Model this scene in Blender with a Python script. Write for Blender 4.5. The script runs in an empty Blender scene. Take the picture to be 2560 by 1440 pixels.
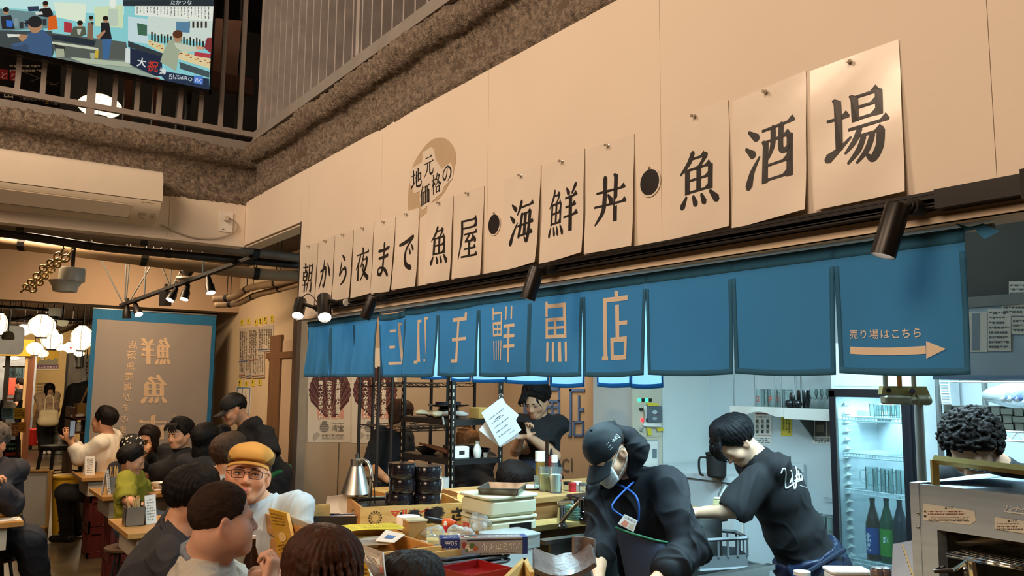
import bpy,bmesh,math,random
import numpy as np
from mathutils import Vector,Matrix
import openvdb as vdb
SC=bpy.context.scene
COL=SC.collection
PI=math.pi
rnd=random.Random(7)
# ------------------------------------------------------------------ camera (image taken as 2560 x 1440)
CX,CY=1280.0,720.0
_v1=(-190.0-CX,-(943.0-CY))
_v2=(4200.0-CX,-(985.0-CY))
FPX=math.sqrt(-(_v1[0]*_v2[0]+_v1[1]*_v2[1]))
_dy=Vector((_v1[0]/FPX,_v1[1]/FPX,-1)).normalized()
_dx=Vector((_v2[0]/FPX,_v2[1]/FPX,-1)).normalized()
_dz=_dx.cross(_dy).normalized()
_dx=_dy.cross(_dz).normalized()
RC=Matrix((_dx,_dy,_dz))
EYE=Vector((0,0,1.6))
cam_d=bpy.data.cameras.new('camera')
cam_d.sensor_width=36.0
cam_d.lens=36.0*FPX/2560.0
cam_d.clip_start=0.05
cam=bpy.data.objects.new('camera',cam_d)
COL.objects.link(cam)
cam.matrix_world=Matrix.Translation(EYE)@RC.to_4x4()
SC.camera=cam
SC.view_settings.view_transform='Standard'
SC.view_settings.look='None'
SC.view_settings.gamma=1.0
SC.view_settings.use_curve_mapping=False
SC.view_settings.exposure=0.0
def ray(px,py):
 return RC@Vector(((px-CX)/FPX,-(py-CY)/FPX,-1.0))
def P(px,py,d):
 0
 return EYE+ray(px,py)*d
def onx(px,py,x):
 r=ray(px,py);return EYE+r*((x-EYE.x)/r.x)
def ony(px,py,y):
 r=ray(px,py);return EYE+r*((y-EYE.y)/r.y)
def onz(px,py,z):
 r=ray(px,py);return EYE+r*((z-EYE.z)/r.z)
def pix(p):
 v=RC.transposed()@(Vector(p)-EYE)
 return(CX+FPX*v.x/-v.z,CY-FPX*v.y/-v.z,-v.z)
 # ------------------------------------------------------------------ small helpers
V=Vector
X1,Y1,Z1=V((1,0,0)),V((0,1,0)),V((0,0,1))
def lin(h):
 h=h.lstrip('#')
 c=[int(h[i:i+2],16)/255 for i in(0,2,4)]
 return tuple(x/12.92 if x<=.04045 else((x+.055)/1.055)**2.4 for x in c)+(1,)
_M={}
def M(name,hexc='#808080',rough=.6,metal=0.,spec=.5,var=.08,scale=8.,bump=0.,bscale=None,emit=0.,alpha=1.,trans=0.,ior=1.45,stretch=None,attr=None,coat=0.,sheen=0.,hex2=None,thin=0.):
 0
 if name in _M:return _M[name]
 m=bpy.data.materials.new(name);m.use_nodes=True
 nt=m.node_tree;N=nt.nodes;L=nt.links
 b=N['Principled BSDF']
 col=lin(hexc)
 b.inputs['Roughness'].default_value=rough
 b.inputs['Metallic'].default_value=metal
 b.inputs['Specular IOR Level'].default_value=spec
 b.inputs['IOR'].default_value=ior
 if coat:b.inputs['Coat Weight'].default_value=coat;b.inputs['Coat Roughness'].default_value=.12
 if sheen:b.inputs['Sheen Weight'].default_value=sheen
 if trans:b.inputs['Transmission Weight'].default_value=trans
 if alpha<1:b.inputs['Alpha'].default_value=alpha
 tc=N.new('ShaderNodeTexCoord');mp=N.new('ShaderNodeMapping')
 L.new(tc.outputs['Object'],mp.inputs['Vector'])
 if stretch:mp.inputs['Scale'].default_value=stretch
 nz=N.new('ShaderNodeTexNoise');nz.inputs['Scale'].default_value=scale;nz.inputs['Detail'].default_value=5
 L.new(mp.outputs['Vector'],nz.inputs['Vector'])
 mx=N.new('ShaderNodeMix');mx.data_type='RGBA'
 lo=lin(hex2)if hex2 else tuple(c*(1-var)for c in col[:3])+(1,)
 hi=col if hex2 else tuple(min(1,c*(1+var))for c in col[:3])+(1,)
 rp=N.new('ShaderNodeMapRange');rp.inputs['From Min'].default_value=.3;rp.inputs['From Max'].default_value=.7
 L.new(nz.outputs['Fac'],rp.inputs['Value'])
 L.new(rp.outputs['Result'],mx.inputs['Factor'])
 mx.inputs['A'].default_value=lo;mx.inputs['B'].default_value=hi
 out=mx.outputs['Result']
 if attr:
  at=N.new('ShaderNodeAttribute');at.attribute_name=attr
  mu=N.new('ShaderNodeMix');mu.data_type='RGBA';mu.blend_type='MULTIPLY';mu.inputs['Factor'].default_value=1
  L.new(out,mu.inputs['A']);L.new(at.outputs['Color'],mu.inputs['B']);out=mu.outputs['Result']
 L.new(out,b.inputs['Base Color'])
 if bump:
  nb=N.new('ShaderNodeTexNoise');nb.inputs['Scale'].default_value=bscale or scale*6;nb.inputs['Detail'].default_value=6
  L.new(mp.outputs['Vector'],nb.inputs['Vector'])
  bp=N.new('ShaderNodeBump');bp.inputs['Strength'].default_value=min(1,bump);bp.inputs['Distance'].default_value=.01*max(1,bump)
  L.new(nb.outputs['Fac'],bp.inputs['Height']);L.new(bp.outputs['Normal'],b.inputs['Normal'])
 if emit:
  L.new(out,b.inputs['Emission Color']);b.inputs['Emission Strength'].default_value=emit
 if thin:
  tr=N.new('ShaderNodeBsdfTranslucent');L.new(out,tr.inputs['Color'])
  ms=N.new('ShaderNodeMixShader');ms.inputs[0].default_value=thin
  L.new(b.outputs[0],ms.inputs[1]);L.new(tr.outputs[0],ms.inputs[2])
  L.new(ms.outputs[0],N['Material Output'].inputs['Surface'])
 _M[name]=m
 return m
def glassy(name,tint='#f2f7f6',body=.06,gloss=.05,hexc='#e8eeee'):
 0
 if name in _M:return _M[name]
 m=M(name,hexc,.3,var=.02);nt=m.node_tree;N=nt.nodes;L=nt.links
 tr=N.new('ShaderNodeBsdfTransparent');tr.inputs[0].default_value=lin(tint)
 gl=N.new('ShaderNodeBsdfGlossy');gl.inputs['Roughness'].default_value=gloss
 lw=N.new('ShaderNodeLayerWeight');lw.inputs[0].default_value=.16
 m1=N.new('ShaderNodeMixShader');L.new(lw.outputs['Fresnel'],m1.inputs[0]);L.new(tr.outputs[0],m1.inputs[1]);L.new(gl.outputs[0],m1.inputs[2])
 m2=N.new('ShaderNodeMixShader');m2.inputs[0].default_value=body;L.new(m1.outputs[0],m2.inputs[1]);L.new(N['Principled BSDF'].outputs[0],m2.inputs[2])
 L.new(m2.outputs[0],N['Material Output'].inputs['Surface'])
 return m
def wood(name,a,b,sc=3.,stretch=(1,1,1),rough=.5):
 if name in _M:return _M[name]
 m=M(name,a,rough=rough,hex2=b,scale=sc,stretch=stretch,bump=.12,bscale=sc*3)
 return m
def axes(n,up=Z1):
 0
 n=V(n).normalized();r=V(up).cross(n)
 if r.length<1e-5:r=X1.copy()
 r.normalize();return r,n.cross(r).normalized(),n
def mat3(x,y,z):return Matrix((x,y,z)).transposed()
def rotz(a):return Matrix.Rotation(a,3,'Z')
def lerp(a,b,t):return a+(b-a)*t
class MB:
 def __init__(s):s.v=[];s.f=[];s.m=[];s.mi=0
 def add(s,vs,fs):
  o=len(s.v);s.v+=[tuple(p)for p in vs]
  s.f+=[tuple(i+o for i in f)for f in fs];s.m+=[s.mi]*len(fs)
  return s
 def quad(s,*p):return s.add(p,[tuple(range(len(p)))])
 def box(s,c,d,R=None):
  c=V(c);h=V(d)*.5
  vs=[V((x*h.x,y*h.y,z*h.z))for x in(-1,1)for y in(-1,1)for z in(-1,1)]
  if R is not None:vs=[R@v for v in vs]
  return s.add([c+v for v in vs],[(0,1,3,2),(4,6,7,5),(0,4,5,1),(2,3,7,6),(0,2,6,4),(1,5,7,3)])
 def bx(s,a,b):
  a=V(a);b=V(b)
  return s.box((a+b)/2,V([abs(b[i]-a[i])for i in range(3)]))
 def rbox(s,c,d,r=.01,R=None,n=3):
  0
  hx,hy,hz=d[0]/2,d[1]/2,d[2]/2;r=min(r,hx*.99,hy*.99);e=min(r*.5,hz*.5)
  ring=[]
  for cx,cy,a0 in((1,1,0),(-1,1,90),(-1,-1,180),(1,-1,270)):
   for i in range(n+1):
    a=math.radians(a0+90*i/n);ring.append((cx*(hx-r),cy*(hy-r),math.cos(a),math.sin(a)))
  vs=[]
  for z,k in((-hz,r-e),(-hz+e,r),(hz-e,r),(hz,r-e)):
   for x,y,ca,sa in ring:vs.append(V((x+ca*k,y+sa*k,z)))
  m=len(ring);fs=[tuple(range(m-1,-1,-1)),tuple(range(3*m,4*m))]
  for j in range(3):
   for i in range(m):fs.append((j*m+i,j*m+(i+1)%m,(j+1)*m+(i+1)%m,(j+1)*m+i))
  if R is not None:vs=[R@v for v in vs]
  return s.add([V(c)+v for v in vs],fs)
 def tube(s,pts,r=.01,n=8,closed=False,caps=True,flat=None):
  pts=[V(p)for p in pts];k=len(pts)
  rs=r if isinstance(r,(list,tuple))else[r]*k
  vs=[];pn=None
  for i,p in enumerate(pts):
   a=pts[(i-1)%k]if closed or i else p;b=pts[(i+1)%k]if closed or i<k-1 else p
   t=(b-a).normalized()if(b-a).length>1e-9 else Z1
   if pn is None:
    pn=t.orthogonal().normalized()if flat is None else(V(flat)-t*V(flat).dot(t)).normalized()
   else:
    pn=(pn-t*pn.dot(t));pn=pn.normalized()if pn.length>1e-6 else t.orthogonal().normalized()
   q=t.cross(pn)
   for j in range(n):
    a_=2*PI*j/n+PI/n;vs.append(p+(pn*math.cos(a_)+q*math.sin(a_))*rs[i])
  fs=[]
  for i in range(k if closed else k-1):
   for j in range(n):
    a=i*n+j;b=i*n+(j+1)%n;c=((i+1)%k)*n+(j+1)%n;d=((i+1)%k)*n+j
    fs.append((a,b,c,d))
  if caps and not closed:fs+=[tuple(range(n-1,-1,-1)),tuple(range((k-1)*n,k*n))]
  return s.add(vs,fs)
 def lathe(s,prof,c,n=24,R=None,sx=1.,sy=1.):
  vs=[];k=len(prof)
  for r,z in prof:
   for j in range(n):
    a=2*PI*j/n;p=V((r*math.cos(a)*sx,r*math.sin(a)*sy,z))
    vs.append(V(c)+(R@p if R is not None else p))
  fs=[]
  for i in range(k-1):
   for j in range(n):fs.append((i*n+j,i*n+(j+1)%n,(i+1)*n+(j+1)%n,(i+1)*n+j))
  if prof[0][0]>1e-6:fs.append(tuple(range(n-1,-1,-1)))
  if prof[-1][0]>1e-6:fs.append(tuple(range((k-1)*n,k*n)))
  return s.add(vs,fs)
 def ell(s,c,r,R=None,nu=16,nv=10):
  pr=[(math.sin(PI*i/nv),-math.cos(PI*i/nv))for i in range(nv+1)]
  vs=[]
  for a,z in pr:
   for j in range(nu):
    t=2*PI*j/nu;p=V((a*math.cos(t)*r[0],a*math.sin(t)*r[1],z*r[2]))
    vs.append(V(c)+(R@p if R is not None else p))
  fs=[(i*nu+j,i*nu+(j+1)%nu,(i+1)*nu+(j+1)%nu,(i+1)*nu+j)for i in range(nv)for j in range(nu)]
  return s.add(vs,fs)
 def prism(s,poly,o,ux,uy,d):
  0
  o=V(o);ux=V(ux);uy=V(uy);n=ux.cross(uy).normalized();k=len(poly)
  A=[o+ux*x+uy*y for x,y in poly];B=[p+n*d for p in A]
  fs=[tuple(range(k-1,-1,-1)),tuple(range(k,2*k))]+[(i,(i+1)%k,k+(i+1)%k,k+i)for i in range(k)]
  return s.add(A+B,fs)
 def rect(s,o,ux,uy,x0,y0,x1,y1,d=.001):
  return s.prism([(x0,y0),(x1,y0),(x1,y1),(x0,y1)],o,ux,uy,d)
 def grid(s,fn,nu,nv,thick=0.,close_u=False):
  P_=[[V(fn(i/nu,j/nv))for i in range(nu+1)]for j in range(nv+1)]
  vs=[p for row in P_ for p in row];w=nu+1
  fs=[(j*w+i,j*w+i+1,(j+1)*w+i+1,(j+1)*w+i)for j in range(nv)for i in range(nu)]
  if thick:
   nr=[]
   for j in range(nv+1):
    for i in range(nu+1):
     du=P_[j][min(i+1,nu)]-P_[j][max(i-1,0)];dv=P_[min(j+1,nv)][i]-P_[max(j-1,0)][i]
     nn=du.cross(dv);nr.append(nn.normalized()if nn.length>1e-12 else Z1)
   k=len(vs);vs2=[p-q*thick for p,q in zip(vs,nr)]
   fs2=[tuple(reversed([i+k for i in f]))for f in fs]
   edge=[i for i in range(w)]+[j*w+nu for j in range(1,nv+1)]+[nv*w+i for i in range(nu-1,-1,-1)]+[j*w for j in range(nv-1,0,-1)]
   side=[(edge[(i+1)%len(edge)],edge[i],edge[i]+k,edge[(i+1)%len(edge)]+k)for i in range(len(edge))]
   vs=vs+vs2;fs=fs+fs2+side
  return s.add(vs,fs)
 def build(s,name,mats,parent=None,smooth=35.,label=None):
  me=bpy.data.meshes.new(name)
  off=parent_loc(parent)
  vs=s.v if off is None else[(a-off.x,b-off.y,c-off.z)for a,b,c in s.v]
  me.from_pydata(vs,[],s.f)
  mats=mats if isinstance(mats,(list,tuple))else[mats]
  for m in mats:me.materials.append(m)
  if len(mats)>1:me.polygons.foreach_set('material_index',s.m)
  if smooth:
   me.polygons.foreach_set('use_smooth',[True]*len(me.polygons))
   if smooth<180:me.set_sharp_from_angle(angle=math.radians(smooth))
  me.update()
  return link(name,me,parent,label)
_ploc={}
def parent_loc(p):
 return _ploc.get(p.name)if p is not None else None
def link(name,me,parent=None,label=None):
 o=bpy.data.objects.new(name,me);COL.objects.link(o)
 if parent is not None:
  o.parent=parent
  _ploc[o.name]=parent_loc(parent)
 if label:o['label']=label
 return o
def thing(name,label,cat,loc=(0,0,0),group=None):
 o=bpy.data.objects.new(name,None);COL.objects.link(o)
 o.empty_display_size=.05
 o.location=loc;_ploc[o.name]=V(loc)
 o['label']=label;o['category']=cat
 if group:o['group']=group
 return o
def tag(o,label,cat,group=None):
 o['label']=label;o['category']=cat
 if group:o['group']=group
 return o
def struct(o):o['kind']='structure';return o
def stuff(o):o['kind']='stuff';return o
_kids={}
def dup(root,delta,label=None,rot=0.,group=None):
 0
 if root.name not in _kids:
  ks={}
  for o in COL.objects:
   if o.parent is not None:ks.setdefault(o.parent.name,[]).append(o)
  _kids.clear();_kids.update(ks);_kids.setdefault(root.name,[])
 r=root.copy();COL.objects.link(r);r.location=V(root.location)+V(delta);r.rotation_euler=(0,0,rot)
 if label:r['label']=label
 if group:r['group']=group
 for ch in _kids.get(root.name,[]):
  c=ch.copy();COL.objects.link(c);c.parent=r
  for g in _kids.get(ch.name,[]):
   d=g.copy();COL.objects.link(d);d.parent=c
 return r
def glyphs(body,size=1.,spacing=1.,line=1.1,bold=0.):
 cu=bpy.data.curves.new('lettering','FONT');cu.body=body;cu.size=size
 cu.space_character=spacing;cu.space_line=line;cu.fill_mode='FRONT' if not bold else 'FRONT'
 cu.offset=bold;cu.resolution_u=2
 o=bpy.data.objects.new('lettering',cu)
 me=o.to_mesh()
 vs=[tuple(v.co)for v in me.vertices];fs=[tuple(p.vertices)for p in me.polygons]
 o.to_mesh_clear();bpy.data.objects.remove(o);bpy.data.curves.remove(cu)
 return vs,fs
def text(body,o,ux,uy,h,mb=None,eps=.0006,vertical=False,width=None,bold=0.,mirror=False,spacing=1.,align='l'):
 0
 mb=mb or MB();o=V(o);ux=V(ux).normalized();uy=V(uy).normalized();n=ux.cross(uy)
 rows=list(body)if vertical else[body]
 for i,t in enumerate(rows):
  vs,fs=glyphs(t,1.,spacing,bold=bold)
  if not vs:continue
  x0=min(v[0]for v in vs);x1=max(v[0]for v in vs)
  s=h/.8;sx=s
  if width and not vertical:sx=width/(x1-x0)
  dx=-x0*sx
  if align=='c':dx=-(x0+x1)/2*sx
  dy=-i*h*1.22 if vertical else 0
  if vertical:dx=-(x0+x1)/2*sx
  mb.add([o+ux*((v[0]*sx+dx)*(-1 if mirror else 1))+uy*(v[1]*s+dy)+n*eps for v in vs],fs)
 return mb
def scribble(o,ux,uy,w,h,rows,mb=None,eps=.0006,seed=0,fill=.8,dense=.012,vertical=False):
 0
 mb=mb or MB();r=random.Random(seed);o=V(o);ux=V(ux).normalized();uy=V(uy).normalized();n=ux.cross(uy)
 if vertical:ux,uy,w,h,o=-uy,ux,h,w,o+uy*h
 for i in range(rows):
  y=h*(1-(i+.5)/rows);t=h/rows*.45;x=0;end=w*(fill+(1-fill)*r.random())
  while x<end:
   l=dense*(.5+r.random())
   mb.add([o+ux*x+uy*(y-t/2)+n*eps,o+ux*(x+l)+uy*(y-t/2)+n*eps,o+ux*(x+l)+uy*(y+t/2*r.choice((.4,1,1)))+n*eps,o+ux*x+uy*(y+t/2)+n*eps],[(0,1,2,3)])
   x+=l+dense*.35
 return mb
 # ------------------------------------------------------------------ signed-distance modelling (bodies, hair, cloth, soft things)
def vnoise(p,sc,seed=0):
 0
 r=np.random.RandomState(seed);out=np.zeros(len(p))
 for k in range(6):
  d=r.normal(size=3);d/=np.linalg.norm(d)
  out+=np.sin(p@d*sc*(.7+.22*k)+r.rand()*6.28+1.3*np.sin(p@np.roll(d,1)*sc*.6+r.rand()*6))
 return out/3.
class SDF:
 def __init__(s):s.p=[]
 def cap(s,a,b,ra,rb=None,k=.02,op='u'):
  s.p.append(('c',np.array(a,float),np.array(b,float),ra,ra if rb is None else rb,k,op));return s
 def chain(s,pts,rs,k=.02,op='u'):
  for i in range(len(pts)-1):s.cap(pts[i],pts[i+1],rs[i],rs[i+1],k,op)
  return s
 def ell(s,c,r,R=None,k=.02,op='u'):
  s.p.append(('e',np.array(c,float),np.array(r if hasattr(r,'__len__')else(r,r,r),float),np.array(R if R is not None else np.eye(3),float),None,k,op));return s
 def box(s,c,h,R=None,rr=.01,k=.02,op='u'):
  s.p.append(('b',np.array(c,float),np.array(h,float),np.array(R if R is not None else np.eye(3),float),rr,k,op));return s
 def cut(s,o,n,k=.004):
  0
  s.p.append(('p',np.array(o,float),np.array(V(n).normalized(),float),0,0,k,'s'));return s
 def mesh(s,h):
  lo=np.full(3,1e9);hi=np.full(3,-1e9)
  for q in s.p:
   if q[6]!='u':continue
   a,b=s._bb(q);lo=np.minimum(lo,a);hi=np.maximum(hi,b)
  lo-=4*h;n=np.ceil((hi+4*h-lo)/h).astype(int)+1
  D=np.full(n,.06,np.float32)
  ax=[lo[i]+h*np.arange(n[i])for i in range(3)]
  for q in s.p:
   k=q[5]
   if q[0]=='p':i0=np.zeros(3,int);i1=n
   else:
    a,b=s._bb(q);pad=k+3.5*h
    i0=np.clip(np.floor((a-pad-lo)/h).astype(int),0,n);i1=np.clip(np.ceil((b+pad-lo)/h).astype(int)+1,0,n)
   if(i1<=i0).any():continue
   xs=[ax[i][i0[i]:i1[i]].astype(np.float32)for i in range(3)]
   X=xs[0][:,None,None];Y=xs[1][None,:,None];Z=xs[2][None,None,:]
   d=s._ev(q,X,Y,Z)
   sl=tuple(slice(i0[i],i1[i])for i in range(3));A=D[sl]
   if q[6]=='u':
    w=np.maximum(k-np.abs(A-d),0);D[sl]=np.minimum(A,d)-w*w/(4*k)
   else:
    w=np.maximum(k-np.abs(A+d),0);D[sl]=np.maximum(A,-d)+w*w/(4*k)
  g=vdb.FloatGrid(background=.06);g.copyFromArray(D)
  p,t,qd=g.convertToPolygons(isovalue=0.,adaptivity=0.)
  return p*h+lo,qd
 @staticmethod
 def _bb(q):
  if q[0]=='c':return np.minimum(q[1]-q[3],q[2]-q[4]),np.maximum(q[1]+q[3],q[2]+q[4])
  R=q[3];e=np.abs(R)@q[2]
  return q[1]-e,q[1]+e
 @staticmethod
 def _ev(q,X,Y,Z):
  if q[0]=='c':
   a,b=q[1],q[2];ba=b-a;L2=max(float(ba@ba),1e-12)
   px,py,pz=X-a[0],Y-a[1],Z-a[2]
   t=np.clip((px*ba[0]+py*ba[1]+pz*ba[2])/L2,0,1)
   return np.sqrt((px-t*ba[0])**2+(py-t*ba[1])**2+(pz-t*ba[2])**2)-(q[3]+(q[4]-q[3])*t)
  if q[0]=='p':
   return-((X-q[1][0])*q[2][0]+(Y-q[1][1])*q[2][1]+(Z-q[1][2])*q[2][2])
  c=q[1];R=q[3];px,py,pz=X-c[0],Y-c[1],Z-c[2]
  l=[R[0,i]*px+R[1,i]*py+R[2,i]*pz for i in range(3)]
  if q[0]=='e':
   r=q[2]
   k0=np.sqrt((l[0]/r[0])**2+(l[1]/r[1])**2+(l[2]/r[2])**2)
   k1=np.sqrt((l[0]/r[0]**2)**2+(l[1]/r[1]**2)**2+(l[2]/r[2]**2)**2)
   return k0*(k0-1)/np.maximum(k1,1e-6)
  rr=q[4];e=[np.abs(l[i])-(q[2][i]-rr)for i in range(3)]
  return np.sqrt(sum(np.maximum(v,0)**2 for v in e))+np.minimum(np.maximum(np.maximum(e[0],e[1]),e[2]),0)-rr
def vnormals(p,f):
 a=p[f[:,0]];n=np.cross(p[f[:,2]]-a,p[f[:,3]]-p[f[:,1]])
 o=np.zeros_like(p)
 for i in range(4):np.add.at(o,f[:,i],n)
 return o/np.maximum(np.linalg.norm(o,axis=1,keepdims=True),1e-12)
def np_obj(name,p,f,mats,parent=None,col=None,smooth=True,fmat=None):
 me=bpy.data.meshes.new(name);off=parent_loc(parent)
 if off is not None:p=p-np.array(off)
 k=f.shape[1]
 me.vertices.add(len(p));me.vertices.foreach_set('co',p.astype(np.float32).ravel())
 me.loops.add(f.size);me.loops.foreach_set('vertex_index',f.astype(np.int32).ravel())
 me.polygons.add(len(f));me.polygons.foreach_set('loop_start',np.arange(0,f.size,k,dtype=np.int32))
 mats=mats if isinstance(mats,(list,tuple))else[mats]
 for m in mats:me.materials.append(m)
 if fmat is not None:me.polygons.foreach_set('material_index',fmat.astype(np.int32))
 me.update(calc_edges=True)
 if smooth:me.polygons.foreach_set('use_smooth',np.ones(len(f),bool))
 if col is not None:
  at=me.attributes.new('Col','FLOAT_COLOR','POINT')
  c4=np.ones((len(p),4),np.float32);c4[:,:3]=col;at.data.foreach_set('color',c4.ravel())
 return link(name,me,parent)
def sdf_obj(s,h,name,mats,parent=None,disp=None,col=None,flip=False):
 p,f=s.mesh(h)
 if len(p)==0:raise ValueError('empty sdf '+name)
 if disp is not None:
  nn=vnormals(p,f)
  p=p+nn*disp(p,nn)[:,None]
 c=col(p)if col is not None else None
 return np_obj(name,p,f,mats,parent,c)
 # ------------------------------------------------------------------ world and the lamps of the hall, the passage and the kitchen
WD=bpy.data.worlds.new('world');SC.world=WD;WD.use_nodes=True
WD.node_tree.nodes['Background'].inputs[0].default_value=(1.0,.80,.60,1)
WD.node_tree.nodes['Background'].inputs[1].default_value=.04
SC.cycles.max_bounces=8;SC.cycles.diffuse_bounces=4;SC.cycles.glossy_bounces=3
SC.cycles.transmission_bounces=6;SC.cycles.transparent_max_bounces=28
SC.cycles.sample_clamp_indirect=4.0;SC.cycles.caustics_reflective=False;SC.cycles.caustics_refractive=False
WARM=(1.0,.72,.50);WARM2=(1.0,.73,.46);COOL=(.54,.86,1.0)
def lamp(name,kind,loc,power,color,size=.3,target=None,size_y=None,spot=60,blend=.5,spread=None):
 d=bpy.data.lights.new(name,kind);d.energy=power;d.color=color
 if kind=='AREA':
  d.size=size
  if size_y:d.shape='RECTANGLE';d.size_y=size_y
  if spread:d.spread=math.radians(spread)
 else:d.shadow_soft_size=size
 if kind=='SPOT':d.spot_size=math.radians(spot);d.spot_blend=blend
 o=bpy.data.objects.new(name,d);COL.objects.link(o);o.location=loc
 if target is not None:
  o.rotation_euler=(Vector(target)-Vector(loc)).to_track_quat('-Z','Y').to_euler()
 return o
lamp('hall_lamp','AREA',(-2.2,0.4,3.9),116,WARM,1.6,(1.2,2.0,1.6))
lamp('hall_lamp','AREA',(-1.6,3.2,4.3),62,WARM,1.2,(1.0,3.6,1.2))
lamp('hall_lamp','AREA',(-2.6,3.2,4.4),44,WARM,1.2,(0.6,4.6,2.6))
lamp('passage_lamp','AREA',(0.6,6.2,2.8),62,WARM2,.6,(0.9,6.6,0))
lamp('passage_lamp','AREA',(1.6,8.3,2.8),44,WARM2,.5,(1.7,9.2,1.0))
lamp('passage_lamp','AREA',(4.0,6.2,2.75),34,WARM2,.6,(4.2,7.0,1.0))
lamp('kitchen_tube','AREA',(3.3,2.0,2.5),120,COOL,1.6,(3.3,2.0,0),.25)
lamp('kitchen_tube','AREA',(2.5,3.4,2.5),54,COOL,1.2,(2.4,3.4,0),.25)
lamp('kitchen_tube','AREA',(3.0,0.6,2.5),60,COOL,1.2,(3.0,0.6,0),.25)
lamp('far_lamp','AREA',(1.4,16.0,2.75),260,WARM2,3.0,(1.4,16.0,0))
lamp('far_lamp','AREA',(2.0,21.5,2.75),170,WARM2,2.0,(2.0,23.5,0.6))
lamp('mezzanine_fill','AREA',(1.4,6.6,5.2),10,WARM2,.5,(1.4,7.0,3.0))  # added fill without a fixture, brightens the mezzanine behind the far railing
lamp('mezzanine_fill','AREA',(3.0,3.6,5.2),10,WARM,.5,(3.2,3.4,3.0))  # second added fill, for the mezzanine above the sign wall
# ------------------------------------------------------------------ setting
XW=1.53;YA=4.985
m_wall=M('white board','#e2d5c4',.75,var=.025,scale=2.2,bump=.05,bscale=60)
m_cream=M('cream wall','#cdb595',.8,var=.04,scale=2.,bump=.06,bscale=50)
m_greige=M('greige wall','#a8937a',.8,var=.05,scale=1.6)
m_dark=M('dark wall','#2a2725',.7,var=.2,scale=3)
m_grey=M('grey steel paint','#8c8680',.55,var=.10,scale=5,bump=.1,bscale=80)
m_black=M('black metal','#15110f',.38,var=.1)
m_blackm=M('matt black','#1b1816',.7,var=.1)
m_kwall=M('kitchen panel','#c9d0d2',.45,var=.03,scale=1.5)
m_kprefab=M('prefab panel','#d0d3cf',.45,var=.03,scale=1.5)
m_conc=M('ceiling concrete','#6b5a48',.9,var=.25,scale=2.5,bump=.4,bscale=20)
m_beam=M('beam paint','#a58a70',.85,var=.06,scale=1.5)
m_steel=M('stainless steel','#b9bbb9',.32,metal=1.,var=.05,scale=3,stretch=(1,1,30))
m_steel2=M('dull steel','#8f9290',.45,metal=.9,var=.08,scale=4)
m_white=M('white plastic','#e6e2da',.4,var=.03)
m_paper=M('white paper','#e3ddd3',.7,var=.03)
m_chrome=M('chrome','#d8d8d8',.1,metal=1.)
m_floor=M('polished concrete floor','#6f5f48',.28,var=.3,scale=1.2,hex2='#3d3427',bump=.06,bscale=9)
struct(MB().bx((-7,-5,-.1),(14,30,0)).build('floor',m_floor,smooth=0))
wr=MB()
js=[-2.0,0.67,1.49,2.31,3.13,3.95,4.055]
w=struct(MB().bx((XW+.012,-2,1.915),(XW+.09,4.05,2.68)).bx((XW+.012,4.05,2.425),(XW+.09,4.985,2.68)).build('wall_right',m_wall,smooth=0))
for a,b in zip(js[:-1],js[1:]):
 MB().bx((XW,a+.0006,1.905),(XW+.012,b-.0006,2.686)).build('panel',m_wall,w,smooth=0)
MB().bx((XW,4.0556,2.416),(XW+.012,4.984,2.686)).build('panel',m_wall,w,smooth=0)
MB().bx((XW,4.043,1.905),(XW+.10,4.055,2.418)).build('panel',m_wall,w,smooth=0)
MB().bx((XW-.004,-2,1.905),(XW+.10,4.055,1.917)).build('edge_strip',M('edge wood','#d8c6ae',.6,var=.05,stretch=(1,.1,1),scale=20),w,smooth=0)
MB().bx((XW+.012,4.055,2.404),(XW+.10,4.985,2.418)).build('edge_strip',m_wall,w,smooth=0)
w=struct(MB().bx((-5,YA+.012,2.42),(XW+.09,YA+.09,2.68)).build('wall_far',m_wall,smooth=0))
for a,b in((-5,-1.2),(-1.2,1.09),(1.09,XW)):
 MB().bx((a+.001,YA,2.418),(b-.001,YA+.012,2.686)).build('panel',m_wall,w,smooth=0)
MB().bx((-5,YA-.006,2.405),(XW+.0,YA+.09,2.42)).build('edge_strip',m_wall,w,smooth=0)
def spray_mat():
 m=M('sprayed rockwool','#9c8d7c',.95,hex2='#584e46',scale=55,bump=1.,bscale=160)
 return m
prof=[(-.02,2.684),(.006,2.69),(.022,2.715),(.02,2.75),(.0,2.772),(-.045,2.785),(-.068,2.81),(-.07,2.86),(-.066,2.905),(-.05,2.935),(-.015,2.948),(.004,2.965),(.018,2.99),(.02,3.02),(.012,3.04),(-.01,3.052),(-.04,3.06)]
def prof_at(t):
 f=t*(len(prof)-1);i=min(int(f),len(prof)-2);f-=i
 return prof[i][0]+(prof[i+1][0]-prof[i][0])*f,prof[i][1]+(prof[i+1][1]-prof[i][1])*f
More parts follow.
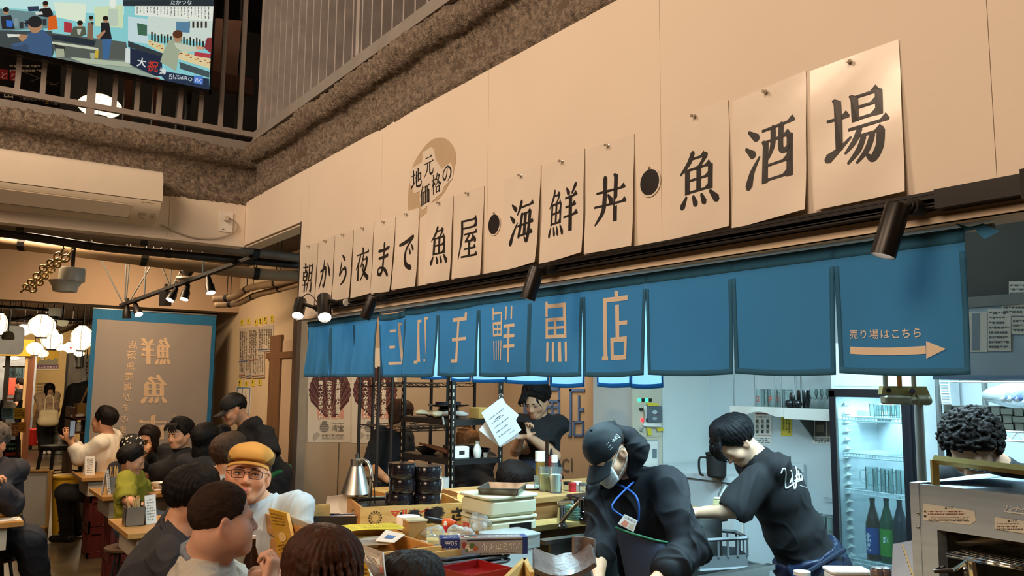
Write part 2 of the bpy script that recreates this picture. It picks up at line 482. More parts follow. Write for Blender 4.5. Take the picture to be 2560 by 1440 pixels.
def spray_beam(name,org,along,out,L,zoff=0.):
 nu,nv=int(L*90),56
 u=np.linspace(0,L,nu);t=np.linspace(0,1,nv)
 pr=np.array([prof_at(x)for x in t])
 U,T=np.meshgrid(u,np.arange(nv),indexing='ij')
 d=pr[T,0];z=pr[T,1]+zoff
 q=np.stack([U.ravel(),d.ravel(),z.ravel()],1)
 r=np.random.RandomState(3)
 n1=vnoise(q,14,1)*.006+vnoise(q,38,2)*.004+vnoise(q,120,5)*.0035+r.normal(size=len(q))*.0026
 lo=vnoise(q*np.array([1,0,0]),7,9)*.010
 edge=np.exp(-((T.ravel()-nv+6)/7.)**2)
 d2=d.ravel()+n1+lo*.6;z2=z.ravel()+n1*.7*(T.ravel()>6)+lo*edge
 org,along,out=V(org),V(along),V(out)
 p=np.outer(U.ravel(),along)+np.outer(d2,out)+np.outer(z2,Z1)+np.array(org)
 i=np.arange(nu-1)[:,None]*nv+np.arange(nv-1)[None,:];i=i.ravel()
 f=np.stack([i,i+1,i+nv+1,i+nv],1)
 if along.cross(Z1).dot(out)>0:f=f[:,::-1]
 return struct(np_obj(name,p,f,spray_mat()))
spray_beam('trim_1',(XW+.015,-1.0,0),Y1,-X1,YA+1.1,-.008)
spray_beam('trim_2',(-4.0,YA+.005,0),X1,-Y1,4.0+XW+.12,-.03)
struct(MB().bx((XW+.035,-1,3.055),(XW+.10,YA+.05,3.142)).bx((XW-.0,-1,3.050),(XW+.10,YA+.05,3.058)).build('trim_3',m_grey,smooth=0))
struct(MB().bx((-5,YA-.0,2.985),(XW+.05,YA+.09,3.062)).build('trim_4',m_grey,smooth=0))
m_soff=M('soffit','#5e5043',.9,var=.2,scale=2)
struct(MB().bx((-6,YA+.09,2.86),(14,30,3.0)).build('ceiling_1',m_soff,smooth=0))
struct(MB().bx((XW+.09,-4,2.72),(14,YA+.09,3.0)).build('ceiling_2',m_soff,smooth=0))
struct(MB().bx((-7,-5,5.6),(14,12,5.7)).build('ceiling_3',m_dark,smooth=0))
struct(MB().bx((-7,9.2,3.0),(8,9.3,5.7)).build('wall_upper_far',m_dark,smooth=0))
struct(MB().bx((4.6,-4,3.0),(4.7,9.2,5.7)).build('wall_upper_right',M('upper wall','#4a4048',.8,var=.2,scale=1),smooth=0))
struct(MB().bx((-5.1,-4.1,0),(-5,30,5.7)).build('wall_left',m_beam,smooth=0))
struct(MB().bx((-5.1,-4.1,0),(14,-4,5.7)).build('wall_near',m_beam,smooth=0))
struct(MB().bx((5.1,-4,0),(5.2,4.47,2.8)).build('wall_kitchen_back',m_kwall,smooth=0))
w=struct(MB().bx((4.30,4.482,0),(5.2,4.95,2.8)).build('wall_cold_room',m_kprefab,smooth=0))
for px0,px1 in((1581,1654),(1656,1774)):
 a=ony(px0,1000,4.47);b=ony(px1,1000,4.47)
 MB().bx((a.x,4.47,0),(b.x,4.482,2.75)).build('panel',m_kprefab if px0>1600 else M('cream panel','#c9bda6',.5,var=.04),w,smooth=0)
struct(MB().bx((XW+.09,-4,2.62),(5.2,4.9,2.72)).build('ceiling_4',m_kwall,smooth=0))
struct(MB().bx((2.86,7.5,0),(5.2,7.6,2.9)).bx((5.1,4.95,0),(5.2,7.5,2.9)).build('wall_dining',m_greige,smooth=0))
struct(MB().bx((2.87,7.6,0),(2.97,10.3,2.9)).build('wall_menu',m_cream,smooth=0))
struct(MB().bx((1.95,10.3,0),(2.97,10.4,2.9)).build('wall_end',m_dark,smooth=0))
struct(MB().bx((-4,9.42,2.365),(2.87,9.7,2.86)).build('trim_5',m_beam,smooth=0))
struct(MB().bx((-5,24.5,0),(8,24.6,3)).build('wall_far_hall',M('far wall','#d9bd82',.8,var=.03),smooth=0))
# ------------------------------------------------------------------ brush lettering: stroke font on a 100 x 100 field
STK={'朝':'H5 14 50;V27 2 30;V12 30 60;V42 30 60;H12 31 42;H12 45 42;H12 58 42;H3 74 52;V27 58 98;C60 8 8 60 55 8 46 97 3;H60 10 90;V88 8 92;C88 90 8 84 97 7 74 92 3;H60 35 88;H60 60 88','か':'C5 40 4 30 35 8 50 31 9 58 42 9 54 72 9 44 92 8 34 84 3;C36 5 5 33 38 9 20 72 8 6 94 4;C70 20 4 86 42 10 92 60 8','ら':'C38 6 4 50 15 9 62 24 7;C34 28 6 28 55 7 26 68 8 45 53 6 70 50 10 79 68 11 62 88 8 38 98 3','夜':'V50 2 16;H5 19 95;C32 22 8 22 45 8 6 62 3;V22 44 98;C56 24 7 48 45 6 36 60 3;H54 38 84;C84 36 9 76 64 9 40 98 3;C52 50 4 64 61 8;C47 56 3 66 78 10 94 96 12','ま':'C14 25 7 50 23 7 86 18 9;C18 46 7 50 44 7 82 40 9;C50 4 9 51 40 9 50 75 10 40 92 9 20 90 7 22 76 5 45 74 6 70 82 10 90 97 9','で':'C6 24 7 40 20 9 90 9 10;C88 12 6 55 35 7 45 60 10 55 82 12 82 92 11;C68 38 4 76 52 8;C82 29 4 92 43 8','魚':'C36 1 8 26 18 8 5 36 3;H30 12 66;C67 11 9 58 22 6 48 30 4;V22 30 76;V78 30 76;H22 31 78;H22 51 78;H22 73 78;V50 30 73;C20 80 4 10 97 11;C37 82 5 43 97 10;C57 82 5 64 97 10;C78 80 5 93 97 12','屋':'H16 8 86;V84 8 27;H16 26 84;C16 8 8 16 50 8 4 98 3;H28 41 92;C56 41 6 42 54 6 34 59 4;H34 59 74;C70 46 4 86 60 10;H30 77 88;V56 59 95;H18 95 97','海':'C10 4 4 25 18 10;C4 30 4 19 44 10;C10 95 11 18 74 8 33 50 3;C46 2 8 40 18 7 31 31 3;H42 16 95;C50 32 8 47 60 8 42 84 8;H50 33 86;C84 32 9 82 72 9 76 97 9 65 88 3;H43 82 97;H34 58 99;V65 33 82','羊':'C60 5 4 68 18 9;C92 3 8 80 20 4;H56 26 97;H58 46 93;H52 66 99;V75 26 99','丼':'H8 34 95;H3 62 99;C34 6 10 34 50 10 30 75 9 8 99 3;V67 4 98;C44 42 4 55 56 11','酒':'C8 6 4 24 20 11;C2 32 4 17 46 11;C10 96 12 16 74 8 30 52 3;H34 12 97;V42 31 98;V89 31 98;H42 32 89;H42 71 89;H42 94 89;C56 12 8 56 40 8 48 60 3;C72 12 8 72 48 8 80 55 7 87 49 4','場':'H1 30 37;V20 4 76;C1 84 12 20 74 6 39 61 3;V47 5 41;V85 5 41;H47 7 85;H47 22 85;H47 38 85;H35 50 99;C54 52 7 45 68 7 30 82 3;H46 63 90;C87 62 10 84 84 10 73 98 9 63 90 3;C60 65 7 51 82 7 34 97 3;C74 65 7 65 84 7 48 99 3','地':'H1 30 37;V20 4 76;C1 84 12 20 74 6 39 61 3;C36 46 5 60 37 5 88 28 6;V88 28 58;C88 56 8 82 62 6 74 56 3;V65 3 68;C48 16 9 48 75 9 56 90 9 88 90 9 95 70 4','元':'H20 14 80;H3 38 97;C40 38 9 36 70 8 5 98 3;C62 38 9 62 80 9 72 92 9 90 90 8 96 72 4','価':'C28 3 8 18 28 8 2 50 3;V18 30 98;H33 14 99;V40 36 96;V93 36 96;H40 37 93;H40 90 93;V57 14 90;V76 14 90','格':'H1 28 43;V22 3 98;C20 32 7 12 55 6 1 72 3;C25 36 4 38 52 9;C62 3 8 54 24 7 42 38 3;H58 16 84;C84 15 8 68 42 7 40 63 3;C54 26 4 74 45 9 99 61 10;V52 66 98;V84 66 98;H52 67 84;H52 92 84','の':'C54 20 5 46 60 8 28 80 10 10 60 9 20 28 8 55 11 8 88 34 10 88 68 10 60 95 4','市':'V50 1 22;H4 23 96;V20 37 84;H20 38 80;V80 37 86;V50 23 99',}
def cat(pts,n=6):
 out=[]
 for i in range(len(pts)-1):
  a=pts[max(i-1,0)];b=pts[i];c=pts[i+1];d=pts[min(i+2,len(pts)-1)]
  for j in range(n):
   t=j/n
   out.append(tuple(.5*(2*b[k]+(c[k]-a[k])*t+(2*a[k]-5*b[k]+4*c[k]-d[k])*t*t+(3*b[k]-a[k]-3*c[k]+d[k])*t**3)for k in range(len(b))))
 out.append(tuple(pts[-1]))
 return[V(o)for o in out]if isinstance(pts[0],V)else out
def strokes(ch):
 0
 if ch=='鮮':
  L=[[(x*.52,y)for x,y in q]for q in strokes('魚')]
  return L+strokes('羊')
 out=[]
 for s in STK[ch].split(';'):
  v=[float(x)for x in s[1:].split()]
  if s[0]=='H':
   x0,y,x1=v;w=2.2
   out+=[[(x0,y+w),(x0,y-w),(x1,y-w),(x1,y+w)],[(x1-13,y-w),(x1-4,y-9),(x1+2,y),(x1-1,y+w)]]
  elif s[0]=='V':
   x,y0,y1=v;w=5.8
   out+=[[(x-w,y1),(x-w,y0-1),(x+w,y0+2),(x+w,y1)],[(x-w-3,y0-2),(x-w+2,y0-3),(x+w,y0+2),(x-w,y0+6)]]
  else:
   pts=cat([tuple(v[i:i+3])for i in range(0,len(v),3)])
   L=[];R_=[]
   for i,(x,y,w)in enumerate(pts):
    a=pts[max(i-1,0)];b=pts[min(i+1,len(pts)-1)]
    dx,dy=b[0]-a[0],b[1]-a[1];l=math.hypot(dx,dy)or 1
    w*=1.25;nx,ny=-dy/l*w/2,dx/l*w/2
    L.append((x+nx,y+ny));R_.append((x-nx,y-ny))
   for i in range(len(pts)-1):out.append([L[i],R_[i],R_[i+1],L[i+1]])
   for i in(0,len(pts)-1):
    x,y,w=pts[i]
    out.append([(x+w/2*math.cos(a),y+w/2*math.sin(a))for a in[2*PI*j/8 for j in range(8)]])
 return[[(x/100,1-y/100)for x,y in q]for q in out]
def brush(ch,mb,fn,x0,y0,w,h):
 0
 for i,q in enumerate(strokes(ch)):
  pts=[(x0+x*w,y0+y*h)for x,y in q]
  ar=sum(pts[k][0]*pts[(k+1)%len(pts)][1]-pts[(k+1)%len(pts)][0]*pts[k][1]for k in range(len(pts)))
  if ar<0:pts=pts[::-1]
  e=i*4e-6
  P3=[fn(x,y,e)for x,y in pts]
  mb.add(P3,[tuple(range(len(P3)))])
class Paint:
 0
 def __init__(s,fn):s.fn=fn;s.v=[];s.f=[];s.c=[];s.k=0
 def poly(s,hexc,pts,keep=False):
  c=lin(hexc)[:3]
  ar=sum(pts[k][0]*pts[(k+1)%len(pts)][1]-pts[(k+1)%len(pts)][0]*pts[k][1]for k in range(len(pts)))
  if ar<0:pts=pts[::-1]
  s.k+=1;o=len(s.v)
  s.v+=[s.fn(x,y,s.k*1.5e-5)for x,y in pts];s.c+=[c]*len(pts);s.f.append(tuple(range(o,o+len(pts))))
  return s
 def rect(s,hexc,x0,y0,x1,y1):return s.poly(hexc,[(x0,y0),(x1,y0),(x1,y1),(x0,y1)])
 def oval(s,hexc,cx,cy,rx,ry,n=18,a0=0,a1=360,rot=0.):
  c,q=math.cos(math.radians(rot)),math.sin(math.radians(rot));out=[]
  for i in range(n if a1-a0>=360 else n+1):
   t=math.radians(a0+(a1-a0)*i/n);x,y=rx*math.cos(t),ry*math.sin(t)
   out.append((cx+x*c-y*q,cy+x*q+y*c))
  return s.poly(hexc,out)
 def line(s,hexc,pts,w):
  for a,b in zip(pts[:-1],pts[1:]):
   dx,dy=b[0]-a[0],b[1]-a[1];l=math.hypot(dx,dy)or 1;nx,ny=-dy/l*w/2,dx/l*w/2
   s.poly(hexc,[(a[0]+nx,a[1]+ny),(a[0]-nx,a[1]-ny),(b[0]-nx,b[1]-ny),(b[0]+nx,b[1]+ny)])
  return s
 def text(s,hexc,body,x,y,h,width=None,down=True,vertical=False,mirror=False,rot=0.,bold=0.):
  c=lin(hexc)[:3];s.k+=1;sg=-1 if down else 1
  cr,sr=math.cos(math.radians(rot)),math.sin(math.radians(rot))
  rows=list(body)if vertical else[body]
  for i,t in enumerate(rows):
   vs,fs=glyphs(t,bold=bold)
   if not vs:continue
   x0=min(v[0]for v in vs);x1=max(v[0]for v in vs);k=h/.8;kx=width/(x1-x0)if width and not vertical else k
   o=len(s.v)
   for v in vs:
    px=((v[0]-x0)*kx if not vertical else(v[0]-(x0+x1)/2)*k*(width or 1))*(-1 if mirror else 1);py=v[1]*k*sg-(i*h*1.2*sg if vertical else 0)
    s.v.append(s.fn(x+px*cr-py*sr,y+px*sr+py*cr,s.k*1.5e-5))
   s.f+=[tuple(j+o for j in f)for f in fs];s.c+=[c]*len(vs)
  return s
 def scrib(s,hexc,x0,y0,x1,y1,rows,seed=0,dense=None,vert=False):
  r=random.Random(seed);n=rows;W=(x1-x0)if not vert else(y1-y0);Hh=(y1-y0)if not vert else(x1-x0)
  dense=dense or abs(W)*.06
  for i in range(n):
   t=Hh/n*.45;b=Hh*(i+.3)/n;x=0;end=abs(W)*(.7+.3*r.random())
   while x<end:
    l=dense*(.5+r.random());a,c=math.copysign(x,W),math.copysign(min(x+l,abs(W)),W);tt=t*r.choice((.5,1,1))
    if vert:s.rect(hexc,x0+b,y0+a,x0+b+tt,y0+c)
    else:s.rect(hexc,x0+a,y0+b,x0+c,y0+b+tt)
    x+=l*1.35
  return s
 def build(s,name,parent=None,mat=None,label=None):
  me=bpy.data.meshes.new(name);off=parent_loc(parent)
  vs=[V(p)-off if off is not None else V(p)for p in s.v]
  me.from_pydata(vs,[],s.f);me.materials.append(mat or M_PRINT)
  at=me.attributes.new('Col','FLOAT_COLOR','POINT');c4=np.ones((len(vs),4),np.float32);c4[:,:3]=np.array(s.c);at.data.foreach_set('color',c4.ravel())
  return link(name,me,parent,label)
M_PRINT=M('print ink','#ffffff',.55,var=0.,attr='Col')
M_SCREEN=M('screen light','#ffffff',.3,var=0.,attr='Col')
_b=M_SCREEN.node_tree.nodes['Principled BSDF'];_l=_b.inputs['Base Color'].links[0].from_socket
M_SCREEN.node_tree.links.new(_l,_b.inputs['Emission Color']);_b.inputs['Emission Strength'].default_value=.8
M_SCREEN.node_tree.links.remove(_b.inputs['Base Color'].links[0]);_b.inputs['Base Color'].default_value=(.01,.01,.01,1)
def quadmap(o,ux,uy,eps=.0004):
 o=V(o);ux=V(ux).normalized();uy=V(uy).normalized();n=ux.cross(uy).normalized()
 return lambda x,y,e=0.:o+ux*x+uy*y+n*(eps+e)
m_ink=M('black ink','#191413',.45,var=.1,coat=.08)
m_lam=M('laminated paper','#e4d9ca',.28,var=.02,coat=.55,bump=.06,bscale=22)
m_pin=M('clear pin','#c9b89c',.15,trans=.6)
# ------------------------------------------------------------------ the character sheets pinned along the sign wall
WU,WN=-Y1,-X1
sheets=[('朝',(757,613),(796,607),'morning'),('か',(798,604),(838,588),''),('ら',(841,587),(885,574),''),('夜',(888,574),(936,554),''),('ま',(938,554),(990,542),''),('で',(992,537),(1050,519),''),('魚',(1071,510),(1135,489),''),('屋',(1139,486),(1212,464),''),('海',(1264,448),(1354,411),''),('鮮',(1360,416),(1463,370),''),('丼',(1468,373),(1587,334),''),('魚',(1670,307),(1822,249),''),('酒',(1835,254),(2016,177),''),('場',(2026,179),(2248,99),'')]
slab=['laminated sheet with the character for morning, first of the row','laminated sheet with the kana ka, second of the row','laminated sheet with the kana ra, between ka and the night sheet','laminated sheet with the character for night','laminated sheet with the kana ma, after the night sheet','laminated sheet with the kana de with two small dashes','laminated sheet with the fish character below the oval sticker','laminated sheet with the shop character, before the smaller black dot','laminated sheet with the sea character, after the smaller black dot','laminated sheet with the fresh character, beside the sea sheet','laminated sheet with the rice bowl character, before the larger black dot','laminated sheet with the fish character after the larger black dot','laminated sheet with the sake character, between fish and place','laminated sheet with the place character, largest and last of the row']
r=random.Random(4)
for i,(ch,tl,tr,_)in enumerate(sheets):
 a=onx(*tl,XW);b=onx(*tr,XW);w=a.y-b.y;h=.311
 zt=(a.z+b.z)/2;slope=(b.z-a.z)/w
 t=thing('sign_sheet',slab[i],'sign',(XW,(a.y+b.y)/2,zt),'laminated character sheets on the sign wall')
 cu=r.uniform(.002,.007);lf=r.uniform(.004,.012);sk=r.uniform(-.006,.006);ph=r.uniform(-1,1)
 def S(x,y,e=0.,a=a,w=w,h=h,cu=cu,lf=lf,slope=slope,zt=zt,sk=sk,ph=ph):
  d=1-y/h;u=x/w
  off=.0025+lf*d**2*(1+.6*math.sin(2.2*u+ph))+cu*abs(u-.5)**1.5*2*(.3+d)+.0012*math.sin(9*d+4*u+ph)
  return V((XW-off-e,a.y-x-sk*d,zt-(h-y)+slope*(x-w/2)))
 mb=MB().grid(lambda u,v:S(u*w,v*h),10,14,.0006)
 mb.build('sheet',m_lam,t,smooth=60)
 lm=MB();chh=(.148 if i<8 else.142 if i<11 else.146 if i<13 else.152)
 if ch=='魚':chh*=.95
 chw=min(w*.70,chh*.98);cy=h*(.45 if i<8 else.47 if i<11 else.45 if i==11 else.50)
 brush(ch,lm,lambda x,y,e:S(x,y,.0008+e),(w-chw)/2+(.004 if i!=0 else-.008),cy-chh/2,chw,chh)
 lm.build('lettering',m_ink,t,smooth=0)
 c=S(w*.48,h-.012)
 MB().lathe([(.0055,0),(.0055,.002),(.0028,.003),(.0025,.009),(.005,.011),(.004,.014)],c,10,mat3(Y1,Z1,-X1)).build('pin',m_pin,t)
for k,(cx,cy,ry,lb)in enumerate(((1236.5,561,25,'round black dot on the wall, smaller, between the shop and sea sheets'),(1626,456,33,'round black dot on the wall, larger, between rice bowl and fish sheets'))):
 c=onx(cx,cy,XW);rr=ry/FPX*pix(c)[2]
 t=thing('dot_sign',lb,'sign',c,'black dots between the sheets')
 R=mat3(-Y1,Z1,-X1)
 MB().lathe([(0,.0015),(rr*1.14,.0015),(rr*1.14,.003),(0,.0032)],c,28,R).build('card',m_lam,t)
 MB().lathe([(rr,.0034),(0,.0036)],c,28,R).build('dot',m_ink,t)
 MB().ell(c+V((-.004,0,rr*1.12)),(.004,.004,.004)).build('pin',m_pin,t)
def z6(x,y):return(980+x/3.79,320+y/3.79)
t=thing('sticker_sign','white cut-out sticker with small characters on a beige oval','sign',onx(1085,450,XW))
def onw(x,y,e=0.):
 p=onx(*z6(x,y),XW);p.x-=e;return p
ov=[(150,700),(165,520),(195,370),(270,230),(370,120),(470,90),(550,130),(600,220),(605,320),(580,430),(520,570),(440,680),(350,780),(270,845),(200,860),(160,810)]
ov=[c[:2]for c in cat(ov+[ov[0]],4)][:-1]
def slabpoly(pts,e0,e1):
 A=[onw(x,y,e0)for x,y in pts];B=[onw(x,y,e1)for x,y in pts];k=len(pts)
 return MB().add(A+B,[tuple(range(k,2*k)),tuple(range(k-1,-1,-1))]+[(i,(i+1)%k,k+(i+1)%k,k+i)for i in range(k)])
slabpoly(ov,.0003,.0012).build('backing',M('beige film','#c3ad8f',.3,coat=.4,var=.04),t,smooth=0)
card=[(165,400),(290,325),(296,235),(375,180),(405,210),(418,300),(440,335),(475,392),(560,325),(588,400),(578,480),(490,565),(482,610),(400,685),(290,785),(268,690),(268,600),(215,622),(172,520)]
slabpoly(card,.0014,.0026).build('card',m_lam,t,smooth=0)
lm=MB()
for ch,x0,y0,x1,y1,dx in(('地',190,385,290,575,-30),('元',305,250,400,460,-30),('価',272,530,362,735,-45),('格',380,430,468,625,-40),('の',480,350,572,515,-25)):
 brush(ch,lm,lambda x,y,e,x0=x0,y0=y0,x1=x1,y1=y1,dx=dx:onw(x0+x*(x1-x0),y0+(1-y)*(y1-y0)-(x-.5)*45,.0028+e),0,0,1,1)
lm.build('lettering',m_ink,t,smooth=0)
# ------------------------------------------------------------------ lighting track with its spotlights
t=thing('lighting_track','long black lighting track along the foot of the sign wall','track',(XW,2,1.93))
tk=MB()
tk.bx((XW-.034,0.76,1.953),(XW,3.60,1.960)).bx((XW-.034,0.76,1.930),(XW,3.60,1.936)).bx((XW-.010,0.76,1.93),(XW,3.60,1.955)).bx((XW-.034,.76,1.946),(XW-.022,3.6,1.954)).bx((XW-.034,.76,1.933),(XW-.022,3.6,1.938))
tk.build('rail',m_black,t,smooth=0)
MB().bx((XW-.036,.615,1.926),(XW,.765,1.962)).build('feed_box',m_black,t,smooth=0)
MB().bx((XW-.05,-1.2,1.915),(XW-.0,.612,1.966)).build('feed_box',m_blackm,t,smooth=0)
for px,py in((2123,550),(1403,673),(1189,708),(1692,625),(906,758)):
 c=onx(px,py,XW-.011)
 MB().box(c,(.001,.028,.003)).box(c,(.0012,.010,.007)).build('slot_cover',M('bare metal','#b9b4ac',.4,metal=.8),t,smooth=0)
m_lens=M('lamp lens','#fff0dc',.3,var=0,emit=14.)
sp=[((2246,512),(2207,640),(2290,517),.0225,'black spotlight over the arrow panel of the blue curtain',9),((1344,669),(1319,748),(1376,672),.0225,'black spotlight above the fish character of the blue curtain',7),((933,742),(912,796),(958,744),.0225,'black spotlight, slimmer, third from the end of the track',11),((810,744),(812,794),(862,757),.030,'black spotlight, thicker, aimed towards the hall',9),((752,752),(744,790),(800,770),.028,'black spotlight with a looped cable at the end of the track',6)]
for i,(a,b,c,rr,lb,pw)in enumerate(sp):
 C_=onx(*c,XW-.036);A=onx(*a,XW-.085);B=onx(*b,XW-.105 if i<3 else XW-.12)
 t=thing('track_spotlight',lb,'spotlight',C_,'spotlights on the black track')
 ax=(B-A).normalized();L_=(B-A).length;o1=ax.orthogonal().normalized();R=mat3(o1,ax.cross(o1),ax)
 MB().lathe([(0,0),(rr*.96,0),(rr,.002),(rr,L_),(rr*.93,L_),(rr*.93,L_-.012),(0,L_-.012)],A,28,R).build('housing',m_black,t)
 MB().lathe([(rr*.92,L_-.010),(0,L_-.008)],A,20,R).build('lens',m_lens,t)
 q=A+ax*.012
 MB().tube([C_+V((.02,0,0)),C_+V((-.02,.0,-.002))],.0155,14).tube([C_+V((-.018,0,0)),C_+V((-.028,0,0))],.011,12).build('adapter',m_blackm,t)
 MB().tube([C_+V((-.026,0,0)),lerp(C_+V((-.03,0,0)),q,.5),q],[.008,.009,.008],10).build('joint',m_black,t)
 if i==3:MB().tube([C_+V((-.0,-.012,0)),C_+V((.0,-.028,0))],.0165,14).build('label_ring',M('pale label','#d8d5d2',.5),t)
 if i==4:MB().tube(cat([C_,lerp(A,C_,.7)+V((0,0,.035)),lerp(A,C_,.35)+V((0,0,.045)),A+V((0,0,.01))],6),.0022,6).build('cable',m_blackm,t)
 lamp('spot_beam','SPOT',B+ax*.012,pw,(1,.80,.58),.02,B+ax,spot=75,blend=.6)
 # ------------------------------------------------------------------ blue shop curtain
def cloth(name,hexc,thin,**k):return M(name,hexc,.85,var=.05,scale=3,bump=.15,bscale=900,thin=thin,sheen=.0,**k)
m_noren=cloth('noren cloth','#34759e',.24);m_hem=cloth('noren hem','#2c6a92',.14);m_nprint=cloth('noren print','#efdcc0',.2)
edges=[3.992,3.696,3.446,3.197,2.954,2.692,2.412,2.110,1.848,1.586,1.296,1.0215,.749]
t=thing('noren_curtain','long blue shop curtain with white angular characters hung under the sign wall','curtain',(XW+.04,2.4,1.9))
GL={'シ':[(.08,.80,.52,.86),(.06,.42,.46,.48),(.70,.03,.86,1.0),(.86,.93,1.0,.99),(.0,.03,.72,.10)],'ハ':[(.22,.04,.37,.94),(.37,.88,.5,.94),(.05,.0,.25,.06),(.68,.08,.83,.98),(.83,.92,.98,.98),(.52,.04,.70,.10)],'チ':[(.14,.84,.98,.92),(.86,.88,.98,1.0),(.44,.02,.58,.88),(.08,.44,.96,.51),(.0,.0,.56,.07)],'鮮':[(.0,.78,.05,1.),(.0,.88,.42,.92),(.38,.72,.44,.92),(.0,.50,.05,.73),(.38,.50,.44,.73),(.0,.69,.44,.74),(.0,.59,.44,.63),(.0,.48,.44,.53),(.20,.50,.25,.72),(.0,.05,.05,.40),(.12,.05,.17,.40),(.25,.05,.30,.40),(.39,.05,.44,.40),(.60,.76,.66,1.0),(.84,.76,.90,1.0),(.54,.62,1.0,.68),(.54,.44,1.0,.50),(.54,.26,1.0,.32),(.73,.0,.81,.66)],'魚':[(.0,.74,.10,1.),(.0,.88,.90,.95),(.78,.70,.90,.95),(.0,.40,.11,.72),(.80,.40,.91,.72),(.0,.66,.91,.72),(.0,.53,.91,.575),(.0,.38,.91,.44),(.38,.40,.50,.70),(.04,.0,.14,.32),(.30,.0,.40,.32),(.55,.0,.67,.32),(.82,.0,.92,.32)],'店':[(.50,.92,.64,1.0),(.06,.85,.98,.92),(.06,.04,.20,.90),(.0,.0,.22,.06),(.52,.32,.66,.80),(.60,.50,.98,.56),(.32,.26,.98,.33),(.32,.0,.98,.07),(.32,.02,.44,.32),(.86,.02,.98,.32)],}
glyph_at={3:'シ',4:'ハ',5:'チ',6:'鮮',7:'魚',8:'店'}
rr=random.Random(11)
for i in range(12):
 ya,yb=edges[i],edges[i+1];w=ya-yb
 amp=[.022,.016,.020,.016,.013,.008,.006,.006,.005,.004,.003,.006][i];fr=[2.2,1.5,1.2,1.4,1.3,1,1,1,.8,.8,.6,.9][i];ph=rr.uniform(0,6)
 gL=.004 if i not in(6,9)else.010;gR=.004 if i not in(5,8)else.010
 zt=1.897 if i not in(3,)else 1.886;zb=1.622+(.003 if i in(9,10,11)else-.002*(i in(3,4)))
 tiltl=rr.uniform(-.004,.004)
 def S(u,v,e=0.,ya=ya,w=w,amp=amp,fr=fr,ph=ph,gL=gL,gR=gR,zt=zt,zb=zb,i=i,tl=tiltl):
  o=max(0.,(v-.18)/.82)**1.3
  uu=u*(1-(gL+gR)/w*o)+gL/w*o
  x=XW+.036+amp*v*math.sin(2*PI*fr*u+ph)+.5*amp*v*math.sin(2*PI*fr*2.3*u+2*ph+3*v)
  if i==3:x+=.012*v
  sag=.006*math.sin(PI*u)*(i in(3,4,5))*(1-v)
  z=zt+(zb-zt)*v-sag-.004*math.sin(PI*u)*v+tl*(u-.5)*v
  return V((x-e,ya-w*uu,z))
 p=MB().grid(lambda a,b:S(a,1-b),22,18).build('curtain_panel',m_noren,t,smooth=180)
 hw=.011/w;hv=.05
 hm=MB()
 hm.grid(lambda a,b:S(a*hw,.16+.84*(1-b),.0012),2,14,.0024).grid(lambda a,b:S(1-hw+a*hw,.16+.84*(1-b),.0012),2,14,.0024)
 hm.grid(lambda a,b:S(a,1-hv*b,.0013),18,2,.0026)
 hm.build('hem',m_hem,p,smooth=180)
 MB().grid(lambda a,b:S(a,.10*(1-b),.001),18,2,.002).build('sleeve',m_noren,p,smooth=180)
 def onS(x,y,e=0.):return S(x,1-y,.002+e)
 if i in glyph_at:
  ch=glyph_at[i];lm=MB()
  gx0,gx1,gy0,gy1={'シ':(.44,.86,.18,.84),'ハ':(.30,.74,.20,.86),'チ':(.34,.76,.19,.84),'鮮':(.30,.74,.17,.84),'魚':(.32,.74,.17,.84),'店':(.32,.74,.17,.86)}[ch]
  for x0,y0,x1,y1 in GL[ch]:
   X0,X1_,Y0,Y1_=gx0+x0*(gx1-gx0),gx0+x1*(gx1-gx0),gy0+y0*(gy1-gy0),gy0+y1*(gy1-gy0)
   nu=max(1,int((X1_-X0)*20));nv=max(1,int((Y1_-Y0)*20))
   lm.grid(lambda a,b:onS(X0+a*(X1_-X0),Y0+b*(Y1_-Y0)),nu,nv)
  lm.build('lettering',m_nprint,p,smooth=180)
 if i==11:
  lm=MB()
  for k,ch in enumerate('売り場はこちら'):
   vs,fs=glyphs(ch,bold=.008);x0=min(v[0]for v in vs);s=.058/.8*1.0
   lm.add([onS(.125+k*.081+(v[0]-.08)*s*1.05,.272+v[1]*s*1.05)for v in vs],fs)
  lm.build('lettering',m_nprint,p,smooth=180)
  am=MB()
  am.grid(lambda a,b:onS(.12+a*.58,.152+b*.055-.006*math.sin(PI*a)),16,2)
  am.add([onS(.70,.118),onS(.835,.180),onS(.705,.240)],[(0,1,2)])
  am.build('arrow',m_nprint,p,smooth=180)
MB().tube([(XW+.045,4.02,1.893),(XW+.045,.70,1.893)],.006,8).build('rod',m_steel2,t)
a=onx(2390,565,XW+.03);q=[onx(x,y,XW+.03)for x,y in((2385,556),(2424,568),(2457,558),(2500,578),(2460,598),(2436,572),(2415,578))]
MB().add(q,[(0,1,6),(1,5,6),(1,2,5),(2,3,4,5)]).build('loose_end',m_noren,t,smooth=0)
t=thing('pale_curtain','pale blue shop curtain with bright blue edging behind the dark blue curtain','curtain',(2.0,2.6,1.9))
m_pale=cloth('pale cloth','#a9d4ee',.4);m_edge=cloth('edge cloth','#2f92dc',.2)
xs=[(1052,1120,948),(1122,1180,952),(1182,1262,956),(1268,1370,958),(1372,1467,968),(1488,1580,966),(1582,1652,970)]
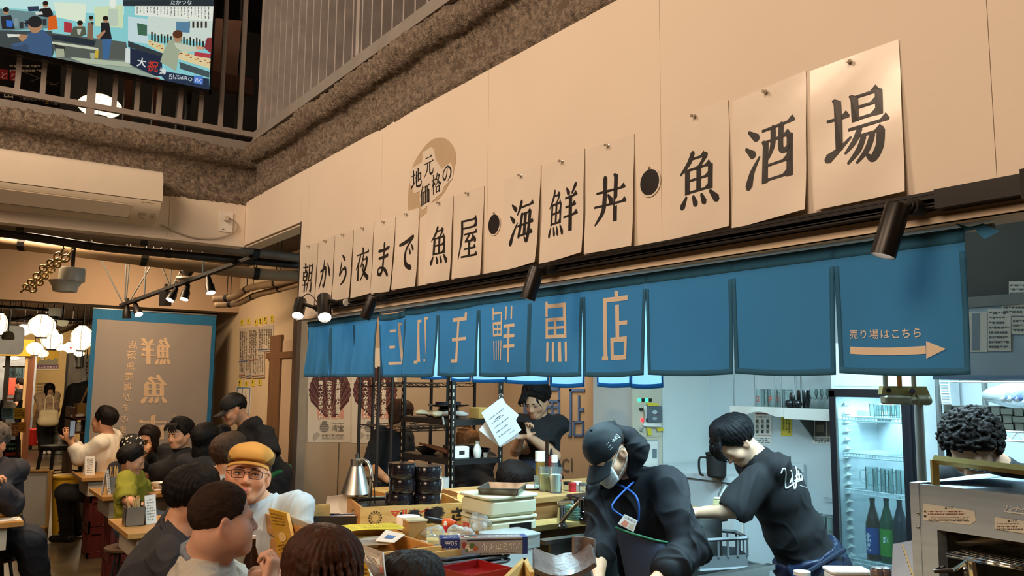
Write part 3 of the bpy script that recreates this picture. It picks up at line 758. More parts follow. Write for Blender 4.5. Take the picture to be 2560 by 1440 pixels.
for k,(p0,p1,yb)in enumerate(xs):
 A=onx(p0,yb,2.0);B=onx(p1,yb+(2 if k%2 else-1),2.0);ph=k*1.7
 def S2(u,v,e=0.):return V((2.0+.012*math.sin(4*u+ph)*v-e,A.y+(B.y-A.y)*u,1.93+(lerp(A.z,B.z,u)-1.93)*v-.004*math.sin(PI*u)*v))
 p=MB().grid(lambda a,b:S2(a,1-b),10,8).build('curtain_panel',m_pale,t,smooth=180)
 MB().grid(lambda a,b:S2(a,1-.045*b,.001),10,1,.002).grid(lambda a,b:S2(a*.05,1-b,.001),1,8,.002).grid(lambda a,b:S2(.95+a*.05,1-b,.001),1,8,.002).build('edging',m_edge,p,smooth=180)
MB().tube([(2.0,A_.y,1.93)for A_ in(onx(1050,948,2.0),onx(1654,970,2.0))],.006,8).build('rod',m_steel2,t)
for yy in(3.0,2.1):MB().tube([(2.0,yy,1.93),(2.0,yy,2.62)],.002,6).build('hanger',m_steel2,t)
# ------------------------------------------------------------------ mezzanine railings
m_rail=M('rail paint','#978e88',.5,var=.10,scale=9,bump=.08,bscale=150)
m_railr=M('slat paint','#a39c99',.5,var=.14,scale=10,bump=.1,bscale=150)
yr=YA+.045
t=thing('railing','grey steel railing with round-cornered flat balusters above the air conditioner','railing',(.6,yr,3.06),'mezzanine railings')
MB().bx((-4,yr-.014,3.108),(XW+.06,yr+.014,3.140)).build('bottom_rail',m_rail,t,smooth=0)
MB().bx((-4,yr-.02,4.08),(XW+.06,yr+.02,4.13)).build('top_rail',m_rail,t,smooth=0)
x=.293+.119*10
k=0
while x>-1.6:
 main=abs((x-.649+.001)%1.19)<.03 or abs((x-.649)%1.19-1.19)<.03
 w_=.021 if main else.0125
 MB().bx((x-w_,yr-.01,3.06 if main else 3.14),(x+w_,yr+.01,4.08)).build('baluster',m_rail,t,smooth=0)
 x-=.119
t=thing('railing','grey slatted railing over the sign wall, long row of deep vertical flats','railing',(XW+.06,3,3.142),'mezzanine railings')
MB().bx((XW+.04,-1,4.2),(XW+.10,YA+.05,4.25)).build('top_rail',m_railr,t,smooth=0)
y=4.605+.1045*3
while y>.9:
 d=.012
 MB().bx((XW+.036,y-.006,3.142),(XW+.098,y+.006,4.2)).build('slat',m_railr,t,smooth=0)
 y-=.1045
for yy in(3.515,1.6,4.955):MB().bx((XW+.04,yy-.018,3.142),(XW+.08,yy+.018,4.2)).build('post',m_railr,t,smooth=0)
# ------------------------------------------------------------------ television in front of the railing
YT=4.90
t=thing('television','wide flat television showing a fish market, hung before the railing','television',(.7,YT,3.3))
def onT(x,y,e=0.):
 p=ony(x,y,YT);p.y-=e;return p
br=ony(528,235,YT);bl=ony(-75,112,YT);zb=br.z
xr=br.x;xl=xr-1.66;zt=zb+.95
MB().bx((xl,YT+.004,zb),(xr,YT+.045,zt)).build('back_case',m_black,t,smooth=0)
fb=MB();bz=.014
fb.bx((xl,YT-.004,zb),(xr,YT+.006,zb+.022)).bx((xl,YT-.004,zt-bz),(xr,YT+.006,zt)).bx((xr-bz,YT-.004,zb),(xr,YT+.006,zt)).bx((xl,YT-.004,zb),(xl+bz,YT+.006,zt))
fb.build('bezel',M('gloss black','#0c0b0b',.18,var=.05),t,smooth=0)
MB().bx((xl+.4,YT+.045,zb+.2),(xl+.55,yr-.0115,zt-.1)).bx((xr-.55,YT+.045,zb+.2),(xr-.4,yr-.012,zt-.1)).build('bracket',m_black,t,smooth=0)
Tx=lambda x,y:(x/4,y/4)
tv=Paint(onT)
def q(c,*p):tv.poly(c,[Tx(*a)for a in p])
def per(body,head,hx,hy,hr,pts,hair='#1c1712',skin='#b98a66'):
 tv.poly(body,[Tx(*a)for a in pts]);tv.oval(skin,*Tx(hx,hy),hr/4,hr*1.2/4,12);tv.oval(hair,*Tx(hx,hy-hr*.45),hr*1.05/4,hr*.85/4,12)
q('#8fd8dc',(-300,-400),(2150,-400),(2090,905),(0,500),(-300,440))
q('#c9f2ee',(-300,-400),(1250,-400),(1240,150),(-300,60));q('#eaf9e0',(540,20),(860,40),(850,230),(560,170));q('#d9ecc0',(940,70),(1230,50),(1230,280),(950,260))
q('#6f8f92',(-300,60),(540,140),(530,280),(-300,330));q('#3d4a4d',(-300,300),(520,310),(560,460),(520,590),(-300,470))
q('#59605a',(520,330),(1260,420),(1300,640),(560,590));q('#738078',(520,600),(1260,600),(1600,790),(2090,905),(1500,790),(520,605))
tv.oval('#f4fbef',*Tx(1128,30),9,13);tv.rect('#c6d8c4',1080/4,90/4,1180/4,260/4)
for i in range(9):tv.rect(['#2f4a62','#3c3a3a','#8aa0a2','#2d3338'][i%4],(20+i*58)/4,(170+(i*37)%60)/4,(60+i*58)/4,(255+(i*23)%40)/4)
per('#22252b',0,60,110,30,[(5,165),(110,150),(150,290),(20,290)]);q('#2f6fd0',(60,200),(130,210),(125,270),(65,265))
per('#16181c',0,455,45,28,[(395,90),(500,75),(530,135),(520,180),(380,160)]);q('#dfe6df',(350,120),(420,115),(430,145),(360,150));q('#2d3a55',(275,65),(385,60),(390,110),(285,115))
q('#e2661f',(485,170),(560,150),(580,290),(480,305));q('#b5343f',(640,215),(720,230),(720,330),(640,320))
per('#56604f',0,800,240,28,[(735,265),(850,265),(865,345),(780,380),(700,350)]);q('#c0c6b8',(770,290),(815,290),(800,350),(775,340))
per('#8a6a52',0,910,185,22,[(875,225),(930,225),(930,400),(870,380)]);q('#2b2a26',(905,215),(938,225),(930,260))
q('#23303c',(520,345),(760,370),(960,410),(940,465),(700,425),(525,395));q('#cfd8bd',(520,415),(980,480),(985,505),(520,440));q('#2b2f2e',(540,440),(650,470),(650,520),(560,520))
q('#aeb59a',(555,485),(640,490),(645,570),(555,575));q('#aeb59a',(900,530),(950,530),(945,590),(905,585));q('#d8b93a',(950,510),(985,500),(980,585),(950,580))
per('#1d2126',0,1055,195,28,[(1010,225),(1090,225),(1118,390),(1020,400),(985,370),(1010,330)]);q('#3f6c9c',(1020,390),(1118,390),(1085,600),(1030,595));q('#b98a66',(960,360),(1050,300),(1055,320),(985,400))
per('#3e5f86',0,350,250,70,[(280,330),(430,295),(515,380),(515,585),(280,550),(260,440),(150,480),(110,440),(230,420)],hair='#1b2026')
q('#1b2026',(235,235),(300,200),(405,215),(400,240),(300,245));q('#33506f',(100,470),(280,450),(290,540),(110,505));q('#b98a66',(170,340),(280,350),(270,380),(220,420),(180,370));q('#e8eee2',(70,340),(200,345),(190,365),(80,375))
q('#b9c6ac',(690,570),(1260,620),(1330,665),(1250,672),(830,632));q('#8a9a94',(830,632),(1340,672),(1590,790),(1260,720),(900,670))
q('#27343b',(1230,0),(2150,0),(2148,75),(1230,60));q('#f2f7ea',(1350,60),(2145,65),(2140,215),(1345,150))
q('#d7e6dc',(1475,160),(2140,215),(2120,440),(1480,340));q('#cfe6e8',(1280,165),(1475,190),(1480,440),(1280,410));q('#3f6d55',(1370,230),(1470,250),(1470,360),(1380,350))
for i in range(22):tv.scrib('#59645c',(1362+i*34)/4,72/4,(1380+i*34)/4,(135+i*3)/4,1,i,5,True)
for i in range(5):tv.rect('#3b3127',(1880+i*42)/4,215/4,(1900+i*42)/4,280/4)
tv.oval('#2a6fb0',*Tx(1850,280),7,7);q('#5c89a8',(1760,215),(1900,225),(1895,330),(1760,320))
for i in range(20):tv.rect(['#26301f','#1d2320','#3d3426'][i%3],(1510+i*32)/4,(320+(i*13)%30+i*4)/4,(1526+i*32)/4,(415+i*5)/4)
q('#e8d8a0',(1480,395),(1640,450),(1640,540),(1480,450));q('#ecd9a4',(1780,510),(2105,590),(2100,690),(1780,590))
for i in range(26):tv.oval(['#c2653a','#8a2f25','#e6e0c8','#d08a4a'][i%4],(1500+i*24)/4,(420+i*8+(i*17)%30)/4,3,1.8,8)
q('#343d42',(1280,410),(1640,540),(1610,580),(1280,470));q('#1c2b45',(1300,480),(1620,570),(1620,760),(1560,765),(1300,650));q('#dfe9e4',(1255,480),(1300,490),(1300,640),(1250,620));q('#46585c',(1790,620),(2095,720),(2090,780),(1800,690));q('#22344e',(1560,700),(2090,790),(2090,905),(1650,810))
q('#9fb3a0',(870,640),(1330,680),(1590,780),(1450,760));q('#c7502f',(1545,775),(1600,780),(1590,800),(1545,795))
per('#a9b59a',0,1775,365,48,[(1690,400),(1800,395),(1830,450),(1790,530),(1760,715),(1600,620),(1640,500)],hair='#5e3520')
q('#cfd6bd',(1740,430),(1830,440),(2000,480),(1990,510),(1850,530),(1760,480));q('#d9a883',(1960,455),(2040,475),(2030,500),(1960,490));q('#bf3e48',(1945,520),(2110,540),(2100,585),(1940,560));q('#8b3438',(2070,380),(2125,380),(2115,540),(2040,480))
for i,(ch,xx,yy,c)in enumerate((('大',1365,655,'#e9efe9'),('祝',1465,700,'#c7392c'),('漁',1590,735,'#e9efe9'))):tv.text(c,ch,xx/4,yy/4,(19,23,14)[i],bold=.02,rot=8)
tv.text('#e6ede6','たかつな',1705/4,45/4,11);tv.text('#dfe8ea','KUSHIRO',1690/4,772/4,10.5,width=58,rot=11);tv.scrib('#b8c4cc',1690/4,776/4,1900/4,800/4,1,3,3)
tv.poly('#4f7fd6',[Tx(1940,755),Tx(2030,770),Tx(2025,850),Tx(1935,830)]);tv.text('#dfe9f5','8K',1947/4,822/4,12,rot=10)
def clip(v):
 return V((min(max(v.x,xl+bz),xr-bz),v.y,min(max(v.z,zb+.022),zt-bz)))
tv.v=[clip(p)for p in tv.v]
tv.build('screen',t,M_SCREEN)
# ------------------------------------------------------------------ mezzanine interior seen through the railing
def board(name,label,cat,px,y,d,mat,group=None,parts=None):
 0
 pts=[ony(a,b,y)for a,b in px];c=sum(pts,V())/len(pts)
 t=thing(name,label,cat,c,group)
 k=len(pts);B=[p+V((0,d,0))for p in pts]
 MB().add(pts+B,[tuple(range(k-1,-1,-1)),tuple(range(k,2*k))]+[(i,(i+1)%k,k+(i+1)%k,k+i)for i in range(k)]).build('panel',mat,t,smooth=0)
 return t
m_bd=M('brown board','#7c5540',.6,var=.2,scale=3,hex2='#8f7468');m_wd=wood('dark timber','#6a3d22','#4a2816',4,(6,6,.6))
struct(MB().bx((.55,7.6,3.0),(2.6,7.68,3.65)).build('wall_mezzanine',M('mezzanine wall','#bfa27c',.8,var=.08),smooth=0))
t=board('notice_board','tall brown board with faint picture behind the railing beside the television','board',[(528,44),(604,52),(592,212),(521,202)],6.4,.04,m_bd)
MB().bx(ony(518,214,6.38),ony(626,206,6.46)).build('shelf',m_wd,t,smooth=0)
MB().bx((ony(604,52,6.4).x,6.4,3.0),(ony(612,52,6.4).x,6.46,4.9)).build('post',m_black,t,smooth=0)
for k,(x0,x1,yb,mt,lb)in enumerate(((308,327,300,m_wd,'reddish timber post beside the glowing upstairs lantern'),(380,395,310,m_wd,'reddish timber post, second from the upstairs lantern'),(441,450,322,m_black,'slim black post upstairs, first of two'),(464,475,325,m_black,'slim black post upstairs, second of two'))):
 a=ony(x0,yb,6.6);b=ony(x1,yb,6.6);tt=thing('post',lb,'post',(a.x,6.6,3.0),'upstairs posts')
 MB().bx((a.x,6.6,3.0),(b.x,6.66,4.4)).build('shaft',mt,tt,smooth=0);MB().bx((a.x-.01,6.59,3.0),(b.x+.01,6.67,3.02)).build('foot_plate',m_black,tt,smooth=0)
t=board('sign_board','black chalk sign board with white writing upstairs behind the railing','sign',[(-40,120),(152,150),(150,270),(-40,246)],6.0,.03,m_black)
s=Paint(lambda x,y,e=0.:ony(x,y,5.998)-V((0,e,0)))
s.poly('#9c1f22',[(-30,168),(20,175),(20,200),(-30,195)]).poly('#9c1f22',[(24,175),(46,178),(44,204),(24,201)]);s.text('#e8dccb','と',4,196,16);s.text('#e8dccb','り',29,199,16)
s.scrib('#c9bca5',24,160,120,182,2,1,6);s.line('#8d8375',cat([(60,180),(85,190),(110,200),(145,215)]),1.2).line('#8d8375',cat([(75,205),(100,195),(120,190)]),1).line('#8d8375',cat([(110,205),(130,212),(148,206)]),1)
s.text('#d8cfc0','山',10,243,22,bold=.02);s.text('#d8cfc0','階段あがって',57,248,13,width=54,rot=7);s.text('#b78d3a','2',112,258,16,bold=.03,rot=7);s.text('#d8cfc0','階',128,260,15,rot=7)
s.line('#8d8375',[(52,225),(52,250)],1);s.build('lettering',t)
m_lant=M('lantern paper','#ffe9c0',.8,var=.03,emit=1.9);m_lant2=M('lantern glow','#fff3dd',.8,var=.02,emit=3.2)
def lantern(px,py,d,rx,ry,lb,group,ceil,mat=None,star=False,ribs=14):
 c=P(px,py,d);s_=d/FPX;R_,H_=rx*s_,ry*s_
 t=thing('lantern',lb,'lantern',c,group)
 pr=[]
 n=ribs*2
 for i in range(n+1):
  a=-1+2*i/n;z=a*H_*.92;rr_=R_*max(.35,(1-abs(a)**2.6*.8))*(1-.012*(i%2));pr.append((rr_,z))
 MB().lathe(pr,c,22).build('shade',mat or m_lant,t,smooth=180)
 MB().lathe([(R_*.36,H_*.9),(R_*.42,H_*.9),(R_*.42,H_),(R_*.36,H_)],c,20).lathe([(R_*.36,-H_*1.0),(R_*.42,-H_*1.0),(R_*.42,-H_*.9),(R_*.36,-H_*.9)],c,20).build('ring',m_black,t)
 for k in range(6):
  a=k*PI/3+.3;MB().tube([c+V((math.cos(a)*r_*1.006,math.sin(a)*r_*1.006,z))for r_,z in pr[::4]],.0022*d/9,4).build('wire_rib',M('rib','#b9a170',.7),t)
 MB().tube([c+V((0,0,H_*.95)),(c.x,c.y,ceil)],.005,6).build('cord',m_black,t)
 if star:
  q=axes(-ray(px,py));s5=[]
  for k in range(10):
   a=PI/2+k*PI/5;r5=R_*.28 if k%2==0 else R_*.11;s5.append((r5*math.cos(a),r5*math.sin(a)))
  o5=c+q[2]*R_*1.02
  MB().prism(s5,o5,q[0],q[1],.003).build('star',M('red print','#b5271f',.6),t,smooth=0)
 return t
lantern(250,266,6.8,50,30,'glowing paper lantern upstairs behind the railing','upstairs lanterns',4.3,m_lant,ribs=8)
# ------------------------------------------------------------------ air conditioner on the far wall
m_ac=M('air conditioner plastic','#e3d8c6',.25,var=.02,coat=.5)
m_ac2=M('air conditioner lower plastic','#dccfba',.4,var=.02)
yf=YA-.235
pt=ony(411,423,yf);ps=ony(408,505,yf+.0);pb=ony(402,566,YA-.05)
xr=pt.x;xl=xr-.84;zt,zs,zb=pt.z,ps.z,pb.z
t=thing('air_conditioner','cream wall air conditioner with glossy curved front under the railing','air conditioner',(xr-.4,YA,zb))
up=[(0,zt-.0),(.15,zt+.0),(.19,zt-.008),(.212,zt-.03),(.226,zt-.07),(.234,zs+.05),(.235,zs+.002),(.20,zs+.002),(.0,zs+.002)]
lo=[(0,zs-.0),(.234,zs-.002),(.226,zs-.03),(.195,zs-.062),(.14,zs-.092),(.06,zb+.0),(.0,zb)]
def prof_x(pr,x0,x1):return MB().prism([(-a,b)for a,b in pr],(x0,YA-.002,0),Y1,Z1,x1-x0)
prof_x(up,xl,xr).build('front_panel',m_ac,t,smooth=50)
prof_x(lo,xl+.006,xr-.006).build('lower_case',m_ac2,t,smooth=50)
MB().bx((xl+.004,YA-.2,zs-.003),(xr-.004,YA-.01,zs+.004)).build('seam',m_blackm,t,smooth=0)
def flap(x0,x1,i0,i1,e):
 A=lo[i0];B=lo[i1];f=MB()
 f.add([V((x0,YA-A[0]-e,A[1]-e*.6)),V((x1,YA-A[0]-e,A[1]-e*.6)),V((x1,YA-B[0]-e,B[1]-e)),V((x0,YA-B[0]-e,B[1]-e)),V((x0,YA-A[0]+.004,A[1])),V((x1,YA-A[0]+.004,A[1])),V((x1,YA-B[0]+.004,B[1])),V((x0,YA-B[0]+.004,B[1]))],[(3,2,1,0),(0,1,5,4),(1,2,6,5),(2,3,7,6),(3,0,4,7),(4,5,6,7)])
 return f
flap(xl+.03,xr-.150,2,4,.0015).build('flap_gap',m_blackm,t,smooth=0)
lo2=lo;lo=[lo[0],lo[1],(.224,zs-.034),lo[3],(.150,zs-.088)]
flap(xl+.036,xr-.156,2,4,.006).build('flap',m_ac2,t,smooth=0);lo=lo2
dn=V((0,-.045,-.06)).normalized()
s=Paint(lambda x,y,e=0.:V((x,YA-.2335+(zs-.006-y)*.2-.0008-e,y)))
s.poly('#5b4a3d',[(xr-.105,zs-.012),(xr-.099,zs-.02),(xr-.093,zs-.012),(xr-.099,zs-.005)]);s.scrib('#6d5a4a',xr-.09,zs-.019,xr-.03,zs-.009,1,4,.007)
s.build('badge',t)
s=Paint(lambda x,y,e=0.:V((x,YA-.195+(zs-.062-y)*1.83-.002-e,y-.001)))
s.rect('#b9ad9c',xr-.11,zs-.078,xr-.07,zs-.064);s.scrib('#7b6a58',xr-.105,zs-.09,xr-.07,zs-.08,2,2,.005);s.oval('#7b6a58',xr-.035,zs-.075,.016,.010).oval('#e0d4c0',xr-.035,zs-.075,.0135,.0082).rect('#7b6a58',xr-.041,zs-.079,xr-.029,zs-.071)
s.build('control_label',t)
t=thing('wall_outlet','double wall outlet beside the air conditioner','outlet',ony(564,562,YA))
a,b=ony(549,528,YA),ony(580,582,YA)
MB().bx((a.x,YA-.009,b.z),(b.x,YA-.0005,a.z)).build('plate',m_white,t,smooth=0);MB().bx((a.x+.015,YA-.0105,b.z+.012),(a.x+.03,YA-.009,b.z+.016)).build('slot',m_blackm,t,smooth=0)
t=thing('power_cord','pale power cord sagging from the air conditioner to the outlet','cord',ony(500,590,YA))
c=[ony(x,y,YA-.012)for x,y in((402,562),(440,580),(490,595),(540,596),(580,583),(593,566),(583,550),(568,547))]
MB().tube(cat(c,6),.0042,6).build('cable',M('cord sheath','#b5a898',.6),t,smooth=180)
MB().rbox(ony(566,546,YA-.022),(.03,.024,.03),.006).build('plug',M('plug plastic','#c9bfb2',.5),t)
# ------------------------------------------------------------------ pipes, track and fittings under the mezzanine edge
m_pipe=M('lagged pipe','#6e6256',.6,var=.15);m_pipeb=M('black conduit','#241f1c',.5,var=.2);m_duct=M('beige duct','#a58a6b',.6,var=.1)
def pipe(name,lb,pts,d,rpx,mat,cat_='pipe',group='pipes under the mezzanine edge',clips=True):
 P_=[P(x,y,dd)for(x,y),dd in zip(pts,d)]
 t=thing(name,lb,cat_,P_[0],group);c=cat(P_,6)
 MB().tube(c,rpx*sum(d)/len(d)/FPX,10).build('run',mat,t,smooth=180)
 if clips:
  for i in range(4,len(c)-2,7):
   k=MB();a=(c[i+1]-c[i]).normalized();k.tube([c[i]-a*.02,c[i]+a*.02],rpx*sum(d)/len(d)/FPX*1.08,10)
   k.tube([c[i],(c[i].x,c[i].y,2.858)],.004,5);k.build('clip',m_blackm,t)
 return t
pipe('pipe','thick grey lagged pipe under the wall with the air conditioner',[(-120,545),(150,578),(400,606),(640,632),(760,646)],(4.55,4.75,5.05,5.35,5.5),12,m_pipe)
pipe('pipe','black corrugated conduit sagging below the thick grey pipe',[(-120,568),(60,590),(250,618),(420,634),(600,650),(750,664)],(4.7,4.8,5.0,5.2,5.45,5.6),10,m_pipeb)
pipe('pipe','beige flat duct behind the black conduit',[(-100,592),(150,622),(400,655),(640,684),(745,690)],(5.3,5.4,5.7,6.0,6.15),15,m_duct)
pipe('pipe','beige pipe turning down beside the menu wall, upper of two',[(535,748),(585,742),(625,720),(690,708),(760,690)],(7.7,7.6,7.3,6.9,6.4),9,m_duct,group='beige pipes by the menu wall')
pipe('pipe','beige pipe turning down beside the menu wall, lower of two',[(540,762),(595,758),(640,738),(700,722),(762,705)],(7.8,7.7,7.4,7.0,6.5),8,m_duct,group='beige pipes by the menu wall')
pipe('cable','thin black cable bundle above the menu wall',[(560,620),(620,640),(680,652),(750,640)],(5.6,5.8,6.0,6.1),4,m_pipeb,'cable',None,False)
a,b=P(303,764,6.3),P(640,640,5.3)
t=thing('lighting_track','suspended lighting track slanting below the pipes','track',lerp(a,b,.5))
ax=(b-a).normalized();R=mat3(ax,Z1.cross(ax).normalized(),ax.cross(Z1.cross(ax)).normalized())
MB().box(lerp(a,b,.5),((b-a).length,.034,.022),R).build('rail',m_blackm,t,smooth=0)
for x0,y0,x1,y1,d in((258,660,304,752,6.2),(317,640,312,745,6.2),(325,640,316,745,6.3),(380,660,328,746,6.2),(366,630,361,738,6.1),(394,640,422,708,6.0),(429,630,426,708,5.9),(467,650,435,708,5.9),(507,650,507,690,5.7),(600,615,612,648,5.4)):
 p,q=P(x0,y0,d),P(x1,y1,d);q2=q+(q-p)*0.06;k=(2.86-q.z)/max(p.z-q.z,.05)
 MB().tube([q+(p-q)*k,q2],.0055,6).build('rod',m_steel2,t)
for i,(x0,y0,x1,y1,d,on,lb)in enumerate(((317,762,317,796,6.25,0,'unlit black spotlight at the low end of the suspended track'),(338,760,347,786,6.2,1,'lit spotlight beside the blue banner edge'),(414,727,413,765,5.95,0,'unlit square spotlight on the suspended track'),(441,722,425,750,5.85,1,'lit spotlight beside the unlit square one'),(470,712,460,748,5.8,1,'lit spotlight in the middle of the suspended track'),(521,694,527,732,5.6,1,'lit spotlight at the high end of the suspended track'))):
 A,B=P(x0,y0,d),P(x1,y1,d-.05*on);up=A+V((0,0,.05))
 t=thing('track_spotlight',lb,'spotlight',A,'spotlights on the suspended track')
 ax=(B-A).normalized();o1=ax.orthogonal().normalized();R=mat3(o1,ax.cross(o1),ax);L_=(B-A).length;r_=.030
 if i==2:MB().box(lerp(A,B,.5),(.075,.05,L_),R).build('housing',m_black,t,smooth=0)
 else:MB().lathe([(r_*.55,0),(r_*.7,L_*.35),(r_,L_*.55),(r_*1.05,L_),(r_*.9,L_),(r_*.85,L_-.01)],A,16,R).build('housing',m_black,t)
 if on:
  MB().lathe([(r_*.95,L_+.001),(0,L_+.002)],A,16,R).build('lens',m_lens,t)
  lamp('spot_beam','SPOT',B+ax*.01,9,WARM,.02,B+ax,spot=80,blend=.7)
 MB().tube([up,A],.012,8).build('stem',m_blackm,t)
m_glass_w=M('frosted glass','#c9c6b8',.35,trans=.35,var=.03)
c=P(180,700,5.2)
t=thing('ceiling_lamp','frosted glass lamp with a drum above a bowl shade under the pipes','lamp',c)
r_=30/FPX*5.2;c2=P(179,702,5.2);c3=P(157,727,5.2)
MB().lathe([(r_,-.004),(r_*1.0,.075),(r_*.96,.08),(0,.08)],c2,24).build('drum_shade',m_glass_w,t)
MB().lathe([(r_*.45,-.05),(r_*.9,-.045),(r_*1.02,-.01),(r_*1.2,.012),(r_*1.28,.02),(r_*1.28,.026),(0,.03)],c3+V((.012,0,.04)),24).build('bowl_shade',m_glass_w,t)
MB().tube([c2+V((0,0,.08)),(c2.x,c2.y,2.86)],.012,8).build('stem',m_black,t)
MB().tube([c3+V((.012,0,.07)),c2+V((0,0,-.0))],.03,8).build('collar',m_white,t)
def chain(lb,pts,d,n,s):
 Q=cat([P(x,y,dd)for(x,y),dd in zip(pts,d)],24);t=thing('chain',lb,'chain',Q[0],'hanging chains under the pipes')
 L_=[0]
 for i in range(len(Q)-1):L_.append(L_[-1]+(Q[i+1]-Q[i]).length)
 for k in range(n):
  s0=L_[-1]*(k+.5)/n;i=max(j for j in range(len(L_))if L_[j]<=s0);i=min(i,len(Q)-2)
  ax=(Q[i+1]-Q[i]).normalized();o1=Y1.cross(ax).normalized()if k%2 else Y1.cross(ax).normalized().cross(ax)
  h=L_[-1]/n*.68;c=Q[i]
  MB().tube([c+ax*math.cos(a)*h+o1*math.sin(a)*s for a in[2*PI*j/10 for j in range(10)]],.006,5,closed=True).build('link',M('brass chain','#9a8253',.35,metal=.7),t,smooth=180)
 MB().tube([Q[0],(Q[0].x,Q[0].y,2.86)],.005,5).build('hook',m_black,t)
chain('brass chain, longer of two, looping down from the pipes',[(158,622),(140,648),(112,668),(85,700),(56,727)],(5.0,5.0,5.05,5.1,5.2),13,.022)
chain('brass chain, shorter of two, beside the frosted lamp',[(180,628),(160,650),(135,668),(100,705),(78,728)],(5.05,5.05,5.1,5.2,5.25),12,.02)
t=thing('ceiling_lamp','dark disc lamp with a pale rim above the suspended track','lamp',P(466,695,5.9))
c=P(466,697,5.9);MB().lathe([(.0,-.015),(.06,-.012),(.075,0),(.07,.012),(.03,.02)],c,20).build('disc',M('pale rim','#b5a793',.3),t);MB().lathe([(.03,.02),(.05,.05),(.045,.07),(.02,.08)],c,12).build('socket',m_black,t);MB().tube([c+V((0,0,.07)),(c.x,c.y,2.86)],.006,6).build('stem',m_black,t)
# ------------------------------------------------------------------ banner with mirrored characters below the ceiling beam
YB=9.40
A,B,C_,D=ony(233,771,YB),ony(541,790,YB),ony(523,1130,YB),ony(208,1130,YB)
t=thing('hanging_banner','tall grey cloth banner with blue border, its pale characters read from behind','banner',(A+B)/2)
def BS(u,v,e=0.):
 p=lerp(lerp(A,B,u),lerp(D,C_,u),v)
 p.y-=.02*math.sin(5*u+.5)*v*(1-.5*u)+.03*math.exp(-((u-.12)/.08)**2)*math.exp(-((v-.12)/.12)**2)+e
 return p
MB().grid(lambda a,b:BS(a,1-b),24,24).build('cloth',M('banner cloth','#9b9088',.85,var=.05,scale=2,thin=.3),t,smooth=180)
bw=.035
bm=MB()
bm.grid(lambda a,b:BS(a,.075*(1-b),.002),20,2).grid(lambda a,b:BS(bw*a,1-b,.002),2,20).grid(lambda a,b:BS(1-bw*(1-a),1-b,.002),2,20)
bm.build('border',M('banner blue','#1f6793',.8,var=.08,thin=.2),t,smooth=180)
lm=MB()
for ch,x0,y0,x1,y1 in(('鮮',345,846,420,912),('魚',343,940,412,1008),('市',338,1040,410,1110)):
 def ft(x,y,e,x0=x0,y0=y0,x1=x1,y1=y1):
  px,py=x1-x*(x1-x0),y0+(1-y)*(y1-y0)
  u=(px-233+(py-771)*.07)/308.;v=(py-771-(u*19))/(1130-771-u*19)
  return BS(u,v,.004+e)
 brush(ch,lm,lambda x,y,e:ft(x,y,e),0,0,1,1)
 brush(ch,lm,lambda x,y,e:ft(min(1,x+.035),y,e+.0002),0,0,1,1)
def bt(px,py,e=0.):
 u=(px-233+(py-771)*.07)/308.;v=(py-771-(u*19))/(1130-771-u*19);return BS(u,v,.004+e)
for k,ch in enumerate('店頭魚売場がそのまま'):
 vs,fs=glyphs(ch,bold=.01)
 cx=325-k*3.2;cy=862+k*26.5;s_=22
 lm.add([bt(cx-(v[0]-.5)*s_,cy-(v[1]-.4)*s_)for v in vs],fs)
vs,fs=glyphs('水');lm.add([bt(427-(v[0]-.5)*12,1040-(v[1]-.4)*12)for v in vs],fs)
lm.build('lettering',M('banner print','#d6b795',.8,thin=.3),t,smooth=0)
MB().tube([BS(0,0)+V((0,0,.004)),BS(1,0)+V((0,0,.004))],.010,8).build('rod',m_steel2,t)
t=thing('locker_door','grey metal cabinet door beside the banner','cabinet',ony(560,1000,10.3))
a,b=ony(538,893,10.29),ony(586,893,10.29)
MB().bx((a.x,10.26,0.05),(b.x,10.299,a.z)).build('door',M('cabinet grey','#6d675f',.4,var=.12),t,smooth=0);MB().bx((b.x-.035,10.24,1.62),(b.x-.02,10.26,1.74)).build('handle',m_black,t,smooth=0)
MB().bx((a.x-.02,10.25,0.0),(a.x,10.299,a.z+.02)).bx((b.x,10.25,0),(b.x+.02,10.299,a.z+.02)).bx((a.x,10.25,a.z),(b.x,10.299,a.z+.02)).build('frame',M('frame pale','#a59a8a',.5),t,smooth=0)
XM=2.87
def onm(x,y,e=0.):
 p=onx(x,y,XM);p.x-=e;return p
rows=[((599,822),(623,819),910),((623,819),(647,816),907),((647,817),(686,812),880),((599,883),(617,882),945),((615,882),(634,881),946),((632,880),(664,878),946)]
names=['laminated menu sheet, top row first from the dark door','laminated menu sheet, top row second from the dark door','laminated menu sheet, top row widest one','laminated menu sheet, lower row first from the dark door','laminated menu sheet, lower row second from the dark door','laminated menu sheet, lower row widest one']
for i,(a,b,yb)in enumerate(rows):
 t=thing('menu_sheet',names[i],'menu',onm(*a),'laminated menus on the cream wall')
 w=b[0]-a[0];e0=.002+.001*(i%3)
 MB().add([onm(a[0],a[1],e0+.002),onm(a[0],yb,e0+.006),onm(b[0]-1,yb-2,e0+.008),onm(b[0]-1,b[1],e0+.002),onm(a[0],a[1],e0),onm(a[0],yb,e0),onm(b[0]-1,yb-2,e0),onm(b[0]-1,b[1],e0)],[(0,1,2,3),(4,7,6,5),(0,4,5,1),(1,5,6,2),(2,6,7,3),(3,7,4,0)]).build('sheet',M('menu film','#cdbda8',.2,coat=.6,var=.04),t,smooth=0)
 s=Paint(lambda x,y,e=0.:onm(x,y,.012+e));s.scrib('#6b5c4f',a[0]+2,a[1]+6,b[0]-3,yb-8,4 if w<26 else 6,i,4,True);s.poly('#8a5a48' if i%2 else '#54607c',[(a[0]+1,yb-7),(b[0]-2,yb-9),(b[0]-2,yb-6),(a[0]+1,yb-4)]);s.build('print',t)
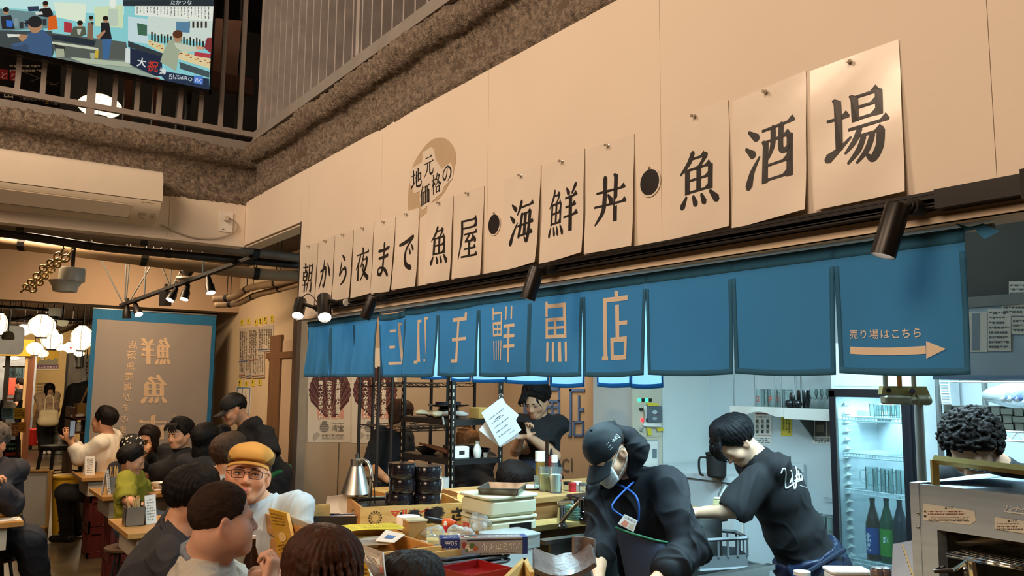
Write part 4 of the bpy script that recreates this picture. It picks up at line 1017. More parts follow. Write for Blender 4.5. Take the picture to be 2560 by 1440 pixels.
for i,(x,y,h)in enumerate(((606,806,14),(622,803,14),(641,806,16),(652,803,18),(664,800,18),(681,797,18),(600,958,18),(617,960,15),(633,957,18),(650,955,17))):
 t=thing('price_tag','small yellow price tag %s the menus, %s from the dark door'%('above' if i<6 else 'below',('first','second','third','fourth','fifth','sixth','first','second','third','fourth')[i]),'tag',onm(x,y),'yellow tags %s the menus'%('above' if i<6 else 'below'))
 MB().add([onm(x-4,y-h/2,.003),onm(x-4,y+h/2,.006),onm(x+4,y+h/2,.006),onm(x+4,y-h/2,.003),onm(x-4,y-h/2,.001),onm(x-4,y+h/2,.001),onm(x+4,y+h/2,.001),onm(x+4,y-h/2,.001)],[(0,1,2,3),(4,7,6,5),(0,4,5,1),(1,5,6,2),(2,6,7,3),(3,7,4,0)]).build('card',M('yellow card','#cdb63f',.6),t,smooth=0)
 Paint(lambda xx,yy,e=0.:onm(xx,yy,.008+e)).scrib('#3a3020',x-2,y-h/2+3,x+2,y+h/2-3,1,i,5,True).build('print',t)
t=thing('notice_sheet','white notice in a blue frame behind the staff member in the black cap','notice',onm(609,1000))
s=Paint(lambda x,y,e=0.:onm(x,y,.004+e));s.poly('#4c6f93',[(593,968),(627,969),(624,1035),(590,1040)]).poly('#d8cec0',[(595,971),(606,971),(604,1036),(592,1037)]).poly('#d8cec0',[(608,971),(625,971),(622,1034),(606,1035)]).scrib('#7c6d5c',599,978,604,1025,1,1,5,True).scrib('#7c6d5c',612,978,619,1025,1,2,5,True)
p=MB().add([onm(*q_,.0035)for q_ in((592,967),(628,968),(625,1036),(589,1041))]+[onm(*q_,.0005)for q_ in((592,967),(628,968),(625,1036),(589,1041))],[(0,3,2,1),(4,5,6,7),(0,4,7,3),(1,2,6,5),(0,1,5,4),(2,3,7,6)]).build('backing',m_paper,t,smooth=0);s.build('print',t)
for i,(x0,x1,mt,d)in enumerate(((676,703,wood('jamb timber','#7e5a38','#6a4a2d',4,(5,5,.5)),.03),(736,746,wood('jamb dark','#54402e','#3f2f22',4,(5,5,.5)),.04))):
 a,b=onx(x0,1000,XM-.001),onx(x1,1000,XM-.001)
 struct(MB().bx((XM-d,b.y,0),(XM,a.y,a.z+(1.66-a.z)+.6 if i else 2.05)).build('trim_%d'%(6+i),mt,smooth=0))
a,b=onx(672,882,XM),onx(742,878,XM)
struct(MB().bx((XM-.032,b.y,b.z-.06),(XM-.001,a.y,b.z)).build('trim_8',_M['jamb timber'],smooth=0))
a,b=onx(704,1000,XM),onx(735,1000,XM)
struct(MB().bx((XM-.012,b.y,0),(XM-.001,a.y,1.99)).build('door_1',M('door cream','#c7ab90',.6,var=.03),smooth=0))
# ------------------------------------------------------------------ lantern hall beyond the beam
G='paper lanterns in the far hall'
for px,py,d,rx,ry,lb,mt,star in((2,810,10.5,15,30,'white ribbed lantern cut by the picture edge',m_lant,0),(105,815,10.0,31,31,'white ribbed lantern, largest whole one of the far hall',m_lant,0),(205,845,9.4,26,34,'white ribbed lantern hanging closest to the blue banner',m_lant,0),(60,825,13.5,17,15,'small plain glowing globe beside the largest lantern',m_lant2,0),(130,848,12.0,25,28,'white ribbed lantern half hidden behind the largest one',m_lant,0),(87,872,14.0,19,18,'small ribbed lantern under the largest one',m_lant,0),(177,869,14.0,18,15,'white lantern printed with a red star',m_lant2,1),(150,868,16.0,12,10,'small glowing globe beside the star lantern',m_lant2,0),(198,884,16.0,12,8,'small glowing globe under the lantern next to the banner',m_lant2,0),(106,884,16.5,14,11,'small ribbed lantern, lowest of the middle ones',m_lant,0),(36,895,16.0,10,7,'small glowing lantern above the shop doorway',m_lant,0)):
 lantern(px,py,d,rx,ry,lb,G,2.86,mt,star)
m_fabric=M('sign plastic','#d8cdb4',.5,emit=.25)
t=thing('hanging_sign','cream rounded sign board hanging beside the lanterns','sign',P(24,856,11))
q=axes(-ray(24,856));s_=11/FPX
MB().rbox(P(24,850,11),(62*s_,72*s_,.06),12*s_,mat3(q[0],q[1],q[2])).build('board',m_fabric,t);MB().tube([P(24,820,11),(P(24,820,11).x,P(24,820,11).y,2.86)],.008,6).build('cord',m_black,t)
t=thing('pendant_lamp','grey dome pendant lamp in front of the cream sign','lamp',P(20,835,10.4))
c=P(20,845,10.4);MB().lathe([(.062,-.02),(.075,.0),(.07,.04),(.05,.075),(.015,.09),(0,.09)],c,18).build('shade',M('grey shade','#8d8473',.5),t);MB().tube([c+V((0,0,.085)),(c.x,c.y,2.86)],.006,6).build('cord',m_black,t)
for k,(px,py,d,lb)in enumerate(((135,780,10.5,'white box projector unit under the far ceiling'),(157,805,11.0,'yellowish bowl lamp under the far ceiling'))):
 c=P(px,py,d);t=thing('ceiling_unit' if k==0 else 'ceiling_lamp',lb,'ceiling unit' if k==0 else 'lamp',c)
 if k==0:MB().rbox(c,(.17,.2,.11),.02).build('case',m_white,t);MB().tube([c-V((0,0,.05)),c-V((0,0,.1))],.06,12).build('lens_ring',m_black,t)
 else:MB().lathe([(0,-.06),(.05,-.05),(.07,0),(.065,.02),(0,.025)],c,16).build('bowl',M('bowl glow','#e0cf9c',.5,emit=.4),t)
 MB().tube([c+V((0,0,.02)),(c.x,c.y,2.86)],.008,6).build('stem',m_black,t)
for k,(a,b,d)in enumerate((((-20,765),(120,775),9.6),((0,795),(230,802),12.0),((150,830),(232,800),11.0),((-10,810),(80,790),11.5))):
 p,q_=P(*a,d),P(*b,d+.6);t=thing('ceiling_pipe',('black track pipe under the far ceiling, closest to the beam','thin pipe crossing behind the lanterns','white pipe slanting towards the banner','black pipe behind the cut lantern')[k],'pipe',p)
 MB().tube([p,q_],.02 if k!=2 else.03,8).build('run',m_black if k!=2 else m_duct,t);MB().tube([lerp(p,q_,.5),V((lerp(p,q_,.5).x,lerp(p,q_,.5).y,2.86))],.006,5).build('hanger',m_blackm,t)
YF=24.48
onf=lambda x,y,e=0.:ony(x,y,YF)-V((0,e,0))
def poster(name,lb,cat_,fn,x0,y0,x1,y1,base,th=.004,grp=None):
 C0=[fn(x0,y0,th),fn(x0,y1,th),fn(x1,y1,th),fn(x1,y0,th)];C1=[fn(x0,y0,.0005),fn(x0,y1,.0005),fn(x1,y1,.0005),fn(x1,y0,.0005)]
 t=thing(name,lb,cat_,sum(C0,V())/4,grp)
 MB().add(C0+C1,[(0,1,2,3),(4,7,6,5),(0,4,5,1),(1,5,6,2),(2,6,7,3),(3,7,4,0)]).build('sheet',base,t,smooth=0)
 return t,Paint(lambda x,y,e=0.:fn(x,y,th+.0006+e*3))
t,s=poster('poster','yellow poster with a skyline and purple lettering band','poster',onf,93,878,146,925,M('poster yellow','#d8b02a',.6))
s.poly('#8d8a70',[(94,906),(100,900),(104,890),(110,890),(113,902),(122,896),(130,902),(138,894),(145,898),(145,915),(94,915)]);s.oval('#e9dfc0',106,896,5,5,10).rect('#6b3f6a',93,912,146,922).rect('#e6d9b8',93,922,146,926);s.text('#f0e4d4','ルービロポッサ',96,920.5,5.2,width=48,bold=.02);s.build('print',t)
t,s=poster('poster','red and orange poster on the grey far panel','poster',onf,173,947,197,976,M('poster red','#c24a1f',.6))
s.poly('#e7903a',[(175,964),(185,958),(195,962),(195,970),(180,970)]).scrib('#f2dcb0',176,950,194,957,2,1,4);s.line('#e9d9c4',[(173,947),(197,947),(197,976),(173,976),(173,947)],1);s.build('print',t)
t,s=poster('poster','dark poster with a bowl picture beside the red poster','poster',onf,199,948,207,975,M('poster dark','#3a2a22',.6));s.oval('#c9a27a',203,962,3,4,10);s.build('print',t)
a,b=ony(172,885,24.46),ony(232,1012,24.46)
t=thing('wall_panel','grey concrete panel with dark frame on the far wall','panel',((a.x+b.x)/2,24.45,1.4))
MB().bx((a.x,24.44,b.z),(b.x,24.475,a.z)).build('slab',M('concrete grey','#6f6b64',.8,var=.25,scale=3),t,smooth=0)
MB().bx((a.x-.05,24.42,b.z-.05),(a.x,24.475,a.z)).bx((a.x,24.42,b.z-.05),(b.x,24.475,b.z)).build('frame',m_black,t,smooth=0)
a,b=P(187,912,18.5),P(209,912,18.5)
t=thing('extractor_drum','brushed metal extractor drum hanging near the grey panel','extractor',(a+b)/2)
MB().tube([P(198,888,18.5),P(198,916,18.5)],11/FPX*18.5,16).build('drum',m_steel2,t);MB().tube([P(198,916,18.5),P(198,921,18.5)],9/FPX*18.5,14).build('rim',m_black,t);MB().tube([P(198,889,18.5),V((P(198,889,18.5).x,P(198,889,18.5).y,2.86))],.03,8).build('duct',m_steel2,t)
t,s=poster('menu_board','white menu board edge beside the blue banner','menu',lambda x,y,e=0.:P(x,y,10.5-e),209,898,226,980,m_paper,.02)
MB().tube([P(217,899,10.49),V((P(217,899,10.49).x,P(217,899,10.49).y,2.86))],.005,5).build('cord',m_black,t)
s.scrib('#6d6a6a',212,905,222,975,1,3,5,True);s.build('print',t)
t=thing('wall_rack','wire rack with a pinkish sheet on the cream far wall','rack',onf(115,975,.05))
MB().bx(onf(104,967,.03),onf(128,993,.02)).build('sheet',M('pink sheet','#b98e72',.7),t,smooth=0)
k=MB()
for x in(106,118,126):k.tube([onf(x,956,.06),onf(x,985,.06)],.012,4)
for y in(958,966,974):k.tube([onf(92,y,.06),onf(128,y-1,.06)],.012,4)
k.build('wire',M('rack wire','#bba88a',.5),t)
t=thing('shop_partition','dark timber door frame of the far shop','door frame',P(70,1000,16))
for x0,x1,mt in((68,84,m_wd),(10,22,m_black),(60,68,M('pale post','#b89a6a',.6))):MB().bx((P(x0,950,15).x,P(x0,950,15).y,0),(P(x1,950,15.05).x,P(x1,950,15.05).y+.06,2.3)).build('jamb',mt,t,smooth=0)
MB().bx((P(-20,915,15).x,P(-20,915,15).y,2.0),(P(84,915,15).x,P(84,915,15).y+.05,2.3)).build('header',M('awning yellow','#b58a1e',.7),t,smooth=0)
t=thing('shop_cloth','light blue shop cloth with dark brush lettering in the far doorway','curtain',P(40,928,16.5))
MB().grid(lambda a,b:P(20+38*a,945-28*b,16.5+.05*math.sin(9*a)),8,4,.005).build('cloth',M('pale blue cloth','#86a9ba',.8),t);Paint(lambda x,y,e=0.:P(x,y,16.4-e)).text('#2a3440','さん',22,940,12,width=34).build('lettering',t)
MB().tube([P(8,917,16.5),P(70,917,15.3)],.015,6).build('rod',m_black,t)
t=thing('shop_backwall','warm lit shelves inside the far shop','shelf',P(30,960,19.5))
MB().bx((P(-40,950,19.5).x,P(-40,950,19.5).y,0),(P(90,950,19.5).x,P(90,950,19.5).y+.1,2.2)).build('back',M('shop back','#8a93a0',.7,var=.2),t,smooth=0)
for y in(985,1000):MB().bx((P(18,y,19).x,P(18,y,19).y,P(18,y,19).z),(P(62,y,19).x,P(62,y,19).y+.3,P(18,y,19).z+.04)).build('board',m_wd,t,smooth=0)
MB().rbox(P(29,965,18.6),(.14,.1,.42),.02).build('sign_box',M('red white box','#b04a38',.6),t)
def gz(px,py,z=0.):return onz(px,py,z)
t=thing('leaning_board','tall brown board with pale timber edge leaning behind the standing woman','board',gz(66,1100))
p0,p1,p2,p3=P(63,1102,20.6),P(112,1100,20.9),P(118,997,21.1),P(94,997,20.9);p0.z=p1.z=.003
MB().add([p0,p1,p2,p3]+[p+V((.0,.08,0))for p in(p0,p1,p2,p3)],[(0,1,2,3),(7,6,5,4),(0,4,5,1),(1,5,6,2),(2,6,7,3),(3,7,4,0)]).build('sheet',M('kraft board','#7a5a3c',.7,var=.15),t,smooth=0)
MB().tube([p0+V((0,-.03,.03)),P(95,996,20.85)],.03,4).tube([P(95,997,20.85),P(120,997,21.05)],.02,4).build('edge',M('pale timber','#c9a46a',.6),t)
t=thing('beer_crate','red plastic beer crate on a dolly by the standing woman','crate',gz(95,1112))
c=P(95,1094,18.6);c.z=.29;MB().rbox(c,(.46,.34,.36),.03,rotz(.4)).build('body',M('red crate','#b3201c',.5),t)
s=Paint(quadmap(c+V((-.16,-.2,-.12)),X1,Z1));s.rect('#e0d3c4',0,0,.2,.075).scrib('#b3201c',.02,.02,.19,.06,1,3,.02);s.build('label',t)
for dx in(-.15,.15):MB().ell(c+V((dx,-.1,-.235)),(.04,.03,.052)).build('caster',m_black,t)
for k in range(5):
 c=P(152,1060,17.6);c.z=.075+(4-k)*.152;t=thing('beer_keg','steel beer keg, %s of the stack behind the woman'%('top','second','middle','fourth','bottom')[k],'keg',c,'stacked kegs')
 R_=.13;MB().lathe([(R_*.9,-.07),(R_,-.06),(R_,-.045),(R_*.93,-.04),(R_*.93,.04),(R_,.045),(R_,.06),(R_*.9,.07),(0,.07)],c,18).build('barrel',m_steel2,t);MB().lathe([(R_*.97,.062),(R_*.99,.068),(R_*.9,.074)],c,16).build('rim',m_chrome,t)
t=thing('bar_stool','black metal stool with splayed legs in the aisle','stool',gz(150,1175))
c=P(152,1118,9.6);hs=.17
MB().rbox(c,(hs*2,hs*2,.05),.03,rotz(.3)).build('seat',m_blackm,t)
for k,(sx,sy)in enumerate(((-1,-1),(1,-1),(1,1),(-1,1))):
 a=c+rotz(.3)@V((sx*hs*.85,sy*hs*.85,-.02));b=c+rotz(.3)@V((sx*hs*1.3,sy*hs*1.3,0));b.z=0;MB().tube([a,b],[.022,.016],6).build('leg',m_blackm,t)
MB().tube([c+rotz(.3)@V((sx*hs*1.05,sy*hs*1.05,-.28))for sx,sy in((-1,-1),(1,-1),(1,1),(-1,1))],.010,6,closed=True).build('foot_ring',m_blackm,t)
t=thing('waste_bin','yellow plastic bin beneath the photographer table','bin',gz(165,1260))
c=P(167,1192,8.6);h_=c.z;MB().lathe([(.10,-h_+.002),(.135,-.34*0-.02),(.145,-.01),(.145,.02),(.13,.02),(.095,-h_+.05),(0,-h_+.05)],c,20).build('tub',M('yellow plastic','#c79a18',.5),t);MB().lathe([(.146,.0),(.152,.005),(.152,.022),(.14,.024)],c,20).build('rim',M('yellow rim','#d5a81f',.5),t)
t=thing('service_shelf','dark wooden service shelf with bottles against the blue banner edge','shelf',P(198,1080,9.4))
c0=P(184,1010,9.3);c1=P(212,1010,9.9)
for y in(1045,1078,1108):z=P(195,y,9.4).z;MB().bx((c0.x,c0.y,z-.02),(c1.x,c1.y,z)).build('board',m_wd,t,smooth=0)
for x_,y_ in((c0.x,c0.y),(c1.x-.03,c0.y)):MB().bx((x_,y_,0),(x_+.03,c1.y,P(195,1040,9.4).z+.1)).build('upright',m_wd,t,smooth=0)
c=P(203,1026,9.5);t=thing('cardboard_box','small cardboard box on the service shelf','box',c)
MB().box(c,(.13,.12,.16),rotz(.2)).build('carton',M('cardboard','#a5803f',.8),t,smooth=0);MB().box(c+rotz(.2)@V((0,-.0,.081)),(.03,.12,.002),rotz(.2)).build('tape',M('tape','#c9a55a',.4),t,smooth=0)
c=P(196,1069,9.4);t=thing('condiment_bottle','white capped bottle on the service shelf','bottle',c);MB().lathe([(0,-.045),(.03,-.045),(.032,.02),(.018,.035),(.018,.045)],c,14).build('body',m_white,t);MB().lathe([(.02,.045),(.02,.062),(0,.064)],c,12).build('cap',m_paper,t)
c=P(193,1040,9.35);t=thing('folded_cloth','white crumpled cloth on the service shelf','cloth',c)
s=SDF();s.ell(c,(.07,.05,.018));s.ell(c+V((.04,0,.012)),(.04,.03,.014));sdf_obj(s,.008,'folds',m_paper,t)
c=P(198,1005,10.2);t=thing('hanging_jacket','black jacket hanging beside the blue banner','jacket',c)
s=SDF();s.cap(c+V((-.06,0,.14)),c+V((-.12,0,-.32)),.10,.10,.05);s.cap(c+V((.08,0,.16)),c+V((.03,0,-.1)),.11,.10,.05);sdf_obj(s,.02,'cloth',m_blackm,t);MB().tube([c+V((.0,0,.2)),(c.x,c.y,2.86)],.006,5).build('hook',m_steel2,t)
MB().tube([P(203,1008,9.9),P(222,965,9.9)],.012,6).build('strap',M('tan strap','#c09a68',.6),t)
t=thing('flyer_stand','black stand with flyers and a chalk menu beside the far shop','stand',gz(35,1160))
p=lambda x,y,e=0.:P(x,y,10.6-e)
for x in(5,53):MB().tube([P(x,1000,10.62),V((P(x,1000,10.62).x,P(x,1000,10.62).y,0))],.02,6).build('post',m_blackm,t)
MB().add([p(2,1100,.0),p(52,1098,.0),p(52,1165,.0),p(2,1168,.0)]+[P(2,1100,10.7),P(52,1098,10.7),P(52,1165,10.7),P(2,1168,10.7)],[(3,2,1,0),(4,5,6,7),(0,1,5,4),(2,3,7,6),(1,2,6,5),(3,0,4,7)]).build('chalkboard',m_black,t,smooth=0)
s=Paint(lambda x,y,e=0.:P(x,y,10.55-e*20));s.scrib('#4e8f86',12,1106,48,1116,1,1,4);s.scrib('#77a39a',12,1116,48,1127,1,2,4);s.poly('#8f2f28',[(12,1132),(50,1130),(50,1138),(12,1140)]);s.build('writing',t)
for k,(x0,y0,x1,y1,c_,lb)in enumerate(((4,1019,33,1047,'#5e93ad','light blue flyer on the black stand'),(34,1020,63,1047,'#c9a227','yellow flyer on the black stand'),(10,1056,29,1094,'#d9cdbb','white printed flyer on the black stand'),(29,1058,47,1090,'#8f5a34','flyer with a food photo on the black stand'),(46,1055,65,1081,'#c5872a','orange flyer on the black stand'))):
 tt,s=poster('flyer',lb,'flyer',lambda x,y,e=0.:P(x,y,10.45-k*.01-e),x0,y0,x1,y1,M('flyer %d'%k,c_,.6),.006,'flyers on the black stand')
 s.scrib('#4a4038' if k!=3 else '#d9b98a',x0+3,y0+4,x1-3,y1-5,4,k,4);s.build('print',tt)
 MB().tube([P((x0+x1)/2,y0+1,10.45-k*.01),P((x0+x1)/2,y0+1,10.63)],.008,5).build('clip',m_blackm,tt)
c=P(28,1010,10.3);t=thing('paper_leaflet','curled white leaflet standing on the flyer stand','leaflet',c)
MB().grid(lambda a,b:P(7+a*34+b*8*(1-a),1019-b*(18-8*a),10.4-.1*math.sin(2*a)),6,4,.003).build('sheet',m_paper,t);MB().tube([P(24,1018,10.35),P(24,1022,10.62)],.01,5).build('clip',m_blackm,t)
# ------------------------------------------------------------------ figure builder: one smooth body, clothes, hair
FW=RC@V((0,0,-1));FW.z=0;FW.normalize()
RT=RC@V((1,0,0));RT.z=0;RT.normalize()
def facing(yaw,pitch=0.):
 0
 a,b=math.radians(yaw),math.radians(pitch)
 return((-FW*math.cos(a)+RT*math.sin(a))*math.cos(b)-Z1*math.sin(b)).normalized()
m_hairs={}
def hair_mat(hexc,rough=.42):
 k=hexc
 if k not in m_hairs:m_hairs[k]=M('hair '+hexc,hexc,min(.85,rough+.25),spec=.18,var=.35,scale=40,bump=.25,bscale=260)
 return m_hairs[k]
def skin_mat(hexc):return M('skin '+hexc,hexc,.5,spec=.4,var=.04,scale=30,bump=.05,bscale=400,attr='Col')
m_eye=M('eye white','#d9d0c6',.2,var=0);m_iris=M('iris','#1a100b',.15,var=0);m_lash=M('lash','#17100d',.6)
class Fig:
 def __init__(s,label,hc,Z,yaw,pitch=0.,roll=0.,scale=1.,skin='#d3a07c',name='person',vox=None,group=None):
  s.Z=Z;s.vox=vox or max(.0044,Z*.00132);s.sc=scale;s.skin=skin
  s.hc=P(hc[0],hc[1],Z)if len(hc)==2 else V(hc)
  y=facing(yaw,pitch);z=facing(yaw,pitch-90)
  s.R=mat3(y.cross(z),y,z)
  if roll:s.R=s.R@Matrix.Rotation(math.radians(roll),3,'Y')
  s.t=thing(name,label,'person',V((s.hc.x,s.hc.y,max(0,s.hc.z-1.2))),group)
  s.b=SDF();s.head();s.top=SDF();s.low=SDF()
 def L(s,x,y,z):return s.hc+s.R@V((x,y,z))*s.sc
 def le(s,b,c,r,k=.02,op='u',rot=None):
  R=s.R if rot is None else s.R@rot
  b.ell(s.L(*c),[x*s.sc for x in r],R,k,op)
 def lc(s,b,a,c,ra,rb=None,k=.015,op='u'):b.cap(s.L(*a),s.L(*c),ra*s.sc,(rb if rb is not None else ra)*s.sc,k,op)
 def head(s):
  b=s.b
  s.le(b,(0,-.014,.036),(.076,.094,.086),.01)
  s.le(b,(0,.030,-.030),(.062,.062,.074),.03)
  for e in(-1,1):
   s.lc(b,(e*.056,-.006,-.048),(e*.022,.052,-.094),.019,.018,.025)
   s.le(b,(e*.044,.054,-.030),(.024,.026,.026),.02)
   s.le(b,(e*.079,-.010,-.012),(.009,.021,.033),.008,rot=Matrix.Rotation(e*.35,3,'Z'))
   s.le(b,(e*.089,-.004,-.008),(.007,.011,.019),.006,'s')
  s.le(b,(0,.066,-.094),(.026,.022,.018),.02)
  s.lc(b,(-.034,.076,.014),(.034,.076,.014),.014,k=.02)
  for e in(-1,1):s.le(b,(e*.032,.099,-.006),(.019,.016,.011),.012,'s')
  for e in(-1,1):s.le(b,(e*.032,.0745,-.006),(.0165,.013,.013),.004)
  s.lc(b,(0,.086,.004),(0,.104,-.034),.0085,.0125,.012)
  for e in(-1,1):s.le(b,(e*.0125,.094,-.039),(.0095,.011,.0085),.006)
  s.lc(b,(-.019,.084,-.0645),(.019,.084,-.0645),.0072,k=.008);s.lc(b,(-.015,.084,-.0745),(.015,.084,-.0745),.0078,k=.008)
  s.lc(b,(-.022,.095,-.0695),(.022,.095,-.0695),.0028,k=.004,op='s')
 def face(s,eyes=True,brow='#1b1410',glasses=None,mouth=None,lid=1.):
  if eyes:
   for e in(-1,1):
    ey=MB().ell(s.L(e*.032,.0835,-.0065),(.0125*s.sc,.0065*s.sc,.0046*s.sc*lid),s.R,12,8).build('eye',m_eye,s.t,smooth=180)
    MB().ell(s.L(e*.031,.0862,-.006),(.0055*s.sc,.0042*s.sc,.0045*s.sc*lid),s.R,10,6).build('iris',m_iris,ey,smooth=180)
    MB().tube([s.L(e*(.032+.0145*math.cos(a)),.0885-.0035*abs(math.cos(a)),-.0052+.0052*lid*math.sin(a))for a in[PI*i/6 for i in range(7)]],.0014*s.sc,5).build('lash',m_lash,ey,smooth=180)
  if brow:
   for e in(-1,1):MB().tube([s.L(e*x,y,z)for x,y,z in((.012,.0915,.0145),(.028,.0905,.0185),(.046,.079,.013))],[.0026*s.sc,.0036*s.sc,.0015*s.sc],6).build('eyebrow',M('brow '+brow,brow,.8),s.t,smooth=180)
 def colour(s,p):
  R=np.array(s.R);q=((p-np.array(s.hc))@R)/s.sc
  c=np.ones((len(p),3))
  def blob(cx,cy,cz,rx,ry,rz):return np.exp(-(((q[:,0]-cx)/rx)**2+((q[:,1]-cy)/ry)**2+((q[:,2]-cz)/rz)**2))
  lips=blob(0,.09,-.0695,.021,.02,.010);c*=1-lips[:,None]*np.array([.12,.42,.38])
  for e in(-1,1):
   c*=1-blob(e*.045,.06,-.035,.03,.04,.025)[:,None]*np.array([0,.10,.11]);c*=1-blob(e*.084,-.01,-.01,.015,.03,.04)[:,None]*np.array([.02,.16,.16])
   c*=1-blob(e*.032,.085,-.008,.02,.015,.012)[:,None]*np.array([.12,.2,.2])
  c*=1-blob(0,.105,-.035,.02,.015,.02)[:,None]*np.array([0,.09,.09])
  if getattr(s,'stub',0):
   m=np.clip(blob(0,.06,-.09,.05,.06,.035)-lips,0,1);c*=1-m[:,None]*s.stub*np.array([.5,.45,.4])
  if getattr(s,'scalp',None):
   h=np.clip((q[:,2]-s.scalp[0]-s.scalp[1]*q[:,1])/.012,0,1)*(q[:,2]>-.09);c*=1-h[:,None]*np.array([.75,.78,.8])
  return c
  # ---- body: neck base and pelvis in world space, torso facing f
 def torso(s,neck,pelvis,yaw,wide=1.,thick=.013,belly=1.,shoulder_drop=.03):
  s.nk=neck;s.pv=pelvis;ax=(neck-pelvis).normalized();f=facing(yaw)
  f=(f-ax*f.dot(ax)).normalized();lat=f.cross(ax).normalized();s.f,s.lat,s.ax=f,lat,ax
  k=s.sc*wide;Ln=(neck-pelvis).length
  R=mat3(lat,f,ax);s.TR=R
  ch=neck-ax*Ln*.30;ab=neck-ax*Ln*.68
  s.sh={e:neck-ax*shoulder_drop*s.sc+lat*e*.158*k for e in(-1,1)}
  s.hip={e:pelvis+lat*e*.085*k for e in(-1,1)}
  for B,t in((s.b,0.),(s.top,thick)):
   B.ell(ch,(.160*k+t,.105*s.sc*belly+t,.185*s.sc+t),R,.03)
   B.ell(ab,(.140*k+t,.100*s.sc*belly+t,.17*s.sc+t),R,.06)
   if t:B.cap(neck-ax*.035*s.sc,ch,.066*s.sc+t,.095*s.sc+t,.03)
   B.ell(pelvis,(.160*k+t,.115*s.sc*belly+t,.13*s.sc+t),R,.06)
   for e in(-1,1):B.cap(neck-ax*.035*s.sc+lat*e*.04*k,s.sh[e],.046*s.sc+t,.047*s.sc+t,.04)
  s.b.cap(s.L(0,-.026,-.05),neck-f*.01*s.sc,.054*s.sc,.060*s.sc,.03)
  s.b.cap(neck,ch,.06*s.sc,.09*s.sc,.03)
 def arm(s,e,elbow,wrist,sleeve=.55,loose=.016,hand=None,shoulder=None,cuff=True):
  0
  k=s.sc;sh=shoulder or s.sh[e];s.sh[e]=sh
  s.b.chain([sh,elbow],[.052*k,.040*k],.03);s.b.chain([elbow,lerp(elbow,wrist,.3),wrist],[.040*k,.041*k,.027*k],.012)
  t=loose;B=s.top
  if sleeve<=1:
   end=lerp(sh,elbow,sleeve);B.cap(sh,end,.049*k+t*.9,.047*k+t*1.4,.035)
   s.open_end(end,(elbow-sh).normalized(),.03*k+t)
  else:
   B.cap(sh,elbow,.049*k+t*.9,.043*k+t,.035)
   q=sleeve-1;end=lerp(elbow,wrist,q)
   B.cap(elbow,end,.044*k+t,(.036*k+t if q>.8 else.042*k+t),.03)
  if hand:s.hand(wrist,*hand)
 def open_end(s,end,d,r):
  s.__dict__.setdefault('ends',[]).append((end,d))
 def hand(s,wrist,f,n,side=1,curl=.5,thumb=.5,k=None,spread=.0):
  k=k or s.sc;f=V(f).normalized();n=(V(n)-f*V(n).dot(f)).normalized();lat=f.cross(n)*side;b=s.b
  b.cap(wrist,wrist+f*.03*k,.025*k,.027*k,.012)
  b.box(wrist+f*.055*k+n*.002,(.041*k,.042*k,.0135*k),mat3(lat,f,n),.012*k,.012)
  b.ell(wrist+f*.038*k+lat*.026*k+n*.010*k,(.017*k,.027*k,.014*k),mat3(lat,f,n),.012)
  cs=curl if hasattr(curl,'__len__')else[curl]*4
  for i in range(4):
   p=wrist+f*(.092-.004*abs(i-1))*k+lat*(.031-.0205*i)*k;L_=(.074,.082,.076,.060)[i]*k;a=0;r_=.0090*k
   for j,(fr,w)in enumerate(((.46,.75),(.30,1.05),(.24,.75))):
    a+=cs[i]*w;d=f*math.cos(a)+n*math.sin(a)+lat*spread*(1.5-i)*.12
    q=p+d.normalized()*L_*fr;b.cap(p,q,r_,r_*.92,.004);p=q;r_*=.92
  p=wrist+f*.026*k+lat*.030*k+n*.006*k;d=(f*.55+lat*(.8-.5*thumb)+n*(.25+.6*thumb)).normalized();q=p+d*.048*k
  b.cap(p,q,.0125*k,.0105*k,.008);d2=(d+f*.5-lat*.35*thumb+n*.2*thumb).normalized();b.cap(q,q+d2*.034*k,.0105*k,.0085*k,.005)
  s.tip=q
 def leg(s,e,knee,ankle,loose=.018,hip=None,shoe=None,foot=None):
  k=s.sc;h=hip or s.hip[e]
  s.low.chain([h,knee],[.088*k+loose,.062*k+loose],.04);s.low.chain([knee,ankle],[.060*k+loose,.042*k+loose],.03)
  s.b.cap(ankle+V((0,0,.05)),ankle,.035*k,.033*k,.02)
  if shoe:
   fd=V(foot).normalized();a=V((ankle.x,ankle.y,0));q=SDF()
   q.cap(a-fd*.03*k+Z1*.045*k,a+fd*.14*k+Z1*.035*k,.042*k,.036*k,.02);q.cap(a+Z1*.06*k,a+Z1*.10*k,.044*k,.04*k,.03);q.cut(V((0,0,.002)),-Z1)
   sdf_obj(q,s.vox*1.1,'shoe',shoe,s.t)
 def folds(s,amp,sc=16.,seed=0):
  ax=np.array(getattr(s,'ax',Z1));lat=np.array(getattr(s,'lat',X1))
  def f(p,n):
   q=p-np.array(s.hc);w=.10*np.stack([vnoise(q,6,seed+3),vnoise(q,6,seed+4),vnoise(q,6,seed+5)],1)
   a=np.abs(vnoise(q+w,sc*.8,seed));b=np.abs(vnoise(q*np.array([1,1,.55])+w,sc*1.7,seed+1));c=vnoise(q+w,sc*3.2,seed+2)
   r1=np.maximum(0,1-a*2.2)**2;r2=np.maximum(0,1-b*2.4)**2
   return amp*(1.25*r1+.8*r2+.22*c-.35)
  return f
